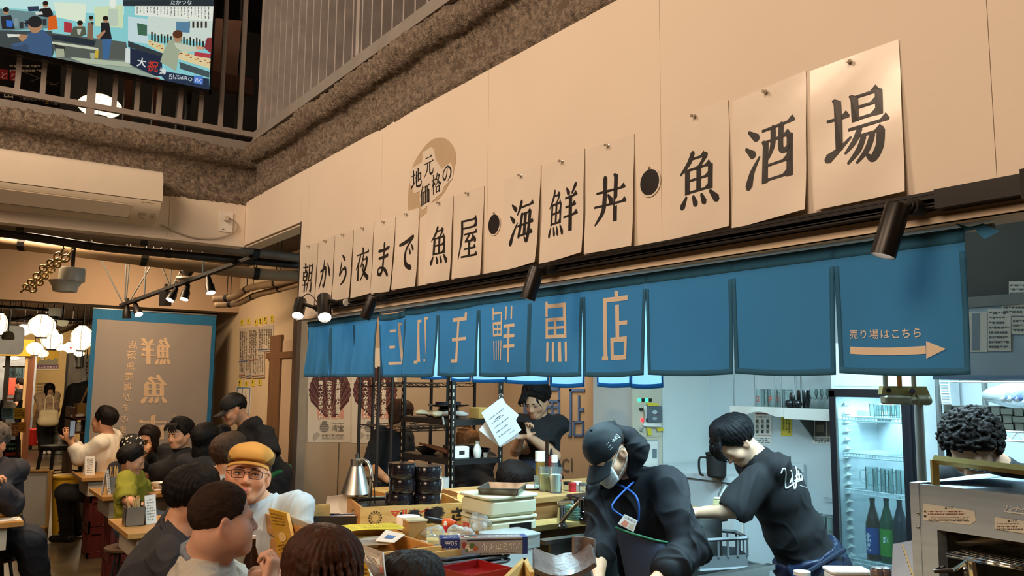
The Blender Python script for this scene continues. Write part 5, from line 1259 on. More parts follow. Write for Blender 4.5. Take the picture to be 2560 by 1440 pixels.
 def build_top(s,mat,name='shirt',amp=.007,sc=16.,hem=None,seed=1,extra=None,cuts=(),h=None):
  if hem is not None:s.top.cut(s.pv-s.ax*hem,-s.ax)
  s.top.cap(s.nk-s.ax*.02*s.sc,s.nk+s.ax*.006*s.sc,.060*s.sc,.064*s.sc,.03)
  s.top.ell(s.nk+s.ax*.050*s.sc+s.f*.014*s.sc,(.058*s.sc,.062*s.sc,.05*s.sc),s.TR,.012,'s')
  for o,n in cuts:s.top.cut(o,n)
  for en,d in getattr(s,'ends',[]):s.top.ell(en+d*(.062*s.sc),(.075*s.sc,.075*s.sc,.06*s.sc),mat3(d.orthogonal().normalized(),d.cross(d.orthogonal().normalized()),d),.006,'s')
  if extra:extra(s.top)
  return sdf_obj(s.top,h or s.vox*1.35,name,mat,s.t,s.folds(amp,sc,seed))
 def build_low(s,mat,name='trousers',amp=.006,seed=5,hip=True):
  if hip:s.low.ell(s.pv,(.172*s.sc,.130*s.sc,.13*s.sc),s.TR,.05)
  return sdf_obj(s.low,s.vox*1.5,name,mat,s.t,s.folds(amp,15,seed))
 def collar(s,mat,r=.014,rise=.018,front=.055,flap=.05,rad=1.):
  q=SDF();n=s.nk;k=s.sc;f,l,a=s.f,s.lat,s.ax;pts=[]
  for i in range(13):
   t=math.radians(-160+320*i/12);c=math.cos(t);pts.append(n+(-f*c*.070+l*math.sin(t)*.074)*k*rad+a*((rise+.012)*c*.6+rise*.4-(1-c)*.5*front*.5)*k)
  q.chain(pts,[r*k]*13,.008)
  for i in(0,-1):
   sg=-1 if i==0 else 1;q.cap(pts[i],pts[i]+(f*.012+l*sg*flap*.75-a*flap)*k,r*k*.9,r*k*.5,.012);q.cap(pts[i]+l*sg*.02*k,pts[i]+(f*.004+l*sg*flap*1.3-a*flap*.5)*k,r*k*.8,r*k*.5,.012)
  return sdf_obj(q,min(.0045,s.vox),'collar',mat,s.t,lambda p,nn:.001*vnoise(p,70,3))
 def build_body(s):return sdf_obj(s.b,s.vox*1.12,'body',skin_mat(s.skin),s.t,None,s.colour)
 # ---- hair made of tapered locks that run from the crown over the skull
 def hair(s,mat,front=55,side=95,back=125,n=70,t=.012,lock=.012,jit=8,hang=0.,part=None,crown=-.35,wave=0.,seed=1,base=True,fringe=None,tip=.35,vol=(1,1,1),lift=.0,cut_face=True,name='hair',vox=None,hang_in=.0,blend=.009):
  r=random.Random(seed);q=SDF();k=s.sc
  c=V((0,-.014,.036));rad=V((.076*vol[0]+t,.094*vol[1]+t,.086*vol[2]+t))
  RX=Matrix.Rotation(-crown,3,'X')
  def pt(ph,th,out=0.):
   d=RX@V((math.sin(th)*math.sin(ph),math.sin(th)*math.cos(ph),math.cos(th)))
   l=1/math.sqrt((d.x/(rad.x+out))**2+(d.y/(rad.y+out))**2+(d.z/(rad.z+out))**2)
   return c+d*l
  def end(ph):
   a=abs((ph+PI)%(2*PI)-PI)
   if a<PI/2:w=(a/(PI/2))**1.6;v=front+(side-front)*w
   else:v=side+(back-side)*((a-PI/2)/(PI/2))
   return v
  if base:
   e=(rad.x-.004,rad.y-.004,rad.z-.004)
   s.le(q,tuple(c),e,.01)
   if cut_face:q.cut(s.L(0,.052,.040),s.R@V((0,.80,-.60)),.012);q.cut(s.L(0,-.03,-.045),s.R@V((0,.25,-.97)),.012)
  n=int(n*1.7);lock*=.72
  for i in range(n):
   ph=-PI+2*PI*(i+r.random()*.8)/n;te=math.radians(max(20,end(ph)+r.uniform(-jit,jit)));p0=r.uniform(0,.25)
   sw=r.uniform(-.12,.12)+(wave*math.sin(3*ph+seed))
   if part is not None:sw+=part*math.cos(ph)*.6
   pts=[];rs=[];m=6
   for j in range(m+1):
    f=j/m;th=te*(p0+(1-p0)*f);o_=lift*math.sin(PI*min(1,f*1.05))+r.uniform(-.002,.002)
    pts.append(s.L(*pt(ph+sw*f*f,th,o_)));rs.append(max(.0022,lock*k*((.75+.5*f)if f<.5 else(1.0-(1-tip)*(f-.5)*2))))
   if hang:
    a=abs((ph+PI)%(2*PI)-PI)
    if a>.75:
     d=V((0,0,-1));p=pts[-1];rs[-1]=lock*k*.8
     for j in range(3):
      p=p+d*hang/3*r.uniform(.8,1.1)+s.R@V((-math.sin(ph)*hang_in,0,0));pts.append(p);rs.append(max(.003,lock*k*(.8-.2*j)))
   q.chain(pts,rs,blend)
  if fringe:
   for pts,r0,r1 in fringe:
    C=cat([s.L(*p)for p in pts],4);q.chain(C,[r0*k+(r1-r0)*k*i/(len(C)-1)for i in range(len(C))],.004)
  def d(p,nn):
   l=((p-np.array(s.hc))@np.array(s.R))/k;a=np.arctan2(l[:,0],l[:,1]+.03)
   return.0016*np.sin(34*a+3*vnoise(l,20,seed))*k+.0012*vnoise(l,130,seed+2)*k
  return sdf_obj(q,vox or s.vox,name,mat,s.t,d)
 def crop(s,mat,t=.007,hl=(.070,.060),seed=1,spikes=200,side=-.02):
  0
  q=SDF();k=s.sc;r=random.Random(seed)
  s.le(q,(0,-.016,.036),(.077+t*.6,.096+t,.088+t*1.3),.01)
  s.le(q,(0,.085,.0),(.085,.045,.075),.012,'s')
  q.cut(s.L(0,hl[0],hl[1]),s.R@V((0,.90,-.44)),.008)
  for e in(-1,1):s.le(q,(e*.085,.055,-.03),(.045,.055,.055),.012,'s');s.le(q,(e*.085,-.012,-.035),(.03,.026,.038),.01,'s')
  q.cut(s.L(0,-.06,-.055),s.R@V((0,.35,-.94)),.01)
  for i in range(spikes):
   u=r.uniform(.25,1);v=r.uniform(0,2*PI);d=V((math.sqrt(1-u*u)*math.cos(v),math.sqrt(1-u*u)*math.sin(v),u))
   if d.y>.62:continue
   p=V((0,-.016,.036))+V((d.x*.081,d.y*.100,d.z*.094));q.cap(s.L(*p),s.L(*(p+d*.006+V((0,.009,0)))),.0042*k,.002*k,.008)
  return sdf_obj(q,max(.0026,s.vox*.8),'hair',mat,s.t,lambda p,n:.0007*vnoise(p,190,seed)+.0008*vnoise(p,420,seed+1))
 def cap(s,mat,brim_yaw=0.,brim=.075,bw=.075,h=.0,drop=.028,tilt=0.,pattern=None,brim_drop=.022):
  0
  q=SDF();k=s.sc
  s.le(q,(0,-.010,.046),(.090,.106,.092),.01);q.cut(s.L(0,0,drop),s.R@V((0,-.10,-1)),.004)
  o=sdf_obj(q,s.vox*.9,'cap_crown',mat,s.t,lambda p,n:.0012*vnoise(p,60,3))
  def br(a,b,e=0.):
   an=-1.05+2.1*a;r_=.0+b;x=math.sin(an)*(.086);y=math.cos(an)*.088+brim*r_*(math.cos(an)**.5 if math.cos(an)>0 else 0)
   return s.L(x*(1-.05*r_),y,drop+.004-brim_drop*r_-.016*(x/.086)**2+e)
  MB().grid(lambda a,b:br(a,b),18,8,.004).build('cap_brim',mat,s.t,smooth=180)
  MB().ell(s.L(0,-.010,.139),(.007*k,.007*k,.005*k),s.R,10,6).build('cap_button',mat,s.t)
  return o
  # ------------------------------------------------------------------ people
BLK='#14100e'
m_tee=M('black cotton','#17171a',.85,var=.15,scale=5,sheen=.0);m_char=M('charcoal cotton','#2c2c31',.8,var=.12,scale=5);m_navy=M('navy apron','#1d2639',.7,var=.15,scale=4)
m_pants=M('dark trousers','#1c1a1b',.8,var=.15);m_shoe=M('black shoe','#121011',.4);m_jack=M('black windbreaker','#1b1c20',.72,var=.15,scale=4,spec=.25);m_wht=M('white shirt cotton','#d9cfbe',.8,var=.04,scale=4)
m_olive=M('olive tee','#7d7a1e',.85,var=.08);m_grn=M('green sash','#1f6b35',.7,var=.1);m_gshirt=M('grey polo','#a9a397',.85,var=.07,scale=60,bump=.1,bscale=500);m_collar=M('slate collar','#6f7783',.8,var=.08)
m_bshirt=M('pale blue linen','#bccad2',.85,var=.05,scale=8,stretch=(8,8,.5));m_inner=M('inner grey tee','#8d8c80',.85,var=.06);m_jkt=M('dark blue jacket','#23242c',.75,var=.12)
# -- man in grey polo at the counter, seen from behind his cheek
f=Fig('man with short cropped hair and grey polo shirt, fist raised to his mouth',(559,1300),2.6,120,-2,scale=.92,skin='#c4947a')
nk=P(520,1392,2.62);f.torso(nk,P(440,1800,2.62),100,1.05,belly=1.15)
f.sh[1]=P(505,1478,2.42);f.sh[-1]=P(560,1440,2.85)
f.arm(1,P(610,1600,2.40),P(668,1475,2.42),.8,.02,hand=(facing(150)*.3+Z1*.9,facing(-100),-1,1.15,.9))
f.arm(-1,P(640,1530,2.75),P(640,1436,2.66),.8,.02,hand=(facing(60)*.8+Z1*.2,-Z1,1,.8,.5))
f.stub=.12;f.le(f.b,(.05,.035,-.055),(.032,.045,.045),.03);f.le(f.b,(-.05,.035,-.055),(.032,.045,.045),.03);f.le(f.b,(0,.05,-.098),(.045,.035,.025),.03);f.b.cap(f.L(0,-.03,-.06),nk,.066,.072,.03);f.build_body();f.face(eyes=True)
f.build_top(m_gshirt,'shirt',.006,14,seed=2)
f.crop(hair_mat('#2c1e16',.6),t=.007,hl=(.070,.060),seed=4,spikes=0)
f.collar(m_collar,.013,rad=1.2)
# -- dark haired man leaning away, charcoal shirt
f=Fig('dark haired man in a charcoal shirt leaning over the table, back to us',(484,1250),3.3,128,18,scale=.94,skin='#c08d6d')
nk=P(440,1335,3.25);f.torso(nk,P(250,1640,3.2),110,1.05)
f.arm(1,P(455,1560,3.0),P(560,1580,3.0),.8,.02);f.arm(-1,P(520,1500,3.5),P(600,1520,3.5),.8,.02)
f.build_body();f.build_top(m_char,'shirt',.010,13,seed=7)
f.collar(m_char,.012,flap=.03,rad=1.1)
f.hair(hair_mat('#15110f',.35),front=70,side=98,back=126,n=110,t=.014,lock=.011,jit=7,seed=9,lift=.010,tip=.4)
# -- beret man
f=Fig('man in a tan flat cap, glasses and pale blue shirt with pursed lips',(621,1186),3.45,14,-10,-6,scale=1.04,skin='#d29a78')
nk=P(640,1262,3.5);f.torso(nk,P(668,1640,3.45),5,1.0)
f.arm(1,P(560,1560,3.4),P(600,1640,3.2),1.0,.02);f.arm(-1,P(742,1500,3.4),P(700,1620,3.2),1.0,.02)
f.stub=.2;f.build_body();f.face(lid=.75,brow='#4a3a30')
lp=SDF();f.le(lp,(0,.092,-.0665),(.0125,.009,.0062),.004);f.le(lp,(0,.092,-.0755),(.0115,.009,.006),.004);sdf_obj(lp,.0025,'lips',M('lip','#b9706a',.4),f.t)
f.build_top(m_bshirt,'shirt',.007,14,seed=3)
f.collar(m_bshirt,.012,flap=.06)
pl=[nk+f.lat*(.012+.02*math.sin(t_*2))-Z1*t_*.55+f.f*(.105+.02*math.sin(3*t_))for t_ in[i/8 for i in range(9)]]
MB().tube(pl,[.012]*2+[.03]*7,8,flat=f.lat).build('inner_shirt',m_inner,f.t,smooth=180)
m_spec=M('glasses frame','#3a1d1c',.3)
g=MB()
for e in(-1,1):
 g.tube([f.L(e*.034+.0245*math.copysign(abs(math.cos(a))**.6,math.cos(a)),.104-.010*abs(math.cos(a))*(1 if math.cos(a)*e>0 else.2),-.006+.0165*math.copysign(abs(math.sin(a))**.6,math.sin(a)))for a in[2*PI*i/18 for i in range(18)]],.0017,6,closed=True)
 g.tube([f.L(e*.059,.094,.004),f.L(e*.081,.06,.004),f.L(e*.083,-.01,.004)],.0016,6)
g.tube([f.L(-.010,.105,.0),f.L(0,.108,.003),f.L(.010,.105,0)],.0016,6);g.build('glasses',m_spec,f.t,smooth=180)
f.hair(hair_mat('#4a423c',.6),front=30,side=92,back=120,n=80,t=.001,lock=.006,jit=6,seed=5,tip=.4)
q=SDF();f.le(q,(0,-.010,.068),(.093,.110,.062),.02);f.lc(q,(-.035,.088,.062),(.035,.088,.062),.024,k=.04);q.cut(f.L(0,.02,.040),f.R@V((0,.12,-1)),.004)
def capcol(p):
 l=((p-np.array(f.hc))@np.array(f.R));m=(l[:,2]<.040+16*np.maximum(0,np.abs(l[:,0])-.042)**2+.25*np.maximum(0,-l[:,1]-.02))[:,None]*(l[:,1]<.085)[:,None]
 return np.where(m,np.array([.30,.33,.38]),np.array([1.,1.,1.]))
sdf_obj(q,.0035,'flat_cap',M('tan suede','#c99a4e',.9,var=.08,attr='Col'),f.t,lambda p,n:.001*vnoise(p,60,3),capcol)
MB().grid(lambda a,b:f.L(math.sin(-1.15+2.3*a)*.088,.062+math.cos(-1.15+2.3*a)*(.045+.022*b),.044-.010*b-.018*(2*a-1)**2),16,5,.006).build('peak',M('tan peak','#bd8f45',.9,var=.06),f.t,smooth=180)
# -- woman with a fringe, top of her head at the frame's lower edge
f=Fig('brown haired woman with a wispy fringe bowing her head at the counter',(806,1462),2.12,30,24,scale=1.0,skin='#dca884')
nk=P(760,1600,2.12);f.torso(nk,P(700,2000,2.1),60,.95);f.build_body();f.face(eyes=True)
fr=[([(x,.060,.105),(x*1.2,.104,.060),(x*1.3+dx,.112,.012),(x*1.3+dx*1.6,.106,-.028)],.0062,.0022)for x,dx in((-.045,-.012),(-.028,.004),(-.012,-.004),(.008,.005),(.024,-.003),(.042,.010),(.056,.014))]
f.hair(hair_mat('#3a2216',.28),front=58,side=108,back=128,n=130,t=.014,lock=.010,jit=4,seed=6,lift=.007,hang=.22,fringe=fr,crown=-.30,tip=.5)
f.build_top(m_tee,'shirt',.006,14)
# -- dark head at the lower edge
f=Fig('black haired person whose crown only shows at the lower edge',(1022,1512),2.4,120,25,scale=1.0,skin='#c99a78')
nk=P(1000,1640,2.4);f.torso(nk,P(960,2000,2.4),100,.95);f.build_body();f.hair(hair_mat('#191310',.35),front=60,side=100,back=125,n=90,t=.014,lock=.011,seed=8,lift=.01,hang=.1);f.build_top(m_tee)
# -- cook in black cap and mask
f=Fig('cook in a black cap, white mask and black windbreaker bending over the counter',(1520,1132),3.7,-52,46,4,scale=1.0,skin='#d9ab88')
nk=P(1580,1196,3.78);f.torso(nk,P(1665,1540,3.72),-42,1.06,.022)
f.sh[-1]=P(1505,1235,3.78);f.sh[1]=P(1672,1226,3.62)
f.arm(-1,P(1500,1352,3.68),P(1492,1462,3.45),1.3,.028,hand=(-Z1*.9-RT*.3,-FW,1,.5,.5))
f.arm(1,P(1725,1372,3.45),P(1622,1470,3.28),1.55,.030,hand=(-RT*.8-Z1*.5,-Z1,-1,.6,.5))
f.build_body();f.face(eyes=False,brow=None)
f.build_top(m_jack,'windbreaker',.013,13,seed=12)
q=SDF();q.chain([f.L(.03,-.118,.045),f.L(-.055,-.112,-.01),f.L(-.085,-.075,-.075),f.L(-.06,.0,-.13)],[.020,.036,.044,.032],.03);q.chain([f.L(.03,-.118,.045),f.L(.08,-.08,-.02),f.L(.08,.0,-.10),f.L(.05,.05,-.14)],[.016,.028,.032,.026],.03);q.ell(f.L(0,-.125,-.065),(.085,.055,.075),f.R,.03)
sdf_obj(q,.0055,'hood',m_jack,f.t,f.folds(.010,18,4))
f.hair(hair_mat('#2a231f',.6),front=60,side=84,back=112,n=90,t=.003,lock=.004,jit=5,seed=5,tip=.5,base=True)
m_cap=M('black cap twill','#1c2124',.75,var=.1,scale=60);f.cap(m_cap,brim=.085,drop=.020,brim_drop=.035)
lm=MB()
def onc(x,y,e=0.):
 a=x;r_=math.sqrt(max(0,1-((y-.046)/.092)**2));return f.L(math.sin(a)*(.0915+e)*r_,-.010+math.cos(a)*(.1075+e)*r_,y)
sg=[[(0,.0),(.15,.9),(.5,1.),(.55,.6),(.1,-.1),(.0,-.2),(.5,.1),(.9,.4)],[(.9,.4),(.75,.9),(1.1,.9),(1.05,.3),(.8,.25),(.95,.8)],[(1.3,.9),(1.25,.1),(1.5,.3),(1.7,.9),(1.65,.2),(1.9,.4)],[(2.0,.9),(1.95,.1),(2.2,.5),(2.3,.2)]]
for st in sg:lm.tube([onc(-1.95+x*.20,.052+y*.018+.006*x,.001)for x,y in cat([(a,b)for a,b in st],4)],.0011,4)
for j in range(3):
 for k in range(4):lm.tube([onc(-1.36+.05*k,.082-.013*j,.001),onc(-1.36+.05*k+.03,.084-.013*j,.001)],.0009,4)
lm.build('lettering',M('white thread','#dfe4e2',.6),f.t,smooth=180)
m_mask=M('white mask','#dfe0de',.8,var=.03)
def mk(a,b):
 u=-1.25+2.5*a;v=b;z=-.004-.105*(1-v);bul=.012*math.sin(PI*v)+.006*math.sin(6*PI*v)*.25
 return f.L(math.sin(u)*(.066+bul*.4)*(1-.22*(1-v)**2),.046+math.cos(u)*(.062+bul)-.012*(1-v)**2*0+.006*(1-v),z+.012*(abs(u)/1.25)*(1-v)*1.6-.010*(abs(u)/1.25)*v)
MB().grid(mk,20,14,.002).build('mask',m_mask,f.t,smooth=180)
for e in(-1,1):
 MB().tube(cat([mk(.5+.5*e*1.0,.93),f.L(e*.075,.015,.006),f.L(e*.086,-.018,.018),f.L(e*.086,-.030,-.01),f.L(e*.080,.0,-.050),mk(.5+.5*e,.1)],4),.002,5).build('ear_loop',m_mask,f.t,smooth=180)
ch=lambda a,b,o=.03:f.pv+(nk-f.pv)*b+f.lat*a+f.f*(.145+o)
lan=cat([nk+f.lat*.06+f.f*.06,P(1590,1240,3.52),P(1596,1300,3.50),P(1580,1305,3.5)],4);lan2=cat([nk-f.lat*.06+f.f*.08,P(1530,1262,3.5),P(1555,1290,3.49),P(1572,1300,3.49)],4)
MB().tube(lan,.006,4).tube(lan2,.005,4).build('lanyard',M('blue lanyard','#1f4f9a',.6),f.t,smooth=180)
qa=[P(1545,1310,3.46),P(1562,1286,3.47),P(1594,1302,3.46),P(1584,1330,3.45)]
cd=MB().add(qa+[p_+FW*.006 for p_ in qa],[(0,3,2,1),(4,5,6,7),(0,1,5,4),(1,2,6,5),(2,3,7,6),(3,0,4,7)]).build('name_card',m_white,f.t,smooth=0)
s=Paint(lambda x,y,e=0.:lerp(lerp(qa[0],qa[1],y),lerp(qa[3],qa[2],y),x)-FW*(.0006+e));s.poly('#d9876c',[(.1,.1),(.5,.05),(.55,.5),(.2,.6)]);s.oval('#b5543e',.3,.3,.12,.18,10).scrib('#6b5a55',.1,.68,.9,.92,2,2,.1);s.poly('#c9b49a',[(.6,.1),(.95,.15),(.9,.6),(.6,.5)]);s.build('print',cd)
ap=[(1540,1312),(1580,1330),(1632,1340),(1665,1350),(1690,1480),(1560,1480)]
def apr(a,b):
 l=lerp(P(1537,1318,3.50),P(1572,1480,3.40),b);r_=lerp(P(1668,1356,3.42),P(1712,1480,3.36),b);p=lerp(l,r_,a)
 return p-FW*(.05*math.sin(PI*a)+.008*math.sin(9*a+3*b))
MB().grid(lambda a,b:apr(a,1-b),18,14,.003).build('apron',m_navy,f.t,smooth=180)
MB().tube(cat([apr(a,0)-FW*.003 for a in(0,.25,.5,.75,1)],4),.006,5).build('apron_edge',M('green edging','#1f5a3a',.7),f.t,smooth=180)
# -- cook washing, back to us
f=Fig('cook in a black T-shirt with white script on the back, washing up',(1840,1106),4.4,-78,52,scale=.98,skin='#d5ab8c')
nk=P(1898,1150,4.4);f.torso(nk,P(2030,1415,4.35),-80,1.12,.026,1.25)
f.sh[-1]=P(1896,1200,4.24);f.sh[1]=P(1900,1190,4.65)
f.arm(-1,P(1835,1276,4.2),P(1738,1282,4.3),.86,.034,hand=(-RT,-Z1,1,.6,.5));f.arm(1,P(1828,1275,4.72),P(1735,1285,4.7),.78,.020,hand=(-RT,-Z1,-1,.6,.5))
f.build_body();f.face(eyes=False,brow=None)
f.leg(-1,P(2005,1700,4.2),P(2010,2050,4.2));f.leg(1,P(2005,1700,4.5),P(2010,2050,4.5));f.build_low(m_pants)
f.build_top(m_tee,'t_shirt',.008,13,hem=.02,seed=21)
fr=[([(x,.05,.11),(x*1.2,.108,.07),(x*1.2+dx,.120,.025),(x*1.1+dx,.124,-.012)],.009,.003)for x,dx in((-.05,-.01),(-.03,.0),(-.01,.004),(.012,.0),(.035,.008),(.052,.01))]
f.hair(hair_mat('#121113',.3),front=68,side=96,back=124,n=110,t=.018,lock=.012,jit=9,seed=13,lift=.014,fringe=fr)
def onb(x,y,e=0.):
 c0=nk-f.ax*(.115+y*.16)-f.f*(.118-.02*y);return c0+f.lat*(-.08+x*.20)-f.f*(.018-.18*(x*.20-.08)**2*4+e)
lm=MB()
def ob(px,py):return P(px,py,4.12-.12*(px-1950)/100.*0)
rt=[[(1953,1184),(1957,1173),(1962,1172),(1964,1184),(1963,1204),(1964,1219),(1968,1220),(1990,1206),(2006,1200)],[(1975,1208),(1980,1190),(1977,1176),(1984,1215),(1987,1223),(1991,1205),(1992,1178),(1989,1168)],[(1986,1202),(2004,1197)],[(1996,1178),(1998,1200),(1990,1190),(2002,1186),(2006,1200)]]
from mathutils.bvhtree import BVHTree
def lay(o,px,py,off=.003):
 0
 me=o.data;L0=parent_loc(o)or V()
 if o.name not in lay.c:lay.c[o.name]=BVHTree.FromPolygons([v.co for v in me.vertices],[p.vertices[:]for p in me.polygons])
 d=ray(px,py).normalized();h=lay.c[o.name].ray_cast(EYE-L0,d)
 return None if h[0]is None else h[0]+L0-d*off
lay.c={}
ts=[o for o in f.t.children if o.name.startswith('t_shirt')][0]
for st in rt:
 C=[lay(ts,*p)for p in cat(st,4)];C=[c for c in C if c is not None]
 if len(C)>1:lm.tube(C,.0042,5)
for k in range(8):
 C=[lay(ts,2000+k*3,1214+k*.9),lay(ts,2001.5+k*3,1214+k*.9)]
 if None not in C:lm.tube(C,.002,4)
lm.build('lettering',M('white print','#d5dde0',.7),f.t,smooth=180)
q=SDF();R=f.TR
q.ell(f.pv+f.ax*.02,(.186,.150,.16),R,.02);q.cap(f.pv,f.pv-f.ax*.05-Z1*.55,.17,.20,.1);q.cut(f.pv+f.ax*.085,f.ax,.01)
o=sdf_obj(q,.009,'apron',M('navy vinyl apron','#202a44',.38,var=.15,scale=4),f.t,f.folds(.014,12,31))
MB().tube([f.pv+f.ax*.06-f.lat*.19+f.f*a for a in(-.12,0,.12)],.012,6).build('apron_strap',m_navy,f.t)
# -- curly cook behind the grill
f=Fig('cook with dark curly hair bending behind the steel grill',(2432,1118),3.06,-48,46,scale=1.0,skin='#cfa284')
nk=P(2490,1178,3.1);f.torso(nk,P(2560,1600,3.1),-50,1.0);f.build_body();f.face(eyes=True)
q=SDF();r=random.Random(5);f.le(q,(0,-.016,.045),(.090,.108,.090),.02);q.cut(f.L(0,.062,.05),f.R@V((0,.75,-.66)),.02)
for i in range(420):
 u,v=r.uniform(-1,1),r.uniform(0,2*PI);d=V((math.sqrt(1-u*u)*math.cos(v),math.sqrt(1-u*u)*math.sin(v),u))
 if d.z<-.55 or(d.y>.45 and d.z<.32):continue
 p=(0+d.x*.104,-.016+d.y*.114,.040+d.z*.098);a=r.uniform(0,6.28);o1=d.orthogonal().normalized();o2=d.cross(o1);rr_=r.uniform(.009,.017)
 C=[f.L(*(V(p)+(o1*math.cos(a+t_)+o2*math.sin(a+t_))*rr_+d*(.006*math.sin(2*t_))))for t_ in(0,.9,1.8,2.7,3.6)]
 q.chain(C,[.0058,.006,.0055,.0045,.003],.003)
sdf_obj(q,.0034,'hair',hair_mat('#1d1613',.38),f.t)
f.build_top(m_tee,'shirt',.007,14)
# -- waiter looking at a phone
f=Fig('young waiter in a black T-shirt and navy apron looking down at a phone',(1340,1003),6.1,-28,24,scale=1.0,skin='#cf9d7a')
nk=P(1347,1050,6.15);f.torso(nk,P(1345,1200,6.1),-8,.95)
f.arm(-1,P(1288,1128,6.05),P(1303,1092,5.86),.62,.03,hand=(Z1*.7-FW*.2+RT*.3,facing(0)+RT*.4,1,.8,.7));f.arm(1,P(1388,1140,5.95),P(1322,1090,5.84),.68,.03,hand=(Z1*.5-RT*.6,facing(0)-RT*.5,-1,.8,.7))
f.build_body();f.face(lid=.5)
fr=[([(x,.05,.11),(x*1.3,.110,.06),(x*1.4+dx,.108,.02),(x*1.4+dx,.100,-.004)],.009,.003)for x,dx in((-.055,-.012),(.018,.008),(.03,.012),(.042,.014),(.054,.014))]
f.hair(hair_mat(BLK,.4),front=60,side=98,back=122,n=90,t=.016,lock=.013,jit=7,seed=31,lift=.012,fringe=fr)
f.build_top(m_tee,'t_shirt',.006,14,hem=.0,seed=6)
q=SDF();q.ell(f.pv+f.ax*.07,(.165,.13,.17),f.TR,.02);q.cap(f.pv,f.pv-Z1*.5,.155,.17,.1);q.cut(f.pv+f.ax*.155,f.ax);sdf_obj(q,.01,'apron',m_navy,f.t,f.folds(.008,12,3))
f.leg(-1,V((f.hip[-1].x,f.hip[-1].y,.5)),V((f.hip[-1].x,f.hip[-1].y,.1)));f.leg(1,V((f.hip[1].x,f.hip[1].y,.5)),V((f.hip[1].x,f.hip[1].y,.1)));f.build_low(m_pants)
t=thing('mobile_phone','slim phone held by the young waiter','phone',P(1303,1072,5.78));MB().rbox(P(1303,1072,5.80),(.07,.145,.009),.01,mat3(*axes(facing(165,-40)))).build('body',m_black,t);MB().box(P(1303,1072,5.80)+facing(165,-40)*.005,(.062,.132,.001),mat3(*axes(facing(165,-40)))).build('screen',M('phone screen','#6c7e92',.2,emit=.3),t,smooth=0)
# -- staff member in black cap bending at the far tables
f=Fig('staff member in a black cap and T-shirt with a green sash bending to a table',(584,1024),6.9,-62,22,scale=1.02,skin='#c08e6e')
nk=P(616,1066,6.95);f.torso(nk,P(686,1196,6.9),-55,1.12)
f.sh[1]=P(664,1086,6.8);f.sh[-1]=P(556,1082,6.98)
f.arm(1,P(676,1140,6.7),P(640,1160,6.45),.8,.03,hand=(-RT-Z1*.3,-Z1,-1,.5,.5));f.arm(-1,P(548,1140,6.9),P(560,1190,6.7),.8,.03,hand=(-Z1,-RT,1,.5,.5))
f.build_body();f.face(lid=.6);f.cap(M('cap black','#121011',.7,var=.1),brim=.085,drop=.022,brim_drop=.02)
f.hair(hair_mat(BLK,.5),front=30,side=84,back=112,n=60,t=.004,lock=.008,seed=3)
f.build_top(m_tee,'t_shirt',.008,13,hem=.0,seed=8)
q=SDF();q.ell(f.pv+f.ax*.02,(.20,.15,.055),f.TR,.02);sdf_obj(q,.012,'sash',m_grn,f.t,f.folds(.012,15,3))
for e in(-1,1):f.leg(e,V((f.hip[e].x,f.hip[e].y,.52)),V((f.hip[e].x,f.hip[e].y,.08)),shoe=m_shoe,foot=facing(-60))
f.build_low(m_pants)
MB().tube(cat([nk+f.f*.05+f.lat*.05,nk+f.f*.12-f.ax*.06,nk+f.f*.05-f.lat*.06],4),.003,5).ell(nk+f.f*.125-f.ax*.075,(.008,.004,.008)).build('necklace',M('chain metal','#a58a58',.3,metal=.8),f.t)
# -- man in black shirt at the table
f=Fig('young man in a black V-neck shirt looking aside at the table',(449,1086),7.0,-22,8,scale=1.0,skin='#c49674')
nk=P(452,1128,7.05);f.torso(nk,P(428,1262,7.0),-30,1.12)
f.arm(-1,P(372,1190,6.9),P(322,1200,6.6),.95,.028,hand=(-RT*.8-FW*.4,-Z1,1,.4,.5));f.arm(1,P(492,1200,6.9),P(440,1225,6.5),.95,.028)
f.stub=.2;f.build_body();f.face(lid=.6);f.build_top(m_tee,'shirt',.008,13,seed=9)
fr=[([(x,.07,.10),(x*1.2,.108,.065),(x*1.2-.008,.104,.026)],.010,.004)for x in(-.05,-.03,-.01,.01,.03,.05)]
f.hair(hair_mat(BLK,.45),front=52,side=80,back=116,n=90,t=.014,lock=.011,jit=7,seed=14,lift=.008,fringe=fr)
# -- black haired woman from behind
f=Fig('woman with straight black hair in black seen from behind',(515,1104),6.35,165,10,scale=.98,skin='#c49674')
nk=P(512,1155,6.3);f.torso(nk,P(500,1290,6.3),170,1.0);f.arm(-1,P(560,1240,6.3),P(530,1260,6.5),1.8,.022);f.arm(1,P(448,1225,6.3),P(470,1260,6.5),1.8,.022);f.build_body()
f.hair(hair_mat('#0f0d0d',.35),front=70,side=105,back=120,n=110,t=.014,lock=.012,jit=3,seed=15,lift=.006,hang=.16);f.build_top(m_tee,'shirt',.007,13)
MB().tube([P(536,1165,6.16),P(505,1195,6.14),P(480,1225,6.13)],.007,5).build('bag_strap',M('olive strap','#6f6a4a',.7),f.t)
# -- curly brown hair person, back
f=Fig('person with tousled brown hair in a pale shirt, back to us behind the flat cap',(578,1142),5.3,150,6,scale=1.0,skin='#c9916c')
nk=P(556,1188,5.3);f.torso(nk,P(540,1380,5.3),150,1.0);f.build_body()
f.hair(hair_mat('#3a2a1e',.42),front=70,side=88,back=118,n=120,t=.018,lock=.010,jit=14,seed=17,lift=.016,wave=.35,tip=.2);f.build_top(M('pale shirt','#a09a94',.8,var=.06),'shirt',.009,14)
MB().tube(cat([nk+f.lat*.10-f.f*.06,nk+f.lat*.10-f.f*.135-Z1*.10,nk+f.lat*.10-f.f*.15-Z1*.3],4),.02,6).build('bag_strap',m_blackm,f.t)
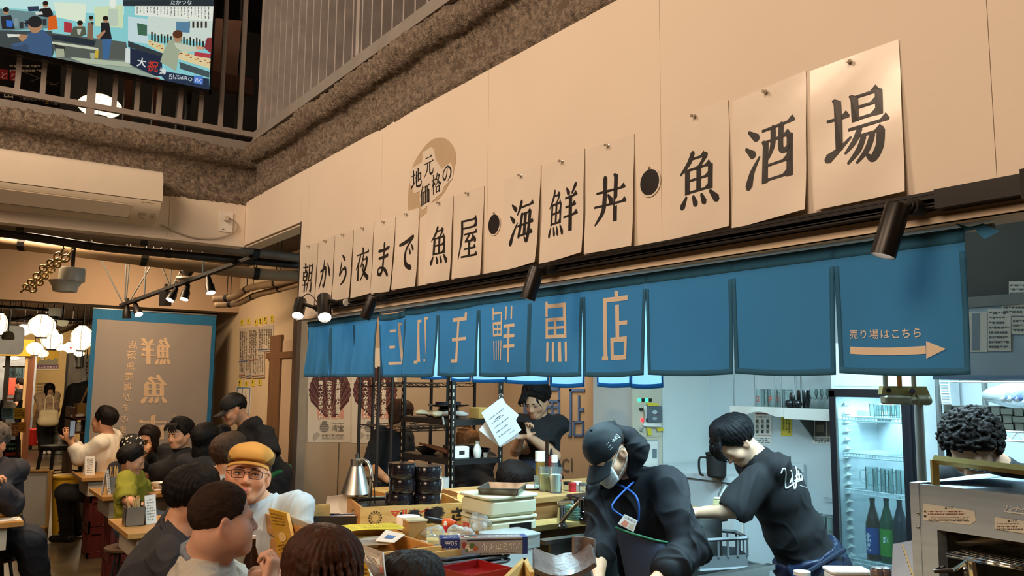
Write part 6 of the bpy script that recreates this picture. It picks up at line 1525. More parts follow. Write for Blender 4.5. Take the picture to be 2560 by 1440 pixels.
# -- photographer
f=Fig('man in a white shirt and dark trousers seated sideways taking a phone picture',(258,1053),8.0,-92,-2,scale=1.0,skin='#c08a68')
nk=P(268,1092,8.0);f.torso(nk,P(262,1226,8.0),-88,1.0,.020)
f.arm(-1,P(198,1146,7.8),P(176,1104,7.75),1.55,.022,hand=(Z1*.8-RT*.3,FW*.4-RT*.2,1,.7,.5));f.arm(1,P(206,1140,8.3),P(180,1100,8.0),1.55,.022,hand=(Z1*.8-RT*.3,-FW*.6,-1,.7,.5))
f.build_body();f.face(lid=.6);f.build_top(m_wht,'shirt',.009,13,hem=.10,seed=18)
f.hair(hair_mat(BLK,.4),front=55,side=74,back=116,n=90,t=.014,lock=.011,jit=7,seed=19,lift=.010)
kn=P(160,1232,7.8);an=P(168,1328,8.1);an.z=.09;f.leg(-1,kn,an,shoe=m_shoe,foot=-RT);kn=P(172,1236,8.1);an=P(190,1322,8.4);an.z=.09;f.leg(1,kn,an,shoe=m_shoe,foot=-RT);f.build_low(m_pants)
MB().tube(cat([nk+f.lat*-.06-f.f*.04,nk+f.lat*-.10+f.f*.08-Z1*.06,nk-f.lat*.12+f.f*.12-Z1*.25],4),.012,5).build('suspender',M('dark strap','#4a4238',.7),f.t)
t=thing('mobile_phone','black phone held up by the man in the white shirt','phone',P(180,1075,7.75));Rp=mat3(*axes(facing(80)));MB().rbox(P(180,1072,7.72),(.075,.155,.009),.01,Rp).build('body',m_black,t);MB().box(P(180,1072,7.72)+facing(80)*.0052,(.066,.14,.001),Rp).build('screen',_M['phone screen'],t,smooth=0)
# -- cap kid, woman with glass, boy
f=Fig('person in a black cap with white print drinking beside the boy',(330,1124),6.7,72,12,scale=.9,skin='#c49674')
nk=P(322,1165,6.75);f.torso(nk,P(315,1280,6.7),70,.9);f.arm(1,P(300,1225,6.5),P(345,1215,6.45),.8,.025,hand=(RT,-Z1,-1,.5,.5));f.arm(-1,P(345,1230,7.0),P(372,1180,6.9),.8,.025);f.build_body();f.face(lid=.6);f.build_top(m_tee,'shirt')
f.hair(hair_mat(BLK),front=30,side=90,back=118,n=60,t=.005,lock=.009)
cp=f.cap(M('cap print black','#15130f',.8),brim=.075,drop=.02,brim_drop=.02);r=random.Random(2);pm=MB()
for k in range(60):
 a,z=r.uniform(-PI,PI),r.uniform(.035,.125);q_=math.sqrt(max(0,1-((z-.046)/.092)**2));p=f.L(math.sin(a)*.0925*q_,-.010+math.cos(a)*.1085*q_,z);nn=(p-f.L(0,-.01,.046)).normalized();o1=nn.orthogonal().normalized();o2=nn.cross(o1);w_=r.uniform(.004,.010)
 pm.add([p+nn*.0016+o1*w_*x+o2*w_*y*r.uniform(.5,1.2)for x,y in((-1,-1),(1,-1),(1,1),(-1,1))],[(0,1,2,3)])
pm.build('cap_pattern',M('cap white','#c9c1b0',.8),f.t,smooth=0)
f=Fig('woman with parted dark hair lifting a glass, behind the cap wearer',(371,1099),7.6,-8,14,scale=.92,skin='#bd8c6c')
nk=P(375,1140,7.65);f.torso(nk,P(375,1260,7.6),0,.88);f.arm(-1,P(345,1190,7.5),P(356,1140,7.35),.9,.022,hand=(Z1*.8+RT*.3,FW,1,.9,.7));f.arm(1,P(405,1200,7.5),P(385,1225,7.3),.9,.022);f.build_body();f.face(lid=.6);f.build_top(m_tee,'shirt')
f.hair(hair_mat('#1b120e',.35),front=38,side=100,back=120,n=110,t=.012,lock=.010,jit=3,seed=23,hang=.13,lift=.006)
t=thing('drinking_glass','small glass lifted to the lips of the woman with parted hair','glass',P(360,1112,7.4));MB().lathe([(.0,-.04),(.024,-.04),(.03,.045),(.027,.045),(.022,-.034),(0,-.034)],P(360,1112,7.38),14).build('cup',M('amber glass','#7a5a38',.1,trans=.7),t);MB().lathe([(.0,-.03),(.021,-.03),(.025,.02),(0,.02)],P(360,1112,7.38),12).build('drink',M('amber drink','#5e3a18',.2),t)
f=Fig('young boy with black hair in an olive T-shirt at the table',(331,1153),5.8,98,14,scale=.80,skin='#b98665')
nk=P(326,1188,5.82);f.torso(nk,P(328,1310,5.8),100,.95,.014);f.arm(1,P(318,1250,5.6),P(345,1262,5.5),.85,.022,hand=(RT,-Z1,-1,.5,.5));f.arm(-1,P(360,1240,6.05),P(385,1240,5.9),.85,.022);f.build_body();f.face(lid=.6)
f.hair(hair_mat(BLK,.4),front=56,side=98,back=124,n=100,t=.014,lock=.012,jit=5,seed=25,lift=.008);f.build_top(m_olive,'t_shirt',.008,17)
for e in(-1,1):kn=f.pv+facing(95)*.28+f.lat*e*.07;f.leg(e,kn,kn-Z1*.30+facing(95)*.02)
f.build_low(M('denim','#3a4654',.8,var=.1))
# -- man at the picture edge
f=Fig('man in a dark blue jacket with elbow on the table, cut by the picture edge',(-26,1112),5.5,-6,4,scale=1.08,skin='#c08c68')
nk=P(-24,1162,5.55);f.torso(nk,P(-10,1345,5.6),-5,1.1,.02);f.arm(1,P(30,1258,5.3),P(-6,1222,5.15),1.75,.024,hand=(Z1*.7-RT*.5,-RT,-1,.9,.7));f.arm(-1,P(-85,1262,5.3),P(-40,1228,5.15),1.75,.024,hand=(Z1*.7+RT*.5,RT,1,.9,.7));f.build_body();f.face();f.build_top(m_jkt,'jacket',.010,13)
f.hair(hair_mat('#5a5048',.5),front=50,side=74,back=110,n=80,t=.012,lock=.010,lift=.006)
kn=P(72,1350,5.35);an=P(108,1480,5.5);an.z=.1;f.leg(1,kn,an,.03,shoe=m_shoe,foot=facing(10));kn=P(-40,1350,5.3);an=P(-30,1480,5.4);an.z=.1;f.leg(-1,kn,an,.03,shoe=m_shoe,foot=facing(-10));f.build_low(M('navy trousers','#1d1e26',.8,var=.12))
# -- diners behind the rack
f=Fig('brown haired diner in black seen through the black rack',(1001,1042),7.0,70,30,scale=1.0,skin='#d0996f')
nk=P(985,1082,7.05);f.torso(nk,P(955,1240,7.0),60,1.1);f.arm(1,P(925,1165,6.8),P(970,1200,6.6),.95,.02,hand=(RT,-Z1,-1,.5,.5));f.arm(-1,P(1020,1150,7.2),P(1040,1190,7.0),.9,.02);f.build_body();f.face(eyes=False);f.build_top(m_tee,'shirt')
f.hair(hair_mat('#3a2317',.35),front=66,side=104,back=124,n=110,t=.014,lock=.010,jit=3,seed=27,hang=.07,lift=.006)
f=Fig('diner with light brown hair in black, low behind the rack shelf',(1167,1108),7.3,40,40,scale=1.0,skin='#d0996f')
nk=P(1180,1146,7.35);f.torso(nk,P(1195,1300,7.3),20,1.05);f.arm(-1,P(1150,1220,7.2),P(1160,1250,7.0),1.7,.02);f.arm(1,P(1225,1215,7.2),P(1200,1240,7.0),1.7,.02);f.build_body();f.build_top(m_tee,'shirt')
f.hair(hair_mat('#7a5230',.35),front=60,side=104,back=124,n=100,t=.014,lock=.011,jit=3,seed=28,hang=.08)
f=Fig('dark haired customer bowed low behind the grey tray',(1284,1218),4.9,60,45,scale=1.0,skin='#d0996f')
nk=P(1262,1262,4.95);f.torso(nk,P(1240,1420,4.95),60,1.0);f.build_body();f.build_top(m_tee,'shirt')
f.hair(hair_mat('#1d1411',.4),front=64,side=100,back=124,n=120,t=.018,lock=.010,jit=9,seed=29,lift=.014)
# -- far hall
f=Fig('woman in a beige jacket with long black hair looking down in the far hall',(123,975),17.6,50,38,scale=1.0,skin='#cf9f7c',vox=.012)
nk=P(119,987,17.6);f.torso(nk,P(119,1056,17.6),40,.95,.05);f.arm(1,P(105,1027,17.3),P(125,1032,17.2),1.85,.04,hand=(RT,FW,-1,.5,.5));f.arm(-1,P(138,1025,17.7),P(124,1033,17.3),1.85,.04);f.build_body()
f.hair(hair_mat('#100d0c',.35),front=62,side=104,back=122,n=100,t=.016,lock=.014,jit=3,hang=.26,seed=33,vox=.011);f.build_top(M('beige jacket','#c9ab8c',.8,var=.3,scale=6,hex2='#8e7b66'),'jacket',.012,10,hem=-.05)
for e in(-1,1):h=f.hip[e];f.leg(e,V((h.x,h.y,.48)),V((h.x+.03*e,h.y,.10)),.05,shoe=m_white,foot=facing(40))
f.build_low(m_pants)
t=thing('tote_bag','cream cloth tote bag hanging before the woman in the far hall','bag',P(121,1045,17.2));c=P(121,1044,17.15)
q=SDF();q.box(c,(.18,.07,.16),None,.06,.02);q.ell(c-V((0,0,.08)),(.19,.10,.10),None,.06);sdf_obj(q,.014,'body',M('canvas','#cfc09c',.85,var=.06),t);MB().tube(cat([c+V((-.08,0,.15)),c+V((-.06,.05,.42)),c+V((.06,.05,.42)),c+V((.08,0,.15))],5),.014,6).build('handle',_M['canvas'],t)
f=Fig('worker in a black top with apron straps inside the far shop',(47,960),19.0,-75,10,scale=1.0,skin='#b98a6c',vox=.013)
nk=P(50,975,19);f.torso(nk,P(52,1042,19),-70,.95,.02);f.arm(-1,P(42,1005,18.8),P(36,1018,18.6),.9,.02);f.arm(1,P(60,1005,19.2),P(45,1020,18.9),.9,.02);f.build_body();f.build_top(m_tee,'shirt');f.hair(hair_mat('#1c1512'),front=50,side=88,back=118,n=60,t=.014,lock=.014,vox=.012)
MB().tube([nk-f.f*.04+f.lat*.06,nk-f.f*.13-Z1*.2,f.pv-f.f*.14],.02,5).build('apron_strap',M('strap tan','#8d7b64',.8),f.t)
for e in(-1,1):f.leg(e,V((f.hip[e].x,f.hip[e].y,.5)),V((f.hip[e].x,f.hip[e].y,.1)),shoe=m_shoe,foot=facing(-70))
f.build_low(m_pants)
# ------------------------------------------------------------------ tables, seats and table things in the passage
m_top=wood('table wood','#b98a4c','#96692f',5,(1,8,8),.4);m_apron=M('table apron','#b6ab97',.6,var=.06);m_redcr=M('dark red crate','#4f1513',.5,var=.1)
def beer_legs(t,x0,y0,x1,y1,h):
 0
 n=2
 for k in range(n):
  z0=.002+k*h/n;z1=(k+1)*h/n-.004;mb=MB()
  mb.bx((x0,y0,z0),(x1,y0+.012,z0+.05)).bx((x0,y1-.012,z0),(x1,y1,z0+.05)).bx((x0,y0,z0),(x0+.012,y1,z0+.05)).bx((x1-.012,y0,z0),(x1,y1,z0+.05))
  mb.bx((x0,y0,z1-.06),(x1,y0+.012,z1)).bx((x0,y1-.012,z1-.06),(x1,y1,z1)).bx((x0,y0,z1-.06),(x0+.012,y1,z1)).bx((x1-.012,y0,z1-.06),(x1,y1,z1))
  for i in range(4):
   x=x0+(x1-x0-.03)*i/3;mb.bx((x,y0+.001,z0),(x+.03,y0+.016,z1));y=y0+(y1-y0-.03)*i/3;mb.bx((x0+.001,y,z0),(x0+.016,y+.03,z1))
  mb.bx((x0+.02,y0+.02,z0+.01),(x1-.02,y1-.02,z0+.02)).bx((x0+.018,y0+.018,z0+.05),(x0+.022,y1-.018,z1-.05)).bx((x0+.018,y0+.018,z0+.05),(x1-.018,y0+.022,z1-.05))
  mb.build('crate_leg',m_redcr,t,smooth=0)
def table(lb,corner,w,d,z=.72,apron=.14):
 c=onz(*corner,z);t=thing('dining_table',lb,'table',(c.x+w/2,c.y+d/2,0),'wooden tables on bottle crates')
 MB().bx((c.x,c.y,z-.028),(c.x+w,c.y+d,z)).build('tabletop',m_top,t,smooth=0)
 MB().bx((c.x+.06,c.y+.05,z-.028-apron),(c.x+w-.06,c.y+d-.05,z-.028)).build('apron',m_apron,t,smooth=0)
 beer_legs(t,c.x+.09,c.y+.08,c.x+min(.45,w-.09),c.y+min(.40,d-.08),z-.028-apron)
 if w>.8:beer_legs(t,c.x+w-.45,c.y+.08,c.x+w-.09,c.y+min(.40,d-.08),z-.028-apron)
 return c
c0=table('wooden table on red crates beside the photographing man',(205,1196),.75,.62)
c1=table('wooden table on red crates where the boy in olive sits',(256,1243),1.05,.60)
c2=table('wooden table on red crates with a chopstick box, beside the charcoal shirted man',(320,1336),.80,.62)
c3=onz(59,1304,.72);t=thing('dining_table','wooden table on red crates cut by the picture edge, under the jacketed man','table',(c3.x-.4,c3.y+.3,0),'wooden tables on bottle crates')
MB().bx((c3.x-.85,c3.y,.692),(c3.x,c3.y+.55,.72)).build('tabletop',m_top,t,smooth=0);MB().bx((c3.x-.8,c3.y+.05,.55),(c3.x-.08,c3.y+.5,.692)).build('apron',m_apron,t,smooth=0);beer_legs(t,c3.x-.42,c3.y+.1,c3.x-.11,c3.y+.45,.55)
m_tin=M('brushed tin','#8b8478',.4,metal=.8);m_stick=M('chopstick wood','#c79c62',.6)
def card_stand(lb,px,py,z,h,w=.10,yaw=0):
 c=onz(px,py,z+.0005);t=thing('menu_stand',lb,'menu',c,'standing menu cards on the tables');R=rotz(yaw)
 A=[R@V(p)for p in((-w/2,-.03,0),(w/2,-.03,0),(w/2,0,h),(-w/2,0,h),(-w/2,.03,0),(w/2,.03,0))]
 mb=MB();off=V((0,0,0))
 for(i,j,k,l)in((0,1,2,3),(5,4,3,2)):
  q=[c+A[n]for n in(i,j,k,l)];nn=(q[1]-q[0]).cross(q[3]-q[0]).normalized()*.0015;mb.add(q+[p-nn for p in q],[(0,1,2,3),(7,6,5,4),(0,4,5,1),(1,5,6,2),(2,6,7,3),(3,7,4,0)])
 mb.build('card',m_paper,t,smooth=0);o=c+A[0];ux=(A[1]-A[0]).normalized();uy=(A[3]-A[0]).normalized()
 s=Paint(quadmap(o,ux,uy,.001));s.scrib('#8b8379',w*.15,h*.1,w*.85,h*.9,8,px,w*.12);s.build('print',t)
def caddy(lb,px,py,z,w,d,h,fill=True,seed=0):
 c=onz(px,py,z+.0005);t=thing('condiment_box',lb,'box',c,'condiment boxes on the tables');mb=MB();e=.003
 mb.bx(c+V((-w/2,-d/2,0)),c+V((w/2,d/2,e))).bx(c+V((-w/2,-d/2,0)),c+V((w/2,-d/2+e,h))).bx(c+V((-w/2,d/2-e,0)),c+V((w/2,d/2,h))).bx(c+V((-w/2,-d/2,0)),c+V((-w/2+e,d/2,h))).bx(c+V((w/2-e,-d/2,0)),c+V((w/2,d/2,h)))
 mb.build('case',m_tin,t,smooth=0)
 r=random.Random(seed)
 for k in range(7):a=c+V((r.uniform(-.3,.3)*w,r.uniform(-.3,.3)*d,.01));MB().tube([a,a+V((r.uniform(-.06,.03),r.uniform(-.03,.03),h*1.5))],.003,5).build('chopstick',m_stick,t)
 MB().box(c+V((w*.1,0,h*.95)),(w*.4,.004,h*.9),rotz(.3)).build('paper_packet',M('packet','#c9a96e',.7),t,smooth=0)
caddy('tin condiment box on the photographing man\'s table',222,1180,.72,.10,.12,.10,seed=1);card_stand('white menu card on the photographing man\'s table',222,1187,.72,.17,.085,.2)
card_stand('white menu card on the corner of the boy\'s table',264,1237,.72,.19,.05,1.0);caddy('tin condiment box with yellow packets on the boy\'s table',284,1232,.72,.08,.10,.13,seed=2)
caddy('tin box of chopsticks on the table beside the charcoal shirted man',333,1312,.72,.11,.10,.11,seed=3);card_stand('white folded menu card beside the chopstick box',371,1308,.72,.17,.075,.4)
def jar(name,lb,base,prof,cap_,mat,cat_='bottle',n=18,group=None,cmat=None):
 t=thing(name,lb,cat_,base,group);MB().lathe(prof,base,n).build('body',mat,t)
 if cap_:MB().lathe(cap_,base,n).build('cap',cmat or m_black,t)
 return t
m_clear=glassy('clear glass','#eef5f4',.07);m_soy=M('dark sauce','#2a1a12',.2)
jar('sauce_bottle','glass sauce bottle with a black cap behind the chopstick box',onz(343,1300,.7205),[(0,0),(.026,0),(.026,.07),(.018,.09),(.016,.095)],[(.018,.095),(.018,.12),(0,.122)],m_clear)
m_bowl=M('white porcelain','#ddd5c8',.2,coat=.3);m_lacq=M('black lacquer','#17141a',.18,coat=.5)
def bowl(name,lb,c,r_,h,mat,group=None):
 t=thing(name,lb,'bowl',c,group);MB().lathe([(0,0),(r_*.45,0),(r_*.5,h*.1),(r_*.85,h*.6),(r_,h),(r_*.95,h),(r_*.8,h*.62),(r_*.45,h*.16),(0,h*.14)],c,24).build('shell',mat,t)
 MB().lathe([(r_*.5,h*.02),(r_*.48,-.0+h*.0),(r_*.42,h*.0)],c,20).build('foot_ring',mat,t)
bowl('bowl','white porcelain bowl on the boy\'s table',onz(397,1221,.7205),.065,.05,m_bowl);bowl('bowl','black lacquer bowl beside the white bowl',onz(420,1226,.7205),.07,.05,m_lacq)
c=onz(384,1226,.7205);t=thing('paper_napkin','white paper napkin beside the white bowl','napkin',c);MB().box(c+V((0,0,.001)),(.14,.10,.002),rotz(.3)).build('sheet',m_paper,t,smooth=0);MB().box(c+V((.02,0,.003)),(.07,.06,.002),rotz(.5)).build('fold',m_paper,t,smooth=0)
c=onz(25,1302,.7205);t=thing('paper_menu','printed paper menu lying at the edge of the cut-off table','menu',c);MB().box(c+V((-.02,.05,.002)),(.16,.12,.003),rotz(.1)).build('sheet',m_paper,t,smooth=0);s=Paint(quadmap(c+V((-.09,.0,.0036)),X1,Y1));s.scrib('#6f665a',0,0,.14,.10,6,3,.012);s.build('print',t)
c=onz(18,1288,.7205);t=thing('serving_tray','yellow square plate on the cut-off table','tray',c);MB().rbox(c+V((0,.02,.006)),(.16,.13,.011),.02).build('plate',M('ochre plate','#b5852c',.5),t);MB().rbox(c+V((0,.02,.013)),(.12,.09,.003),.02).build('food',M('pale food','#d1b070',.7),t)
m_stl=M('stool steel','#3b3836',.45,metal=.5)
def stool(lb,p,zs):
 t=thing('stool',lb,'stool',(p.x,p.y,0),'round stools of the customers')
 MB().lathe([(0,-.03),(.15,-.03),(.165,-.02),(.165,-.006),(.15,0),(0,0)],V((p.x,p.y,zs)),22).build('seat',M('stool seat','#4a3426',.6),t)
 for k in range(4):a=k*PI/2+.4;MB().tube([(p.x+.10*math.cos(a),p.y+.10*math.sin(a),zs-.03),(p.x+.17*math.cos(a),p.y+.17*math.sin(a),.002)],.011,6).build('leg',m_stl,t)
 MB().tube([(p.x+.145*math.cos(a),p.y+.145*math.sin(a),zs*.35)for a in[2*PI*i/16 for i in range(16)]],.007,5,closed=True).build('foot_ring',m_stl,t,smooth=180)
for nm,px,py,d,zz in(('photographing man',262,1226,8.0,.42),('boy in olive',328,1310,5.8,.44),('man in the blue jacket',-10,1345,5.6,.40),('young man in the black V-neck',428,1262,7.0,.43),('woman with straight black hair',500,1290,6.3,.46),('tousled brown haired person',540,1380,5.3,.42),('cap wearer',315,1280,6.7,.44),('woman with the glass',375,1260,7.6,.40),('man in the flat cap',668,1640,3.45,.40),('charcoal shirted man',250,1640,3.2,.45),('man in the grey polo',440,1800,2.62,.40),('woman with the wispy fringe',700,2000,2.1,.46),('black haired person at the lower edge',960,2000,2.4,.30),('brown haired diner',955,1240,7.0,.5),('light haired diner',1195,1300,7.3,.32),('bowed dark haired customer',1240,1420,4.9,.40)):
 p=P(px,py,d);stool('round stool under the '+nm,p,zz if zz<p.z else p.z-.1)
t=thing('easel_board','blank whiteboard on a wooden easel in the aisle','easel',onz(100,1343,0))
d=8.2;m_ew=wood('easel wood','#a6814e','#8a683b',5,(6,6,.8))
a,b,c_,e=P(48,1178,d+.1),P(127,1177,d+.1),P(119,1318,d-.05),P(44,1322,d-.05)
MB().add([a,b,c_,e]+[p+FW*.02 for p in(a,b,c_,e)],[(0,3,2,1),(4,5,6,7),(0,1,5,4),(1,2,6,5),(2,3,7,6),(3,0,4,7)]).build('board',M('whiteboard','#8f8c86',.35,var=.03),t,smooth=0)
for p,q_ in((a,b),(b,c_),(c_,e),(e,a)):MB().tube([p-FW*.012,q_-FW*.012],.016,4).build('frame',m_ew,t,smooth=0)
for p,x in((lerp(b,c_,.0),115),(lerp(a,e,.0),40)):z=V(onz(x,1345,0.002));MB().tube([p,z],.017,4).build('leg',m_ew,t,smooth=0)
for p,x in((b,106),(a,48)):z=onz(x,1325,.002);MB().tube([p+FW*.03,z],.013,4).build('leg',m_ew,t,smooth=0)
# ------------------------------------------------------------------ customer counter: display boxes, lamp, crate, lacquer boxes
m_ply=wood('pale counter wood','#cfa765','#b08545',5,(6,.7,6),.5);m_ply2=wood('orange counter wood','#c28d4c','#a36f34',5,(6,.7,6),.5);m_ply3=wood('light plank','#d3b577','#ba9555',5,(.7,6,6),.5)
t=thing('counter_cabinet','wooden counter carcass beneath the display boxes','counter',(1.5,2.4,0))
MB().bx((1.215,.6,0),(1.30,3.47,.955)).build('front_panel',m_ply2,t,smooth=0);MB().bx((1.215,.6,.955),(1.65,3.64,.975)).bx((1.65,2.70,.955),(2.02,3.64,.975)).build('worktop',m_ply,t,smooth=0);MB().bx((1.60,.6,0),(1.64,3.56,.955)).build('back_panel',m_ply2,t,smooth=0);MB().bx((1.30,3.56,0),(1.95,3.60,.955)).build('end_panel',m_ply2,t,smooth=0)
for k in range(7):MB().bx((1.209,.62+.41*k,.03),(1.2145,.62+.41*k+.40,.95)).build('plank',m_ply2,t,smooth=0)
ZR=1.05
t=thing('display_box','long open wooden tray of stationery along the customer side of the counter','tray',(1.33,3,.975))
wb=lambda nm,a,b,m=m_ply2:MB().bx(a,b).build(nm,m,t,smooth=0)
wb('rail',(1.200,2.47,.976),(1.216,3.50,ZR));wb('rail',(1.216,3.485,.976),(1.50,3.50,ZR+.012),m_ply3);wb('rail',(1.216,2.47,.976),(1.47,2.484,ZR),m_ply3);wb('rail',(1.47,2.47,.976),(1.484,3.02,ZR-.01));wb('divider',(1.216,2.93,.976),(1.47,2.942,ZR-.008));wb('base',(1.216,2.484,.9755),(1.47,3.485,.980),m_ply)
t=thing('display_box','lower wooden tray with pale front plank under the foil box','tray',(1.4,2.2,.975))
wb('front_plank',(1.216,2.452,.976),(1.62,2.466,1.035),m_ply3);wb('rail',(1.200,1.55,.976),(1.216,2.466,1.02));wb('rail',(1.216,1.95,.976),(1.62,1.964,1.005),m_ply3);wb('base',(1.216,1.964,.9755),(1.62,2.452,.979),m_ply)
s=Paint(lambda x,y,e=0.:V((1.1995-e,x,y)));s.line('#b5402a',cat([(2.12,1.0),(2.09,.985),(2.13,.975)]),.006).line('#b5402a',cat([(2.08,1.005),(2.05,.98),(2.07,.98),(2.03,1.0)]),.006);s.build('red_print',t)
def slab4(name,lb,cat_,pts,thick,mat,group=None,pname='sheet',dirn=None):
 0
 t=thing(name,lb,cat_,sum(pts,V())/4,group);n=(pts[1]-pts[0]).cross(pts[3]-pts[0]).normalized()*thick
 MB().add(list(pts)+[p-n for p in pts],[(0,1,2,3),(7,6,5,4),(0,4,5,1),(1,5,6,2),(2,6,7,3),(3,7,4,0)]).build(pname,mat,t,smooth=0)
 fn=lambda x,y,e=0.:lerp(lerp(pts[0],pts[1],x),lerp(pts[3],pts[2],x),y)+n.normalized()*(.0005+e)
 return t,Paint(fn)
m_ymenu=M('yellow menu card','#b98f2e',.35,coat=.3,var=.1);m_acr=glassy('acrylic stand','#f0e8dc',.35,.08,'#d9cdbb')
a,b=V((1.185,3.46,0)),V((1.12,3.20,0))
pts=[V((1.185,3.42,.80)),V((1.12,3.06,.78)),V((1.168,3.10,1.03)),V((1.196,3.46,1.055))]
def px4(l,d):return[P(x,y,dd)for(x,y),dd in zip(l,d)]
t,s=slab4('standing_menu','yellow handwritten menu card leaning at the end of the counter','menu',px4([(694,1385),(735,1372),(716,1283),(671,1271)],(3.20,3.08,3.18,3.30)),.012,m_ymenu)
s.scrib('#7c5a1c',.08,.62,.9,.93,4,1,.08);s.oval('#d0b070',.5,.35,.22,.12).scrib('#7c5a1c',.1,.05,.9,.2,2,2,.08);s.build('print',t)
t,s=slab4('acrylic_stand','clear acrylic price stand beside the yellow menu card','stand',px4([(742,1372),(795,1360),(778,1312),(722,1290)],(3.17,3.04,3.06,3.2)),.004,m_acr)
s.rect('#e6dfd2',.05,.32,.62,.62);s.scrib('#51483d',.08,.36,.6,.6,2,4,.05);s.text('#6b4a3a','L',.3,.75,.08,down=False);s.text('#6b4a3a','T',.75,.75,.09,down=False);s.build('print',t)
t,s=slab4('standing_menu','bright yellow menu card behind the woman with the fringe','menu',px4([(905,1450),(928,1445),(905,1372),(868,1350)],(2.3,2.25,2.42,2.5)),.008,M('bright yellow card','#d3a51c',.4,coat=.3,var=.08))
s.scrib('#5d4310',.1,.1,.9,.9,7,6,.1);s.build('print',t)
t,s=slab4('acrylic_stand','clear acrylic price stand beside the bright yellow menu card','stand',px4([(935,1445),(962,1440),(956,1380),(880,1352)],(2.24,2.18,2.3,2.46)),.004,m_acr)
s.rect('#e6dfd2',.2,.42,.85,.66);s.scrib('#51483d',.24,.45,.82,.63,2,8,.05);s.text('#6b4a3a','T',.8,.78,.09,down=False);s.poly('#cf7a66',[(.7,.1),(.95,.1),(.95,.35),(.75,.35)]);s.build('print',t)
c=onz(868,1313,.9805);t=thing('pen_tray','long black pen tray with pens and a blue card in the wooden tray','tray',c);Rr=rotz(-.55)
L_=.30;mb=MB();mb.box(c+Rr@V((0,.03,.006)),(L_,.075,.012),Rr)
for dy in(-.035,.035):mb.box(c+Rr@V((0,.03+dy,.022)),(L_,.006,.034),Rr)
for dx in(-.15,.15):mb.box(c+Rr@V((dx,.03,.022)),(.006,.075,.034),Rr)
mb.build('tray',M('black plastic','#211d1c',.4),t,smooth=0)
for k in range(5):a=c+Rr@V((-.12+.02*k,.012+.009*k,.028+.003*k));MB().tube([a,a+Rr@V((.13+.01*k,.006,.004))],.004,6).build('pen',M('pen%d'%(k%3),('#2b2622','#d8d2c8','#27408a')[k%3],.3),t)
MB().box(c+Rr@V((.10,.03,.036)),(.07,.05,.004),Rr).build('blue_card',M('blue card','#2d4a9c',.5),t,smooth=0)
c=onz(846,1290,.9805);t=thing('paper_slip','curled white paper slip standing in the wooden tray','paper',c);MB().grid(lambda a,b:c+V((-.05+.09*a+.05*(1-b)*0,.03*math.sin(2.4*b)-.03*a,.003+.085*b+.01*a)),6,8,.0008).build('sheet',m_paper,t)
c=onz(900,1330,1.052);t=thing('order_sheet','yellow order sheet spread over the wooden tray','sheet',c)
Q4=[onz(805,1321,1.053),onz(852,1332,1.053),onz(1014,1318,1.046),onz(975,1304,1.05)]
def oy(a,b):p=lerp(lerp(Q4[0],Q4[1],b),lerp(Q4[3],Q4[2],b),a);p.z+=.004*math.sin(5*a)+.003*math.sin(3*b);return p
MB().grid(lambda a,b:oy(a,1-b),14,6,.0012).build('sheet',M('yellow sheet','#d8c83e',.6,var=.05),t)
s=Paint(lambda x,y,e=0.:oy(x,y)+V((0,0,.0012+e)))
for i in range(6):
 for j in range(3):s.scrib('#7d7a3a',.04+.16*i,.08+.3*j,.17+.16*i,.3+.3*j,3,i+j*7,.03)
s.build('print',t)
c=onz(1020,1322,.981);t=thing('paper_roll','white roll of labels lying flat by the yellow sheet','roll',c);MB().lathe([(.012,0),(.048,0),(.05,.004),(.05,.05),(.048,.053),(.012,.053)],c,28).build('roll',m_paper,t);MB().lathe([(.012,.0),(.0115,.052),(.009,.052),(.009,.0)],c,14).build('core',M('card core','#8d8476',.8),t)
c=onz(1036,1350,.981);t=thing('paper_box','yellow and brown paper napkin box at the corner of the wooden tray','box',c);Rr=rotz(-.15);MB().box(c+V((0,0,.038)),(.075,.07,.075),Rr).build('carton',M('kraft carton','#a67c45',.7),t,smooth=0);MB().box(c+V((0,0,.079)),(.08,.075,.006),Rr).build('lid',M('label cream','#cdbf9e',.6),t,smooth=0)
t,s=slab4('card_sheet','white card with a blue square tilted in the wooden tray','card',[onz(938,1352,1.035),onz(985,1356,1.045),onz(1012,1336,1.05),onz(965,1324,1.045)],.002,m_paper);s.poly('#4a78b8',[(.30,.3),(.72,.34),(.72,.66),(.3,.62)]);s.build('print',t)
t=thing('paper_bundle','bundle of papers in plastic pouches in the wooden tray','papers',onz(900,1345,.99));r=random.Random(3)
for k in range(5):c=onz(868+k*16,1348+2*k,.985+.010*k);MB().box(c,(.10,.14,.003),rotz(r.uniform(-.6,.6))@Matrix.Rotation(r.uniform(-.12,.12),3,'X')).build('pouch',m_paper if k%2 else M('pouch film','#c9c6bd',.15,coat=.5),t,smooth=0)
for k,(px,py,lb)in enumerate(((1085,1345,'crumpled clear plastic bag beside the carton'),(1155,1342,'crumpled clear plastic bag behind the foil box'),(1205,1330,'crumpled clear plastic bag standing against the cream warmer'))):
 c=onz(px,py+8,.981);t=thing('plastic_bag',lb,'bag',c,'clear plastic bags on the counter');q=SDF();r=random.Random(k)
 for j in range(9):q.ell(c+V((r.uniform(-.03,.03),r.uniform(-.03,.03),.02+r.uniform(0,.05 if k==2 else.025))),(r.uniform(.015,.028),r.uniform(.012,.025),r.uniform(.01,.02)),rotz(r.uniform(0,3)),.01)
 q.cut(c+V((0,0,.0005)),-Z1,.002);sdf_obj(q,.004,'film',glassy('clear film','#f0f4f4',.22,.12),t,lambda p,n:.004*np.abs(vnoise(p,90,2)))
B0=onz(918,1300,.981);dL=pix(B0)[2]
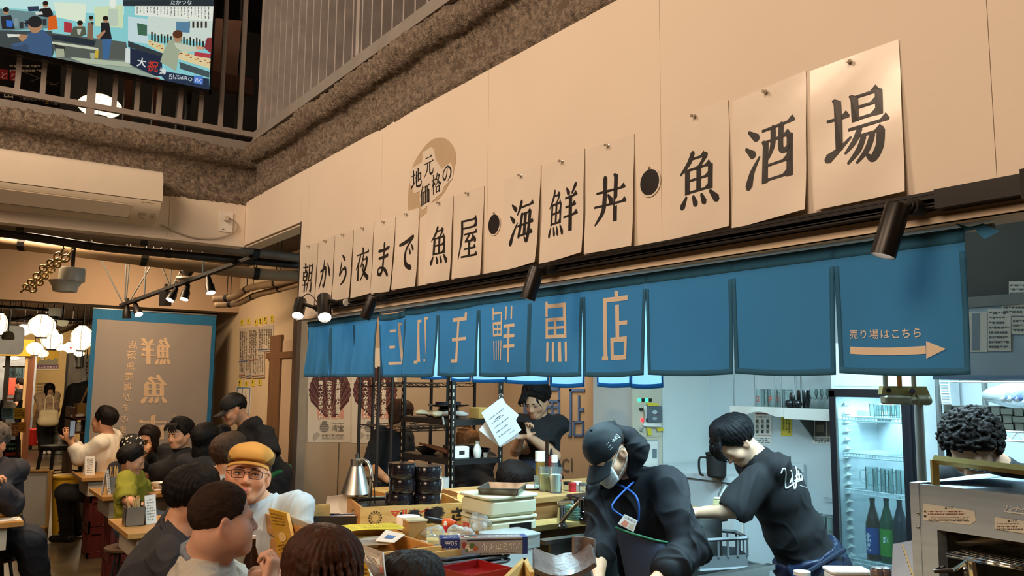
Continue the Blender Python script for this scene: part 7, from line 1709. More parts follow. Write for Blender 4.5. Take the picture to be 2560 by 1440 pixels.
t=thing('heat_lamp','brushed metal cone lamp on a bent tube stand','lamp',B0);m_alu=M('brushed aluminium','#b4b2aa',.33,metal=1.,var=.06,scale=3,stretch=(1,1,40))
sc_=dL/FPX;TP=lambda x,y,dd=0.:P(x,y,dL+dd)
top=TP(893,1147,.10);bot=TP(889,1233,.10);ax=V((0,0,1));hgt=(TP(890,1166,.1)-TP(890,1233,.1)).length;c=V((bot.x,bot.y,bot.z))
MB().lathe([(.001,hgt*.93),(.020,hgt*.95),(.027,hgt),(.03,hgt),(.0695,.0),(.0675,-.001),(.026,hgt*.95)],c,36).build('shade',m_alu,t,smooth=60)
MB().lathe([(.028,hgt),(.028,hgt+.032),(.0,hgt+.034)],c,24).build('collar',m_alu,t);MB().lathe([(.008,hgt+.03),(.008,hgt+.055),(0,hgt+.056)],c,14).build('finial',m_chrome,t)
MB().tube(cat([c+V((.02,0,hgt+.012)),TP(908,1150,.06),TP(922,1160,.03),TP(928,1190),TP(925,1240),B0+V((0,0,.02)),B0],6),.0085,12).build('stem',m_alu,t,smooth=180)
MB().lathe([(0,0),(.05,0),(.05,.008),(.012,.014),(0,.014)],B0,24).build('base',m_alu,t);MB().tube(cat([TP(925,1190,-.01),TP(935,1215,-.01),TP(937,1260,-.01),TP(934,1298,-.01)],5),.0022,6).build('cord',m_black,t,smooth=180)
MB().lathe([(.0,hgt*.4),(.018,hgt*.42),(.018,hgt*.9),(0,hgt*.9)],c,12).build('bulb',M('warm bulb','#ffd9a0',.4,emit=2.),t)
K0,K1,K2=V((1.552,3.285,.976)),V((2.005,3.17,.976)),V((1.56,3.615,.976));ex=(K1-K0).normalized();ey=Z1.cross(ex);wK=(K1-K0).length;dK=.33;hK=.092
t=thing('fish_crate','pale wooden fish crate with red and black brush lettering','crate',K0)
def kb(nm,x0,y0,z0,x1,y1,z1,m=m_ply3):return MB().box(K0+ex*(x0+x1)/2+ey*(y0+y1)/2+Z1*(z0+z1)/2,(x1-x0,y1-y0,z1-z0),mat3(ex,ey,Z1)).build(nm,m,t,smooth=0)
kb('front_board',0,0,0,wK,.012,hK);kb('back_board',0,dK-.012,0,wK,dK,hK);kb('end_board',0,.012,0,.012,dK-.012,hK,m_ply2);kb('end_board',wK-.012,.012,0,wK,dK-.012,hK,m_ply2);kb('base',.012,.012,0,wK-.012,dK-.012,.010)
s=Paint(quadmap(K0,ex,Z1,.0006));w_=wK
s.text('#c03a22','マルカイ',w_*.28,hK*.52,.026,width=w_*.36,down=False,bold=.05,rot=1)
for cx,cy,rx in((.50,.50,.032),(.72,.60,.034)):
 s.oval('#1c1a1b',w_*cx,hK*cy,rx*.75,rx*.8)
 for k in range(9):yy=hK*cy+(k-4)*.006;l=rx*(1.15-.10*abs(k-4));s.poly('#262325',[(w_*cx-l,yy-.0016),(w_*cx+l*.9,yy-.0024),(w_*cx+l,yy+.0012),(w_*cx-l*.9,yy+.0018)])
s.text('#1c1a1b','さ',w_*.86,hK*.22,.050,down=False,bold=.05);s.text('#3a342c','北海道産',w_*.35,hK*.12,.013,width=w_*.22,down=False)
for k in range(14):
 a=2*PI*k/14;s.oval('#3a342c',w_*.135+.026*math.cos(a),hK*.5+.026*math.sin(a),.0042,.0042,8)
s.line('#3a342c',[(w_*.135+.018*math.cos(2*PI*k/20),hK*.5+.018*math.sin(2*PI*k/20))for k in range(21)],.0018);s.build('lettering',t)
s=Paint(lambda x,y,e=0.:K0-ex*(.0006+e)+ey*(dK-x)+Z1*y)
s.line('#b5402a',[(dK*.62+.034*math.cos(PI*k/12),.012+.034*math.sin(PI*k/12))for k in range(13)],.005);s.text('#b5402a','峰',dK*.62-.014,.012,.022,down=False);s.text('#2a2420','印',dK*.40,.04,.018,down=False);s.text('#2a2420','印',dK*.78,.036,.018,down=False);s.scrib('#4a3c2c',dK*.5,.055,dK*.72,.065,1,3,.008);s.build('end_lettering',t)
for st,(px,d,ytop,n,rp,lb)in enumerate(((998,3.62,1157,4,35,'black lacquer box, %s of the stack beside the cone lamp'),(1068,3.66,1164,4,35,'black lacquer box, %s of the stack behind the crate lettering'))):
 base=P(px,1250,d);z0=.9875;R_=rp*d/FPX;hb=(P(px,ytop,d).z-z0)/n
 for k in range(n):
  c=V((base.x,base.y,z0+(k)*hb));off=V((.004*((k*7)%3-1)+(.012 if st==0 and k>1 else 0),.003*((k*5)%3-1),0));t=thing('lacquer_box',lb%('bottom','second','third','top')[k],'box',c+off,'stacked black lacquer boxes')
  MB().lathe([(0,0),(R_*.93,0),(R_*.97,hb*.05),(R_,hb*.2),(R_,hb*.82),(R_*.975,hb*.86),(R_*.975,hb*.9),(R_,hb*.93),(R_*.99,hb*.985),(0,hb*.985)],c+off,30).build('body',m_lacq,t);MB().lathe([(R_*1.004,hb*.5),(R_*1.008,hb*.53),(R_*1.004,hb*.56)],c+off,30).build('band',m_lacq,t)
t=thing('burner_rack','black burner frame under the cone lamp','burner',K0+ex*.1+ey*.15);c=K0+ex*.14+ey*.17+Z1*.012
MB().rbox(c+Z1*.04,(.24,.26,.055),.02,mat3(ex,ey,Z1)).build('body',m_black,t);MB().tube([c+Z1*.075+ex*(.12+.055*math.cos(a))+ey*(-.06+.055*math.sin(a))for a in[2*PI*k/20 for k in range(20)]],.0032,6,closed=True).build('ring',m_chrome,t,smooth=180)
MB().tube([c+Z1*.07+ex*-.12,c+Z1*.09+ex*-.12,c+Z1*.09+ex*.1],.008,6).build('grate_bar',m_black,t)
c=onz(1105,1318,.985);t=thing('heat_gun','orange heat gun with a black nozzle lying on the counter','tool',c);a,b=P(1068,1298,pix(c)[2]),P(1108,1305,pix(c)[2])
MB().tube([a,b],[.013,.012],14).build('nozzle',m_black,t);e_=P(1140,1309,pix(c)[2]-.02);MB().tube([b,lerp(b,e_,.5),e_],[.014,.020,.010],14).build('body',M('orange plastic','#d2571a',.45),t);MB().tube([lerp(b,e_,.5),V((lerp(b,e_,.5).x+.03,lerp(b,e_,.5).y-.02,.984))],[.013,.012],10).build('handle',M('grey grip','#5f6266',.5),t)
MB().tube([e_,P(1172,1326,pix(c)[2]-.1)],.003,6).ell(P(1174,1327,pix(c)[2]-.1),(.009,.009,.009)).build('red_cord',M('red plastic','#b5202a',.4),t)
jar('glue_bottle','tiny red bottle with a white cap below the heat gun',onz(1113,1330,.9755),[(0,0),(.011,0),(.012,.02),(.008,.028)],[(.008,.028),(.006,.042),(0,.044)],_M['red plastic'],cmat=m_paper)
m_bt=M('blue grey tray','#4d5a68',.4,var=.1)
for k in range(3):
 c=onz(1112,1408-3*k,.981)+V((0,.02,.012*k));t=thing('serving_tray','blue-grey serving tray, %s of the pile under the foil box'%('bottom','middle','top')[k],'tray',c,'blue-grey trays');Rr=rotz(-.08+.03*k)
 MB().rbox(c+V((.06,-.03,.003)),(.26,.20,.006),.03,Rr).build('base',m_bt,t);MB().tube([c+V((.06,-.03,.009))+Rr@V((x,y,0))for x,y in((-.14,-.09),(-.12,-.108),(.12,-.108),(.14,-.09),(.14,.09),(.12,.108),(-.12,.108),(-.14,.09))],.006,6,closed=True).build('rim',m_bt,t)
dF=2.74;f0,f1=P(1100,1396,dF+.05),P(1319,1391,dF+.10);ux=(f1-f0);ux.z=0;wF=ux.length;ux.normalize();uy=Z1.cross(ux);hF=.056;o=V((f0.x,f0.y,1.014))
t=thing('foil_box','blue and silver foil carton lying upside down on the trays','box',o);Rf=mat3(ux,uy,Z1)
MB().box(o+ux*wF/2+uy*.035+Z1*hF/2,(wF,.07,hF),Rf).build('carton',M('foil carton silver','#a5a4aa',.3,metal=.35,var=.05),t,smooth=0)
for side,(oo,vy,hh)in enumerate(((o,Z1,hF),(o+Z1*hF,uy,.07))):
 s=Paint(quadmap(oo,ux,vy,.0006));H=hh
 s.rect('#23336e',0,0,wF*.22,H).rect('#23336e',wF*.94,0,wF,H).rect('#2f3448',wF*.30,H*.84,wF*.94,H*.93)
 def up(c_,b_,x,y,h_,w_):s.text(c_,b_,x,y,h_,width=w_,down=False,rot=180)
 up('#d9dde6','50m',wF*.19,H*.86,H*.30,wF*.13);up('#d9dde6','30cm幅',wF*.20,H*.44,H*.24,wF*.16);s.text('#d9dde6','x',wF*.10,H*.46,H*.10,down=False)
 for k,(c_,cx,cy,rx,ry)in enumerate((('#8c3b34',.27,.6,.025,.2),('#c9b9a0',.33,.45,.05,.22),('#4f6a3c',.36,.55,.035,.18),('#d7cdbd',.31,.35,.03,.12),('#a05e3c',.40,.4,.03,.16),('#566b45',.30,.3,.02,.12))):s.oval(c_,wF*cx,H*cy,wF*rx,H*ry,12)
 up('#20242c','アルミホイル',wF*.925,H*.72,H*.50,wF*.46);up('#e4e2dc','アルミホイル',wF*.923,H*.70,H*.46,wF*.455);s.scrib('#4a4e5c',wF*.45,H*.05,wF*.9,H*.14,1,side,wF*.02)
 s.build('print',t)
c=onz(1150,1437,.981);t=thing('lacquer_tray','red lacquered square tray at the lower edge of the counter','tray',c);m_rl=M('red lacquer','#8a1b1c',.3,coat=.4);Rr=rotz(-.2)
T4=[onz(1092,1428,1.004),onz(1196,1408,1.004),onz(1250,1470,1.004),onz(1120,1500,1.004)]
cc=sum(T4,V())/4;exx=(T4[1]-T4[0]).normalized();eyy=Z1.cross(exx);wT=(T4[1]-T4[0]).length;cc=T4[0]+exx*wT/2-eyy*wT*.45;Rt=mat3(exx,eyy,Z1)
MB().box(cc-Z1*.014,(wT,wT*.9,.006),Rt).build('base',m_rl,t,smooth=0)
for dx,dy,sx,sy in((0,.45,1,.03),(0,-.45,1,.03),(.485,0,.03,.9),(-.485,0,.03,.9)):MB().box(cc+exx*wT*dx+eyy*wT*dy,(wT*sx,wT*sy if sy>.1 else.008,.026),Rt).build('rim',m_rl,t,smooth=0)
t=thing('wood_frame','corner of a pale wooden box beside the red tray','box',onz(1290,1430,.981));
for(a,b)in(((1312,1396),(1262,1446)),((1312,1396),(1330,1432))):p,q_=onz(*a,1.02),onz(*b,1.02);m_=(p+q_)/2;d=(q_-p).normalized();MB().box(m_-Z1*.02,((q_-p).length,.014,.044),mat3(d,Z1.cross(d),Z1)).build('side',m_ply3,t,smooth=0)
c=onz(1060,1375,.981);t=thing('small_dish','white oval dish behind the foil carton','dish',c+V((0,.06,0)));MB().lathe([(0,0),(.03,0),(.05,.016),(.045,.016),(.028,.006),(0,.006)],c+V((.0,.07,0)),22).build('dish',m_bowl,t);MB().lathe([(.03,-.0),(.028,.001),(.025,.0)],c+V((0,.07,0)),18).build('foot',m_bowl,t)
t=thing('customer_counter','narrow wooden customer counter below the display boxes','counter',(1.08,2.6,.74));MB().bx((.94,1.2,.76),(1.20,3.5,.79)).build('worktop',m_ply2,t,smooth=0);MB().bx((1.17,1.2,.0),(1.20,3.5,.76)).build('support',m_ply2,t,smooth=0)
jar('beer_bottle','dark bottle with a pale cap on the customer counter',onz(626,1470,.7905),[(0,0),(.03,0),(.032,.1),(.013,.16),(.013,.19)],[(.0145,.19),(.0145,.2),(0,.202)],m_soy,cmat=m_paper)
c=onz(612,1455,.7905);t=thing('snack_plate','small plate with yellow pickles by the raised fist','plate',c);MB().lathe([(0,0),(.04,0),(.065,.012),(.06,.013),(.038,.005),(0,.005)],c,22).build('plate',m_bowl,t);q=SDF();r=random.Random(1)
for k in range(8):q.ell(c+V((r.uniform(-.03,.03),r.uniform(-.03,.03),.014)),(.014,.009,.008),rotz(r.uniform(0,3)),.004)
sdf_obj(q,.003,'pickle',M('pickle yellow','#c9971e',.4),t)
# ------------------------------------------------------------------ kitchen: warmer, worktops, sink, rack, shelf, fridge, grill, hood
m_cream2=M('cream appliance','#c9c7ab',.45,var=.04)
C0=P(1220,1345,3.34);C0.z=.9755;bxx=V((1,0,0));
def wbox(t,nm,z0,z1,ins,lid=False):
 w_,d_=.265,.235;return MB().rbox(V((C0.x+w_/2,C0.y+d_/2,(z0+z1)/2)),(w_-ins*2,d_-ins*2,z1-z0),.03).build(nm,m_cream2,t)
za=lambda y:P(1220,y,3.34).z
t=thing('food_warmer','cream insulated food warmer, lower of two, with a dark window','warmer',(C0.x+.13,C0.y+.15,.976));zm,zt=za(1300),za(1249)
wbox(t,'case',.9765,zm-.012,.004);wbox(t,'rim',zm-.012,zm,0)
MB().bx((C0.x+.11,C0.y+.001,zm-.075),(C0.x+.22,C0.y+.008,zm-.028)).build('window',m_black,t,smooth=0);Paint(lambda x,y,e=0.:V((C0.x+.0035-e,y,x))).build('print',t)if 0 else None
s=Paint(lambda x,y,e=0.:V((C0.x+.0036-e,C0.y+.20-x,y)));s.rect('#b5413a',0,zm-.075,.05,zm-.035).rect('#d8d2bd',.003,zm-.072,.047,zm-.058);s.scrib('#d8d2bd',.004,zm-.055,.046,zm-.038,2,2,.008);s.build('label',t)
t=thing('food_warmer','cream insulated food warmer, upper of two, under the baking tray','warmer',(C0.x+.13,C0.y+.15,zm+.001));wbox(t,'case',zm+.001,zt-.008,.004);wbox(t,'lid',zt-.008,zt+.004,-.002);MB().bx((C0.x-.002,C0.y+.06,zm+.012),(C0.x+.004,C0.y+.2,zm+.018)).build('latch',M('darker cream','#9c9a84',.5),t,smooth=0)  # latch strip in a darker cream than the case
c=V((C0.x+.15,C0.y+.115,zt+.0045));t=thing('baking_tray','scorched steel baking tray on top of the cream warmer','tray',c);m_bk=M('scorched steel','#8f8a7e',.35,metal=.8,hex2='#4d3d2c',scale=14);Rr=rotz(.78)
MB().box(c+Z1*.003,(.19,.15,.004),Rr).build('base',m_bk,t,smooth=0)
for dx,dy,sx,sy,tx,ty in((.10,0,.004,.17,.5,0),(-.10,0,.004,.17,-.5,0),(0,.08,.21,.004,0,-.5),(0,-.08,.21,.004,0,.5)):MB().box(c+Rr@V((dx,dy,0))+Z1*.014,(sx,sy,.026),Rr@Matrix.Rotation(ty*.6,3,'X')@Matrix.Rotation(tx*.6,3,'Y')).build('side',m_bk,t,smooth=0)
MB().tube([c+Z1*.026+Rr@V((x,y,0))for x,y in((-.108,-.088),(.108,-.088),(.108,.088),(-.108,.088))],.003,6,closed=True).build('rim',m_bk,t)
pc=[onz(1354,1262,1.0),onz(1600,1262,1.0)];y0=pc[0].y;x0=pc[0].x
t=thing('pass_counter','wooden pass counter behind the faucet','counter',(x0+.6,y0+.3,0));MB().bx((x0-.25,y0,1.01),(x0+1.0,y0+.55,1.035)).build('worktop',wood('pass wood','#b58a58','#96703f',5,(.7,6,6)),t,smooth=0);MB().bx((x0-.25,y0+.02,.0),(x0+1.0,y0+.05,1.01)).build('front_panel',wood('pass front','#9b6f42','#805a33',5,(.7,6,6)),t,smooth=0);MB().bx((x0-.25,y0-.14,.905),(x0+1.0,y0+.0,.93)).build('lower_shelf',wood('lower plank','#cba96b','#a98548',6,(.5,9,9)),t,smooth=0);MB().bx((x0-.25,y0-.02,0),(x0+1.0,y0-.0,.905)).build('lower_panel',_M['pass front'],t,smooth=0)
zc=1.0355
def gl(name,lb,px,py,r_,h,fill,group,off=0.):
 c=onz(px,py,zc);t=thing(name,lb,'glass',c,group);MB().lathe([(0,0),(r_*.85,0),(r_,h),(r_*.94,h),(r_*.78,.008),(0,.008)],c,20).build('cup',m_clear,t);MB().lathe([(0,.009),(r_*.77,.009),(r_*.9,h*.72),(0,h*.72)],c,18).build('drink',fill,t)
 s=Paint(lambda x,y,e=0.:c+V((math.sin(x)*(r_*.96+e),-math.cos(x)*(r_*.96+e),y)));s.scrib('#c8402c',.2,h*.45,.75,h*.8,3,3,.2);s.build('print',t)
gl('highball_glass','tall glass of pale yellow drink on the pass counter',1362,1228,.035,.125,glassy('yellow drink','#efe6b8',.45,.1,'#d9cf92'),'tall drinks on the pass counter');gl('highball_glass','tall glass of cloudy white drink on the pass counter',1389,1232,.036,.13,M('cloudy drink','#d4d8cc',.3),'tall drinks on the pass counter')
gl('highball_glass','small clear glass between the seasoning bottles and the yellow drink',1344,1222,.022,.07,m_clear,'tall drinks on the pass counter')
jar('seasoning_bottle','clear bottle with a wide white cap behind the yellow drink',onz(1350,1212,zc),[(0,0),(.026,0),(.026,.13)],[(.028,.13),(.028,.185),(0,.187)],glassy('oil amber','#e0c078',.4,.06,'#b5924a'),cmat=m_paper);jar('seasoning_bottle','clear bottle with a narrow white cap behind the cloudy drink',onz(1386,1216,zc),[(0,0),(.022,0),(.022,.11),(.014,.13)],[(.017,.13),(.017,.17),(0,.172)],m_clear,cmat=m_paper)
jar('sauce_bottle','dark brown bottle with a long neck behind the drinks',onz(1367,1205,zc),[(0,0),(.026,0),(.026,.11),(.010,.16),(.010,.24)],[(.012,.24),(.012,.25),(0,.252)],m_soy);jar('sauce_bottle','small red topped sauce bottle behind the cloudy drink',onz(1378,1206,zc),[(0,0),(.02,0),(.02,.12),(.008,.15)],[(.01,.15),(.006,.19),(0,.192)],M('red sauce','#6a1c18',.3))
for k in range(4):jar('spice_jar','small %s spice jar beside the cook\'s mask'%('black capped','red lidded','white','clear')[k],onz(1418+13*k,1226+3*(k%2),zc),[(0,0),(.02,0),(.02,.03)],[(.021,.03),(.021,.045),(0,.046)],(m_clear,M('red lid','#b0262a',.4),m_white,m_clear)[k],'jar',group='small jars on the pass counter',cmat=(m_black,M('red lid','#b0262a'),m_white,m_steel2)[k])
c=onz(1325,1222,zc);t=thing('white_plate','white plate edge behind the baking tray','plate',c);MB().lathe([(0,0),(.05,0),(.085,.012),(.08,.014),(.05,.004),(0,.004)],c,24).build('plate',m_bowl,t);MB().lathe([(.05,0),(.048,.001),(.044,0)],c,20).build('foot',m_bowl,t)
for k in range(7):
 c=V((x0+.33,y0-.10,.9305+.0155*k));cz=onz(1452,1290,.931);c=V((cz.x,min(cz.y+.05,y0-.09),.9305+.0165*k));t=thing('black_dish','black square dish, number from the bottom of the pile beside the faucet' if 0 else 'black dish, %s in the pile beside the faucet'%('lowest','second lowest','third','middle','fifth','second highest','highest')[k],'dish',c,'piled black dishes');MB().rbox(c+Z1*.008,(.20-.006*(k%2),.15,.012),.03,rotz(.06*((k*3)%4-1.5))).build('dish',m_lacq,t);MB().rbox(c+Z1*.0145,(.17,.12,.002),.02,rotz(.06*((k*3)%4-1.5))).build('well',m_black,t)
for k in range(6):
 cz=onz(1392,1284,.931);c=V((cz.x,min(cz.y+.03,y0-.08),.9305+.012*k));t=thing('glass_dish','green glass dish, %s in the pile behind the faucet'%('lowest','second','third','fourth','fifth','top')[k],'dish',c,'piled green glass dishes');MB().rbox(c+Z1*.004,(.15,.12,.007),.02,rotz(.03*((k*5)%3-1))).build('dish',glassy('green glass','#d5efe4',.35,.06,'#bfe3d3'),t);MB().rbox(c+Z1*.0095,(.155,.125,.003),.02,rotz(.03*((k*5)%3-1))).build('rim',M('green glass'),t)
zs=.955
a=onz(1322,1388,zs);b=onz(1424,1388,zs)
t=thing('steel_table','low stainless worktable under the clear plastic box','table',(2.3,2.6,0));MB().rbox((1.83,2.52,zs-.012),(.34,.28,.024),.03).build('tabletop',m_steel,t);MB().rbox((1.83,2.52,zs-.042),(.325,.265,.026),.03).build('undershelf',m_steel2,t);MB().bx((1.66,1.2,.74),(2.2,2.69,.77)).build('lower_shelf',m_steel2,t,smooth=0)
for x_,y_ in((1.70,2.46),(1.96,2.46),(1.70,2.65),(1.96,2.65)):MB().tube([(x_,y_,0.001),(x_,y_,zs-.05)],.018,8).build('leg',m_steel2,t)
sk=onz(1400,1322,.90);t=thing('sink_unit','stainless sink unit with raised back behind the bending cook','sink',(2.9,3.2,0));m_st=m_steel
MB().bx((2.32,2.70,.50),(3.50,3.0,.52)).bx((2.32,2.70,.52),(2.34,3.0,.71)).bx((3.48,2.70,.52),(3.50,3.0,.71)).bx((2.34,2.70,.52),(3.48,2.72,.70)).bx((2.34,2.98,.52),(3.48,3.0,.90)).build('basin',m_st,t,smooth=0);MB().bx((2.30,2.68,.69),(3.52,2.725,.715)).bx((2.30,2.975,.885),(3.52,3.03,.904)).build('rim',m_st,t,smooth=0)
for x_ in(2.35,3.45):
 for y_ in(2.74,2.95):MB().tube([(x_,y_,.001),(x_,y_,.50)],.02,8).build('leg',m_steel2,t)
fb=onz(1403,1320,.905);dfa=pix(fb)[2];t=thing('faucet','chrome lever faucet with an angled spout','faucet',fb);m_fc=M('satin chrome','#b5b7b8',.22,metal=1.)
tp=P(1402,1266,dfa);MB().lathe([(.03,0),(.03,.012),(.021,.02),(.021,tp.z-fb.z-.01),(.024,tp.z-fb.z),(.02,tp.z-fb.z+.02),(0,tp.z-fb.z+.022)],fb,20).build('column',m_fc,t);MB().tube(cat([P(1403,1306,dfa-.02),P(1420,1285,dfa-.04),P(1440,1262,dfa-.08),P(1452,1254,dfa-.10)],5),.011,10).build('spout',m_fc,t,smooth=180);MB().tube([P(1452,1248,dfa-.10),P(1452,1268,dfa-.10)],.013,12).build('aerator',m_fc,t);MB().tube([tp+Z1*.015,P(1432,1255,dfa-.05)],[.012,.008],10).build('lever',m_fc,t)
c=onz(1280,1364,zs+.001);t=thing('plastic_box','clear plastic storage box on the steel table','box',c);w_,d_,h_=.19,.15,.05;c=c+V((-.02,-.01,0));m_pp=glassy('frosted plastic','#eef3f3',.30,.2);mb=MB()
mb.bx(c+V((-w_/2,-d_/2,0)),c+V((w_/2,d_/2,.003)))
for q_ in(((-w_/2,-d_/2),(w_/2,-d_/2+.003)),((-w_/2,d_/2-.003),(w_/2,d_/2)),((-w_/2,-d_/2),(-w_/2+.003,d_/2)),((w_/2-.003,-d_/2),(w_/2,d_/2))):mb.bx(c+V((*q_[0],0)),c+V((*q_[1],h_)))
mb.build('tub',m_pp,t,smooth=0);MB().rbox(c+Z1*(h_+.003),(w_+.012,d_+.012,.006),.015).build('lid',m_pp,t)
c=onz(1406,1442,zs+.001);c.z=zs+.001;dC=2.9;t=thing('roof_tile_dish','brown glazed curved tile dish stacked on another on the worktable','dish',P(1406,1410,dC));m_cer=M('brown ceramic','#4f382e',.35,hex2='#77675e',scale=9,bump=.3,bscale=60,coat=.3)
def tile(dx,dz,wx,sag,rot,mat,dd):
 o=P(1408,1402,dd)+V((0,0,dz));ux=(RT*math.cos(rot)+Z1*math.sin(rot)).normalized();uy=(FW+Z1*.25).normalized()
 return MB().grid(lambda a,b:o+ux*((a-.5)*wx)+uy*((b-.5)*.16)+Z1*(sag*((2*a-1)**2)-sag*.4+.004*math.sin(14*a)*b),22,8,.016).build('tile',mat,t,smooth=60)
tile(0,.0,.205,.034,.10,m_cer,dC);tile(0,-.045,.19,.03,.02,m_cer,dC)
MB().grid(lambda a,b:P(1460,1372,dC+.06)+RT*((a-.5)*.07)+Z1*((b-.5)*.075-.01*(a-.5))+FW*(.02*math.sin(3*a)),8,8,.012).build('shard',m_cer,t)
MB().bx(P(1345,1500,dC-.04),P(1345,1500,dC-.04)+V((.15,.12,.004))).build('support_plate',M('slate plate','#46525c',.4),t,smooth=0)
c=onz(1562,1380,.523);t=thing('white_bowl','white bowls drying behind the cook\'s apron','bowl',c);MB().ell(c+V((0,0,.03)),(.05,.04,.028),rotz(.5)).build('bowl',m_bowl,t);MB().ell(c+V((.03,-.02,.02)),(.045,.035,.02)).build('bowl',m_bowl,t)
dg=4.15;G0=P(1752,1345,dg+.4);t=thing('dish_rack','grey plastic dish rack crate in the sink','crate',P(1810,1380,dg));m_gp=M('grey plastic','#70777a',.5)
A,B,Cc,D=P(1868,1345,dg),P(1748,1352,dg),P(1752,1322,dg+.35),P(1840,1330,dg+.35);dz=P(1868,1345,dg).z-P(1868,1418,dg).z
for p,q_,n in((A,B,5),(A,D,3),(B,Cc,7),(Cc,D,4)):
 MB().tube([p,q_],.010,4).build('top_bar',m_gp,t,smooth=0);MB().tube([p-Z1*dz,q_-Z1*dz],.010,4).build('bottom_bar',m_gp,t,smooth=0)
 MB().add([p-Z1*dz*.55,q_-Z1*dz*.55,q_-Z1*dz,p-Z1*dz],[(0,1,2,3)]).build('side',m_gp,t,smooth=0)
 for k in range(n+1):z=lerp(p,q_,k/n);MB().tube([z,z-Z1*dz*.6],.007,4).build('slat',m_gp,t,smooth=0)
MB().add([p-Z1*dz for p in(A,B,Cc,D)],[(0,1,2,3)]).build('base',m_gp,t,smooth=0)
zb=1.0;wb0=onz(1740,1290,zb);t=thing('back_worktop','stainless back worktop along the kitchen wall','counter',(4.7,3.2,0));MB().bx((4.3,3.60,zb-.03),(5.09,4.45,zb)).build('worktop',m_kwall,t,smooth=0);MB().bx((4.32,3.60,0),(4.35,4.45,zb-.03)).bx((4.35,3.60,0),(5.09,3.63,zb-.03)).build('front_panel',m_kwall,t,smooth=0);MB().bx((5.07,3.60,zb),(5.09,4.45,zb+.05)).build('upstand',m_kwall,t,smooth=0)
c=onz(1793,1263,zb+.001);c=V((max(c.x,4.4),c.y,zb+.001));cm=P(1793,1263,5.35);cm.z=zb+.001;t=thing('coffee_mug','large black insulated mug with handle behind the washing cook','mug',cm)
MB().lathe([(0,0),(.052,0),(.062,.012),(.066,.14),(.07,.145),(.07,.158),(.05,.162),(0,.162)],cm,24).build('body',m_blackm,t);MB().tube(cat([cm+RT*-.062+Z1*.125,cm+RT*-.11+Z1*.12,cm+RT*-.11+Z1*.03,cm+RT*-.085+Z1*.01],4),.008,6).build('handle',m_blackm,t,smooth=180)
p=P(1795,1255,4.25);t=thing('sponge','pale yellow sponge held by the washing cook','sponge',p);MB().rbox(p,(.055,.04,.035),.01,rotz(.4)).build('foam',M('sponge yellow','#d8cf98',.9,bump=.3,bscale=200),t);MB().rbox(p+V((0,0,.0195)),(.055,.04,.006),.01,rotz(.4)).build('scour_pad',M('sponge pale','#c9c9a8',.9),t)
p=P(1812,1237,4.3);t=thing('glass_jar','clear glass being washed beside the black mug','glass',p);MB().lathe([(0,-.04),(.03,-.04),(.035,.04),(.032,.04),(.027,-.034),(0,-.034)],p,18,Matrix.Rotation(.7,3,'Y')).build('cup',m_clear,t);MB().lathe([(.036,.036),(.0365,.041),(.034,.041)],p,18,Matrix.Rotation(.7,3,'Y')).build('rim',m_clear,t)
c=onz(1862,1300,zb+.001);t=thing('hose','coiled turquoise hose on the edge of the worktop','hose',P(1862,1288,4.75))
MB().tube([P(1862,1288,4.75)+RT*(.03+.004*k/8)*math.cos(2*PI*k/16)*1.2+Z1*(.018*math.sin(2*PI*k/16)+.0)+FW*.002*k for k in range(64)],.006,6).build('coil',M('turquoise','#3aa795',.4),t,smooth=180);MB().tube([P(1856,1280,4.7),P(1857,1348,4.5)],.010,6).build('strap',m_white,t)
SX=4.78;za_=onx(1830,1016,SX).z;ya,yb2=onx(1820,1016,SX).y,onx(2084,1030,SX).y
t=thing('wall_shelf','white cloth covered wall shelf hung on steel rods','shelf',(SX,(ya+yb2)/2,za_));MB().bx((SX+.03,yb2-.3,za_-.02),(5.09,ya,za_)).build('board',m_white,t,smooth=0)
def cl(a,b,y0_,y1_,ph):return V((SX+.02+.006*math.sin(12*a+ph),y0_+(y1_-y0_)*a,za_+.004-b*(.05+.015*math.sin(9*a+ph))))
ym=onx(1962,1020,SX).y;MB().grid(lambda a,b:cl(a,1-b,ya,ym,0),20,4,.002).build('cloth',m_paper,t);MB().grid(lambda a,b:V((SX+.005,ym+.01+(yb2-.3-ym)*a,za_+.004-.075*(1-b))),12,4,.002).build('cloth',m_paper,t)
for px in(1836,1889,1940,1953,1990,2004):p=onx(px,1000,SX+.05);MB().tube([V((p.x,p.y,za_)),V((p.x,p.y,2.62))],.0055,6).build('rod',m_steel2,t)
p=onx(2012,1040,5.0);MB().add([V((5.085,p.y,za_-.02)),V((SX+.08,p.y,za_-.03)),V((5.085,p.y,za_-.22)),V((5.085,p.y-.012,za_-.02)),V((SX+.08,p.y-.012,za_-.03)),V((5.085,p.y-.012,za_-.22))],[(0,1,2),(5,4,3),(0,3,4,1),(1,4,5,2),(2,5,3,0)]).build('bracket',m_steel2,t,smooth=0)
names=('glass beer mug with red print, first on the cloth shelf','plain stemmed glass between the printed mugs','glass beer mug with red print, second on the cloth shelf','glass beer mug with red print, third on the cloth shelf','plain stemmed glass after the printed mugs')
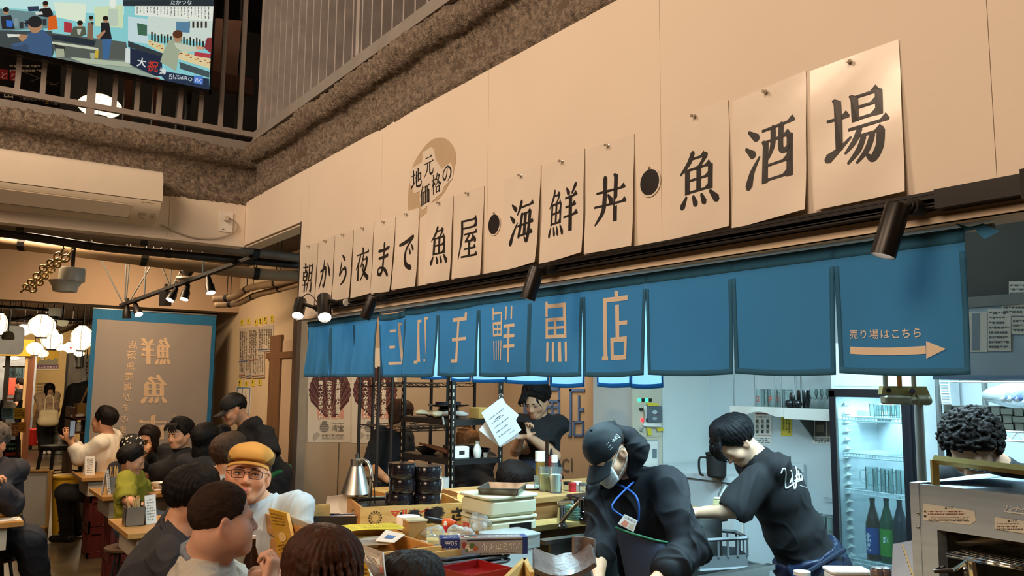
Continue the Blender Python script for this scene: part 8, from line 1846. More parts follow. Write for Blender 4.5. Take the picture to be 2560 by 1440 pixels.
for k,px in enumerate((1900,1915,1932,1950,1968)):
 c=onx(px,1000,SX+.10+.04*(k%2));c.z=za_+.0045;t=thing('glass_mug',names[k],'glass',c,'clear glasses on the cloth shelf');r_=.036
 MB().lathe([(0,0),(r_,0),(r_,.12),(r_*.92,.12),(r_*.9,.01),(0,.01)],c,16).build('cup',m_clear,t)
 if k in(0,2,3):
  s=Paint(lambda x,y,e=0.:c+V((-math.cos(x)*(r_+.0008+e),math.sin(x)*(r_+.0008+e),y)));s.scrib('#c8402c',-.5,.03,.3,.075,3,k,.2);s.build('print',t);MB().tube(cat([c+V((0,-r_,.10)),c+V((0,-r_-.025,.09)),c+V((0,-r_-.025,.04)),c+V((0,-r_,.03))],4),.004,6).build('handle',m_clear,t,smooth=180)
 else:MB().lathe([(r_*1.01,.115),(r_*1.03,.119),(r_*.95,.121)],c,16).build('rim',m_clear,t)
m_bc=M('black cup','#1a1c1f',.25,coat=.4)
for k,(px,py,h_)in enumerate(((1985,1010,.10),(2004,1004,.12),(2014,1010,.12),(1975,1022,.05),(1995,1022,.05))):
 c=onx(px,1000,SX+(.05 if k>2 else.12));c.z=za_+.0045;t=thing('black_cup','black stoneware cup, %s on the cloth shelf'%('tall one nearer the printed mugs','tall one in the middle','tall one nearer the fridge','low one in front','low round one beside it')[k],'cup',c,'black cups on the cloth shelf');r_=.034;MB().lathe([(0,0),(r_*.7,0),(r_,h_*.4),(r_*.95,h_*.8),(r_*.8,h_),(r_*.7,h_),(r_*.8,h_*.75),(0,h_*.2)],c,16).build('cup',m_bc,t);MB().lathe([(r_*.72,0),(r_*.74,.004),(r_*.66,.006)],c,14).build('foot',m_bc,t)
for k in range(4):c=onx(2034+k*14,1000,SX+.09+.03*(k%2));c.z=za_+.0045;t=thing('stem_glass','clear wine glass, %s beside the black cups'%('first','second','third','last')[k],'glass',c,'wine glasses on the cloth shelf');MB().lathe([(.026,0),(.004,.006),(.004,.05),(.02,.065),(.03,.10),(.024,.13),(.022,.13),(.027,.10),(.016,.07),(0,.06)],c,16).build('bowl',m_clear,t);MB().lathe([(0,0),(.028,0),(.028,.003),(0,.004)],c,16).build('foot',m_clear,t)
for k in range(5):c=onx(2040+k*10,960,SX+.14);c.z=1.84;t=thing('hanging_glass','upturned stem glass hanging on the wire rail, %s'%('first','second','third','fourth','last')[k],'glass',c,'stem glasses hung on the wire rail');MB().lathe([(.02,-.14),(.026,-.10),(.016,-.07),(.004,-.055),(.004,-.01),(.024,0)],c,14).build('bowl',m_clear,t);MB().tube([c,V((c.x,c.y,2.62))],.002,5).build('hook',m_steel2,t)
onk=lambda x,y,e=0.:onx(x,y,5.1)-V((e,0,0))
t,s=poster('notice_sheet','white instruction sheet with small pictures on the kitchen wall','notice',onk,1886,1030,1930,1111,m_paper,.003);s.rect('#7a3b2c',1889,1033,1927,1036).rect('#b5643c',1889,1088,1927,1090);s.scrib('#5a5a58',1890,1039,1926,1045,2,1,4)
for i in range(3):
 for j in range(3):s.rect(['#3a3b3c','#77706a','#4c4f55'][(i+j)%3],1891+i*13,1049+j*13,1897+i*13,1057+j*13);s.scrib('#77777a',1890+i*13,1058+j*13,1900+i*13,1061+j*13,1,i*3+j,3)
s.scrib('#77777a',1890,1094,1926,1108,3,2,5);s.build('print',t)
t,s=poster('note_sheet','yellow note taped to the kitchen wall','note',onk,1953,1041,1980,1090,M('yellow note','#d3b63a',.6),.003);s.scrib('#6b5a1c',1956,1048,1977,1085,3,3,4,True);s.build('print',t)
t,s=poster('notice_sheet','white sheet with two photographs beside the fridge','notice',onk,2030,1037,2090,1110,m_paper,.003);s.rect('#4d453c',2038,1047,2066,1091).rect('#6b6258',2068,1047,2088,1091).rect('#8a7a62',2042,1062,2060,1080);s.scrib('#5a5a58',2038,1040,2080,1044,1,5,3).scrib('#5a5a58',2038,1095,2085,1107,3,6,4);s.build('print',t)
onc_=lambda x,y,e=0.:ony(x,y,4.47)-V((0,e,0))
t=thing('control_panel','cold room control panel with two green lamps and a red lamp','control panel',onc_(1615,1030))
MB().bx(onc_(1587,1094,.001),onc_(1652,992,.004)).build('plate',M('cream panel'),t,smooth=0)
for k,(px,py,c_)in enumerate(((1597,1000,'#2bff8a'),(1615,1000,'#2bff8a'),(1604,1050,'#ff2a32'))):MB().ell(onc_(px,py,.006),(.014,.008,.014)).build('lamp',M('led '+c_,c_,.3,var=0,emit=2.5),t);MB().bx(onc_(px+6,py+4,.004),onc_(px+12,py-4,.012)).build('socket',m_black,t,smooth=0)
MB().bx(onc_(1616,1056,.004),onc_(1650,1015,.02)).build('dial_box',M('dial grey','#5f666c',.3),t,smooth=0);s=Paint(lambda x,y,e=0.:onc_(x,y,.021+e));s.oval('#b9c0c2',1632,1030,6,5).oval('#9aa3a6',1632,1046,6,4);s.scrib('#2a5a4a',1624,1019,1644,1023,1,1,3).scrib('#8a3a3a',1626,1034,1644,1038,1,2,4);s.build('print',t)
MB().tube([onc_(1599,1073,.004),onc_(1599,1073,.03)],.012,12).build('key_switch',m_chrome,t);MB().tube([onc_(1599,1023,.004),onc_(1599,1023,.03)],.010,10).build('knob',m_black,t)
t=thing('curled_sheet','white sheet curling off the control panel, held with yellow tape','sheet',onc_(1625,1050));MB().grid(lambda a,b:onc_(1606+44*a-4*math.sin(3*b),1066-8*b,.024+.02*math.sin(3*a)),6,3,.001).grid(lambda a,b:onc_(1606+10*a,1066-52*b,.006+.02*math.sin(3*b)*(1-a)),4,8,.001).build('sheet',m_paper,t)
for x0_,y0_,x1_,y1_ in((1612,1006,1640,1013),(1636,1068,1653,1076),(1612,1068,1622,1086)):MB().add([onc_(x0_,y0_,.022),onc_(x1_,y0_+2,.022),onc_(x1_+2,y1_,.026),onc_(x0_+2,y1_+2,.028)],[(3,2,1,0)]).build('tape',M('yellow tape','#d6bd2e',.4),t,smooth=0)
t,s=poster('notice_sheet','framed notice low on the cold room behind the bending cook','notice',onc_,1600,1100,1646,1170,m_paper,.004);s.line('#6d7a8a',[(1602,1102),(1644,1102),(1644,1168),(1602,1168),(1602,1102)],2);s.rect('#6d7a80',1630,1122,1641,1146);s.build('print',t)
XF=4.52;FL,FR=onx(2083,1100,XF).y,onx(2283,1100,XF).y;zF=onx(2150,978,XF).z;zH=1.86
m_frm=M('fridge frame','#1b1a1e',.35);m_fin=M('fridge interior','#cfe3ea',.5,emit=.0);m_gl=glassy('fridge glass','#eaf4f6',.02)
t=thing('display_fridge','tall glass door drinks fridge with a black frame','fridge',(XF+.25,(FL+FR)/2,0));x0_,x1_=XF+.03,XF+.5
MB().bx((x0_,FR-.02,.0),(x1_,FR,zH)).bx((x0_,FL,0),(x1_,FL+.02,zH)).bx((x1_-.02,FR,0),(x1_,FL,zH)).bx((x0_,FR,zF+.0),(x1_,FL,zH)).bx((x0_,FR,0),(x1_,FL,.25)).build('cabinet',M('fridge white','#d7dfe2',.35),t,smooth=0)
MB().bx((XF+.028,FR+.01,zF+.03),(XF+.031,FL-.005,zH-.02)).build('header_panel',M('header panel','#dfe9ec',.3),t,smooth=0)
b_=.036
d_=MB().bx((XF,FR-.02,zF-b_),(XF+.028,FL+.02,zF+.012)).bx((XF,FR-.02,.26),(XF+.028,FL+.02,.26+b_)).bx((XF,FL-.018,.26),(XF+.028,FL+.02,zF)).bx((XF,FR-.02,.26),(XF+.028,FR+.062,zF)).build('door',m_frm,t,smooth=0)
MB().bx((XF+.010,FR+.06,.29),(XF+.016,FL-.016,zF-b_)).build('pane',m_gl,d_,smooth=0);MB().bx((XF-.018,FR+.0,.9),(XF,FR+.02,1.5)).build('handle',m_frm,d_,smooth=0)
MB().bx((XF+.004,FL-.024,.29),(XF+.02,FL-.018,zF-b_)).build('trim',m_steel2,d_,smooth=0)
sh=[onx(2140,1042,XF+.12).z,onx(2140,1132,XF+.12).z,onx(2140,1222,XF+.12).z,onx(2140,1392,XF+.12).z]
for z in sh:
 mb=MB();n=22;y0_,y1_=FR+.015,FL-.03
 for zz in(z,z-.022):mb.tube([(XF+.06,y0_,zz),(XF+.06,y1_,zz)],.0045,5)
 for k in range(n+1):y=y0_+(y1_-y0_)*k/n;mb.tube([(XF+.06,y,z-.022),(XF+.06,y,z),(XF+.44,y,z)],.0026,4)
 mb.build('shelf',M('white wire','#dfe8ea',.4),t,smooth=0)
for k in range(22):
 z=.36+k*.053;MB().add([V((XF+.10,FL-.001,z)),V((XF+.10,FL-.022,z+.01)),V((XF+.16,FL-.022,z+.01)),V((XF+.16,FL-.001,z)),V((XF+.13,FL-.001,z+.03))],[(0,1,2,3),(0,4,1),(1,4,2),(2,4,3)]).build('shelf_clip',m_white,t,smooth=0)
lamp('fridge_light','AREA',(XF+.25,(FL+FR)/2,zF-.02),9,COOL,.3,(XF+.25,(FL+FR)/2,0),.1)
for k,(px,lbl,gl_,lb)in enumerate(((2186,'#17438f','#3a2a18','brown sake bottle with a blue label in the fridge'),(2221,'#3c8f22','#1f4a2a','green sake bottle with a green label in the fridge'),(2254,'#12151c','#1c2430','dark sake bottle at the frame edge in the fridge'))):
 c=onx(px,1390,XF+.13);c.z=sh[3]+.003;r_=.042;hb=onx(px,1245,XF+.13).z-c.z;t=thing('sake_bottle',lb,'bottle',c,'large bottles in the fridge')
 MB().lathe([(0,0),(r_,0),(r_,hb*.58),(r_*.8,hb*.68),(r_*.36,hb*.86),(r_*.33,hb*.97)],c,24).build('glass',M('bottle glass %d'%k,gl_,.06,spec=.8,coat=.5),t);MB().lathe([(r_*.37,hb*.95),(r_*.37,hb*1.0),(0,hb*1.005)],c,16).build('cap',m_black if k else M('cap brown','#3a2c22'),t)
 s=Paint(lambda x,y,e=0.:c+V((-math.cos(x)*(r_+.0006+e),-math.sin(x)*(r_+.0006+e),y)))
 for i in range(12):s.rect(lbl,-1.3+i*.217,hb*.10,-1.3+(i+1)*.217,hb*.52)
 if k==0:s.text('#e6ecf2','北',-.75,hb*.30,.045,down=False,width=.9,bold=.05);s.text('#e6ecf2','光',-.75,hb*.15,.04,down=False,width=.9,bold=.05)
 if k==1:s.text('#e6ecf2','純',-.1,hb*.32,.03,down=False,width=.7,bold=.04);s.rect('#15181c',.1,hb*.10,1.25,hb*.28)
 s.build('label',t)
for k in range(5):
 c=onx(2180+k*19,1215,XF+(.10 if k%2 else.17));c.z=sh[2]+.003;t=thing('glass_mug','chilled beer mug, %s on the third fridge shelf'%('first','second','third','fourth','last')[k],'glass',c,'chilled mugs in the fridge');r_=.036;MB().lathe([(0,0),(r_,0),(r_,.13),(r_*.93,.13),(r_*.9,.012),(0,.012)],c,16).build('cup',m_clear,t);MB().tube(cat([c+V((0,r_,.11)),c+V((-.01,r_+.03,.10)),c+V((-.01,r_+.03,.04)),c+V((0,r_,.03))],4),.0045,6).build('handle',m_clear,t,smooth=180)
for k in range(7):
 c=onx(2184+k*11,1035,XF+(.10 if k%2 else.16));c.z=sh[0]+.003;t=thing('tumbler','chilled tumbler, %s on the top fridge shelf'%('first','second','third','fourth','fifth','sixth','last')[k],'glass',c,'tumblers in the fridge');r_=.024;MB().lathe([(0,0),(r_*.85,0),(r_,.075),(r_*.93,.075),(r_*.78,.008),(0,.008)],c,14).build('cup',m_clear,t);MB().lathe([(r_*1.0,.073),(r_*1.03,.076),(r_*.95,.077)],c,14).build('rim',m_clear,t)
dP=2.75;pb=P(2306,1215,dP);pt=P(2300,960,dP);t=thing('gas_pipe','grey vertical gas pipe rising to a brass valve block beside the fridge','pipe',V((pb.x,pb.y,1.0)));r_=11/FPX*dP
MB().tube([V((pb.x,pb.y,0.001)),V((pb.x,pb.y,pt.z-.03))],r_,16).build('riser',M('pipe grey','#a5a49c',.4,metal=.5),t);q_=lambda x,y,o=0.:P(x,y,dP+o);m_brass=M('worn brass','#b0a06a',.4,metal=.6,var=.2)
MB().tube(cat([V((pb.x,pb.y,pt.z-.04)),q_(2318,1000),q_(2310,1000),q_(2290,1000)],4),r_*1.15,14).build('elbow',M('pipe worn','#948b74',.45,metal=.4),t,smooth=180);MB().rbox(q_(2240,1000),(.09,.05,.03),.012,mat3(RT,FW,Z1)).build('valve_body',M('pipe worn'),t);MB().tube([q_(2262,1001),q_(2300,1001)],r_*.95,12).build('valve_tube',M('pipe worn'),t)
fl=[q_(2204,986),q_(2326,990),q_(2316,966),q_(2208,965)];MB().add(fl+[p+FW*.03 for p in fl],[(0,1,2,3),(7,6,5,4),(0,4,5,1),(1,5,6,2),(2,6,7,3),(3,7,4,0)]).build('bracket',m_brass,t,smooth=0);MB().tube([q_(2222,976,-.004),q_(2222,976,.004)],.008,14).build('hole',m_black,t);MB().tube([q_(2281,978,-.012),q_(2281,978,.01)],.009,12).build('bolt',m_chrome,t)
for x,mt in((2214,M('pipe worn')),(2249,M('copper pipe','#b5713c',.35,metal=.8)),(2285,M('pipe worn'))):MB().tube([q_(x,968),q_(x,968)+Z1*.5],.008,8).build('upper_pipe',mt,t)
XG=2.0;gz_=lambda x,y,e=0.:onx(x,y,XG)-V((e,0,0));yl=gz_(2280,1300).y;zt_=gz_(2300,1210).z;zm_=gz_(2300,1318).z;y_r=yl-.62
m_gs=M('grill steel','#b2c0cc',.4,metal=.3,var=.08,scale=3,stretch=(1,1,20));t=thing('grill','stainless salamander grill with an open fire chamber and fish inside','grill',(XG+.2,yl-.3,.9))
MB().bx((XG,y_r,zm_),(XG+.03,yl-.022,zt_)).bx((XG+.03,y_r,zt_-.012),(XG+.36,yl,zt_)).build('front_panel',m_gs,t,smooth=0);MB().bx((XG-.004,yl-.022,.96),(XG+.05,yl,zt_+.002)).bx((XG-.002,yl-.062,.96),(XG+.04,yl-.022,zm_)).build('side_post',m_gs,t,smooth=0);MB().bx((XG+.05,yl-.006,.96),(XG+.36,yl,zt_-.012)).bx((XG+.35,y_r,.96),(XG+.36,yl,zt_)).build('housing',m_steel2,t,smooth=0)
MB().bx((XG+.02,y_r,.96),(XG+.35,yl-.01,.98)).build('drip_tray',m_black,t,smooth=0)
for yy,zz in((2297,1284),(2297,1318)):p=gz_(yy,zz,.004);MB().ell(p,(.003,.0045,.0045)).build('rivet',m_chrome,t)
s=Paint(lambda x,y,e=0.:gz_(x,y,.001+e));s.poly('#d8d2c4',[(2308,1258),(2437,1277),(2440,1302),(2425,1312),(2308,1300)]);s.text('#4a4038','▲注意',2362,1272,6);s.scrib('#7a4038',2320,1276,2432,1288,2,1,3).scrib('#4a4048',2322,1290,2425,1304,3,2,3);s.poly('#3a3a3e',[(2311,1280),(2317,1280),(2314,1274)]).oval('#3a3a3e',2314,1290,3,3)
s.poly('#d8d2c4',[(2488,1292),(2565,1303),(2565,1334),(2488,1322)]);s.text('#4a4038','▲注意',2520,1305,7);s.scrib('#5a4a42',2493,1306,2562,1326,3,4,4);s.build('warning_label',t)
s=Paint(lambda x,y,e=0.:gz_(x,y,.003+e));s.text('#f0efec','リンナイ',2510,1274,13,width=54,rot=7,bold=.03);s.poly('#e4e3e0',[(2508,1276),(2566,1283),(2566,1287),(2514,1280)]);s.build('logo',t)
gr=MB();zg=gz_(2400,1395).z
gr.tube([gz_(2366,1384,-.0),gz_(2600,1425,-.0)],.004,6).tube([gz_(2366,1390,.0),gz_(2600,1432,.0)],.004,6)
a_,b2=gz_(2366,1384),gz_(2600,1425)
for k in range(20):p=lerp(a_,b2,k/19);gr.tube([p,p+V((.28,0,.0))],.003,5)
gr.build('grate',m_chrome,t,smooth=180)
hd=MB();hp=gz_(2428,1400,.02);hd.tube([gz_(2370,1415,.02),gz_(2372,1420,.06),gz_(2410,1420,.05),gz_(2425,1400,.02)],.005,6).tube([hp,hp-V((0,0,.09)),hp-V((.02,.01,.12))],.008,6).tube([hp-V((0,.012,0)),hp-V((0,.02,.1))],.008,6);hd.build('handle',m_chrome,t)
t=thing('grilled_fish','pale fish fillet flap on the grill grate','fish',gz_(2420,1385,-.08));q=SDF();o=gz_(2420,1382,-.10);q.ell(o+V((0,0,.022)),(.05,.075,.012),Matrix.Rotation(-.25,3,'X'),.01);q.cap(o+V((0,.05,.012)),o+V((0,.10,.02)),.012,.004,.02);sdf_obj(q,.004,'fillet',M('pale fish','#c9c4c2',.4,var=.08),t,lambda p,n:.0015*vnoise(p,60,2));q=SDF();q.cap(o+V((.03,.05,.045)),o+V((.02,-.04,.03)),.006,.022,.02);sdf_obj(q,.004,'fish_head',M('brown fish','#6a5040',.45,var=.2,scale=20),t)
t=thing('grilled_fish','browned fish lying deeper on the grill grate','fish',gz_(2530,1390,-.1));q=SDF();o=gz_(2545,1392,-.12);q.cap(o+V((0,.05,.016)),o+V((0,-.08,.018)),.015,.026,.02);sdf_obj(q,.004,'body',M('brown fish'),t,lambda p,n:.002*vnoise(p,50,3));q=SDF();q.cap(o+V((0,.05,.018)),o+V((0,.085,.03)),.010,.004,.01);sdf_obj(q,.004,'tail',M('brown fish'),t)
t=thing('grill_cover','black perforated grill lid with a brass edge, raised over the grill','lid',gz_(2450,1190,-.1));m_lid=M('sooty metal','#15110f',.6)
L4=[gz_(2325,1150,-.02),gz_(2620,1185,-.02),gz_(2620,1185,-.02)+V((.3,0,-.02)),gz_(2325,1150,-.02)+V((.3,0,-.02))]
MB().tube([L4[0],L4[1]],.011,4).tube([L4[0],V((L4[0].x,L4[0].y,zt_))],.011,4).build('brass_edge',M('brass edge','#b59a55',.4,metal=.6,var=.15),t,smooth=0)
K=[gz_(2332,1156,-.02),gz_(2620,1191,-.02),gz_(2620,1226,-.16),gz_(2432,1203,-.16)];MB().add(K+[p+V((.008,0,.006))for p in K],[(0,1,2,3),(7,6,5,4),(0,4,5,1),(1,5,6,2),(2,6,7,3),(3,7,4,0)]).build('plate',m_lid,t,smooth=0)
mb=MB()
for i in range(6):
 for j in range(10):u,v=(j+.5+.5*(i%2))/11,(i+.7)/7;p=lerp(lerp(K[0],K[1],u),lerp(K[3],K[2],u),v)-V((.001,0,0));mb.box(p,(.002,.010,.0025))
stuff(mb.build('slots',M('slot glint','#5c564e',.4),t,smooth=0))
MB().add([gz_(2290,1207,-.0),gz_(2432,1202,-.12),gz_(2432,1197,-.3),gz_(2290,1203,-.3)],[(0,1,2,3)]).build('top_plate',m_gs,t,smooth=0)
XH=2.3;hz=lambda x,y,e=0.:onx(x,y,XH)-V((e,0,0));z0h,z1h=hz(2450,938).z,2.35;yh=hz(2330,900).y;t=thing('range_hood','stainless range hood with papers stuck on it behind the blue curtain','hood',(XH,.5,z0h));m_hood=M('hood steel','#77736c',.35,metal=.6,var=.1)
MB().bx((XH,-.9,hz(2450,742).z),(XH+.03,yh,z1h)).build('upper_panel',M('hood dark','#4d4944',.45,metal=.3,var=.1),t,smooth=0);MB().bx((XH-.012,-.9,hz(2450,768).z),(XH+.03,yh,hz(2450,742).z)).build('ledge',m_hood,t,smooth=0);MB().bx((XH,-.9,z0h),(XH+.03,yh,hz(2450,768).z)).build('lower_panel',M('hood pale','#b9c2c4',.3,metal=.2,var=.05),t,smooth=0);MB().bx((XH,-.9,z0h-.012),(XH+.6,yh,z0h)).build('grease_lip',m_steel,t,smooth=0);MB().bx((XH+.03,yh-.03,z0h),(XH+.6,yh,z1h)).build('side_panel',m_hood,t,smooth=0)
for k,(x0_,y0_,x1_,y1_,lb)in enumerate(((2405,780,2470,880,'sheet with grey bars stuck on the range hood'),(2472,772,2530,878,'order list stuck on the range hood'),(2508,748,2575,790,'white slip above the order list on the range hood'),(2532,792,2580,836,'white slip beside the order list on the range hood'),(2526,704,2580,744,'pale slip at the top of the range hood'))):
 t,s=poster('paper_sheet',lb,'paper',lambda x,y,e=0.:hz(x,y,.004+k*.0008+e),x0_,y0_,x1_,y1_,m_paper,.0012,'papers on the range hood')
 if k==0:s.rect('#8795a0',2432,784,2452,876).rect('#a5b0b5',2408,800,2420,870)
 else:s.scrib('#5d6468',x0_+4,y0_+5,x1_-4,y1_-5,8 if k==1 else 3,k,5)
 s.build('print',t)
XS=3.45;sz=lambda x,y,e=0.:onx(x,y,XS)-V((e,0,0));t=thing('wire_shelf','white wire shelf with woven baskets behind the curly haired cook','shelf',sz(2450,1080));mb=MB();m_ww=M('white wire')
zA=sz(2450,1075).z;yA,yB_=sz(2350,1070).y,sz(2620,1080).y
for zz in(zA,zA-.035):mb.tube([(XS,yA,zz),(XS,yB_,zz)],.004,5)
for k in range(16):y=yA+(yB_-yA)*k/15;mb.tube([(XS,y,zA if k%2 else zA-.035),(XS,y+(yB_-yA)/15,zA-.035 if k%2 else zA)],.0028,4).tube([(XS,y,zA),(XS+.4,y,zA)],.0025,4)
zB=sz(2450,955).z
mb.tube([(XS,yA,zB),(XS,yB_,zB)],.004,5);mb.build('wire',m_ww,t,smooth=0)
for x in(XS,XS+.4):MB().tube([(x,yA,.001),(x,yA,1.95)],.012,8).build('post',m_steel2,t)
MB().tube([(XS,yB_,.001),(XS,yB_,1.95)],.012,8).build('post',m_steel2,t)
lad=MB();a_,b2=sz(2356,955),sz(2362,1010)
for dy in(0,-.035):lad.tube([a_+V((-.02,dy,.02)),b2+V((-.02,dy,-.0))],.003,4)
for k in range(9):p=lerp(a_,b2,k/8)+V((-.02,0,0));lad.tube([p,p+V((0,-.035,0))],.0025,4)
lad.build('ladder_side',m_ww,t,smooth=0)
m_wv=M('woven strap','#4b4a40',.6,var=.15)
for k,(x0_,x1_,y0_,y1_,lb)in enumerate(((2353,2470,1010,1078,'dark woven strap basket, nearer the gas pipe'),(2474,2620,1018,1074,'dark woven strap basket behind the curly hair'))):
 A,B=sz(x0_,y0_,.0),sz(x1_,y0_,.0);zb_,zt2=zA+.004,A.z;t=thing('woven_basket',lb,'basket',(XS+.1,(A.y+B.y)/2,zb_),'woven baskets on the wire shelf');MB().bx((XS+.01,B.y+.004,zb_),(XS+.30,A.y-.004,zt2-.006)).build('liner',M('basket dark','#23221e',.8),t,smooth=0)
 nx=int((A.y-B.y)/.038);nz=max(3,int((zt2-zb_)/.030))
 for i in range(nx):
  for j in range(nz):
   yy=A.y-(i+.5)*(A.y-B.y)/nx;zz=zb_+(j+.5)*(zt2-zb_)/nz;o_=.004 if(i+j)%2 else.0
   MB().box((XS+.004-o_,yy,zz),(.006,.041 if(i+j)%2 else.030,.022 if(i+j)%2 else.031)).build('strap',m_wv,t,smooth=0)
t=thing('plastic_bag','bulging clear bags of white utensils on the upper wire shelf','bag',sz(2500,980));q=SDF();r=random.Random(9);q.ell(sz(2490,990,-.1),(.10,.09,.035),None,.03);q.ell(sz(2550,985,-.1),(.12,.10,.045),None,.03);sdf_obj(q,.012,'film',glassy('bag film','#eef2f4',.35,.15),t,lambda p,n:.008*np.abs(vnoise(p,30,2)))
for k in range(6):p=sz(2500+k*9,1002-3*(k%2),-.02);MB().tube([p,p+V((.05,.03*(k%3-1),.05))],.010,6).build('utensil',(m_paper,M('blue handle','#4a6fc0',.4))[k%2],t)
c=P(2005,1428,2.6);t=thing('spice_jar','glass jar with a white and blue lid at the lower edge','jar',c);MB().lathe([(.024,-.12),(.024,-.012),(.022,0)],c,18).build('jar',m_clear,t);MB().lathe([(.026,-.012),(.026,.0),(0,.001)],c,18).build('lid',m_white,t);MB().lathe([(.0265,-.016),(.0265,-.011)],c,18).build('lid_band',M('blue band','#2d4a8c',.4),t)
c=P(2118,1438,2.45);t=thing('white_container','white plastic container edge at the lower right','container',c);MB().rbox(c-Z1*.05,(.115,.08,.12),.012,mat3(RT,FW,Z1)).build('tub',m_white,t);MB().rbox(c+Z1*.014,(.122,.086,.01),.012,mat3(RT,FW,Z1)).build('lid',m_white,t)
for k,px in enumerate((2193,2212)):c=P(px,1436,2.3);t=thing('sauce_cup','brown glazed cup, %s the white container'%('next to' if k==0 else 'second from'),'cup',c,'brown cups at the lower right');MB().lathe([(.012,-.06),(.02,-.02),(.019,.01),(.014,.018),(.012,.016),(.016,0),(0,-.04)],c,16).build('cup',m_cer,t);MB().lathe([(.0145,.016),(.016,.019),(.0135,.02)],c,16).build('rim',m_cer,t)
t,s=slab4('laminated_card','grey laminated card with a perforated brass strip beside the grill','card',[P(2228,1470,2.1),P(2290,1470,2.05),P(2285,1350,2.12),P(2232,1360,2.16)],.003,M('card grey','#a3a9b3',.3,coat=.4,var=.1));s.poly('#c2b07a',[(.42,.95),(.50,.95),(1.0,.15),(.9,.15)])
for k in range(9):s.oval('#4a4436',.47+.052*k,.88-.085*k,.018,.022,6)
s.build('print',t)
t=thing('steel_counter','stainless counter carrying the grill at the lower right','counter',(2.2,.9,0));MB().bx((1.97,-.4,.93),(2.5,1.35,.96)).build('worktop',m_steel,t,smooth=0);MB().bx((2.0,-.4,0),(2.48,1.33,.93)).build('cabinet',m_steel2,t,smooth=0)
p=onx(2066,1335,4.85);t=thing('glass_rack','grey rack of washed glasses between the washing cook and the fridge','rack',(4.85,p.y,p.z));MB().bx((4.75,p.y-.12,p.z-.02),(5.0,p.y+.16,p.z)).build('tray',m_gp,t,smooth=0);MB().bx((4.77,p.y-.1,.001),(4.8,p.y+.14,p.z-.02)).bx((4.96,p.y-.1,.001),(4.99,p.y+.14,p.z-.02)).build('stand',m_gp,t,smooth=0)
for k in range(6):
 c=V((4.79+.07*(k%2),p.y-.08+.075*(k//2),p.z+.0005));tt=thing('washed_glass','washed glass on the grey rack, %s'%('front first','back first','front middle','back middle','front last','back last')[k],'glass',c,'washed glasses');MB().lathe([(0,0),(.03,0),(.033,.12),(.03,.12),(.027,.008),(0,.008)],c,14).build('cup',m_clear,tt);MB().lathe([(.033,.117),(.0345,.121),(.031,.122)],c,14).build('rim',m_clear,tt)
p=onx(2058,1245,5.05);t=thing('ladle','steel skimmer hanging behind the washing cook','ladle',p);MB().tube([p,p+V((0,-.10,.005))],.004,6).build('handle',m_chrome,t);MB().ell(p+V((0,-.12,0)),(.01,.025,.02)).build('head',m_brass,t);MB().tube([p,p+V((.05,0,0))],.003,5).build('hook',m_chrome,t)
# ------------------------------------------------------------------ dining wall: posters, blue wall lettering, racks and hanging menu
YD=7.5;od=lambda x,y,e=0.:ony(x,y,YD)-V((0,e,0))
m_post=M('poster paper','#c9bca9',.5,var=.03)
def scallop(lb,x0,x1,yb):
 t,s=poster('poster',lb,'poster',od,x0,870,x1,yb,m_post,.004,'scallop posters');w=x1-x0;k=w/108.;cx=x0+w*.52;cy=1010
 rim=[]
 for i in range(33):
  a=math.radians(205-230*i/32);rim.append((cx+52*k*math.cos(a)*(1+.02*math.cos(i*PI)),978-58*math.sin(a)*(1+.015*math.cos(i*PI))))
 s.poly('#c98b78',[(cx-32*k,1022),(cx+34*k,1022),(cx+36*k,1046),(cx-30*k,1046)]);s.poly('#4a2220',rim+[(cx+14*k,1042),(cx-12*k,1042)])
 for i in range(1,32):a=math.radians(205-230*i/32);s.line(['#7d4a42','#3a1a1a','#8f6258'][i%3],[(cx+(i-16)*.5*k,1040),(cx+51*k*math.cos(a),978-57*math.sin(a))],1.2*k)
 for i in range(6):a0=20;R_=.35+.1*i;s.line('#2e1514',[(cx+52*k*R_*math.cos(math.radians(a)),1040-(1040-978)*R_-58*R_*math.sin(math.radians(a)))for a in range(10,171,16)],.8)
 for j,tx in enumerate(('北海道長万部産の','なまらうまいホタテ','食べてみませんか？')):
  s.text('#e3d6c0',tx,cx+(20-20*j)*k-1.5*j,962+(0 if j else-2),10.2,vertical=True,bold=.025)
 s.oval('#6d655c',cx-14*k,1068,11*k,12);s.poly('#6d655c',[(cx-20*k,1060),(cx-8*k,1060),(cx-9*k,1053),(cx-19*k,1053)])
 for i in range(5):s.line('#b9ad9c',[(cx-24*k,1060+i*4.2),(cx-4*k,1060+i*4.2)],.8)
 s.text('#3f3a34','湾宝',cx+4*k,1077,14,width=30*k);s.scrib('#7d746a',cx+4*k,1056,cx+34*k,1060,1,2,2);s.poly('#a59a8b',[(x0+14*k,1096),(x0+16*k,1084),(x0+24*k,1080),(x0+32*k,1086),(x0+24*k,1094),(x0+17*k,1101)]);s.scrib('#5d554c',x0+36*k,1085,x0+104*k,1089,1,3,5).scrib('#857b70',x0+36*k,1090,x0+104*k,1097,2,4,4)
 s.v=[V((p.x,p.y,p.z))for p in s.v];s.build('print',t)
scallop('scallop poster nearer the timber door frame',768,876,1106);scallop('scallop poster partly behind the black rack',878,992,1108)
struct(MB().bx((od(745,1000).x,7.488,0),(od(766,1000).x,7.5,2.6)).build('trim_9',M('grey strip','#8f8474',.6),smooth=0))
struct(MB().bx((od(851,1000).x-.004,7.495,0),(od(851,1000).x+.004,7.5,od(850,1106).z)).build('trim_10',M('seam dark','#5e5243',.8),smooth=0))
m_bl=M('blue wall letter','#4d6da0',.6);XT=5.095
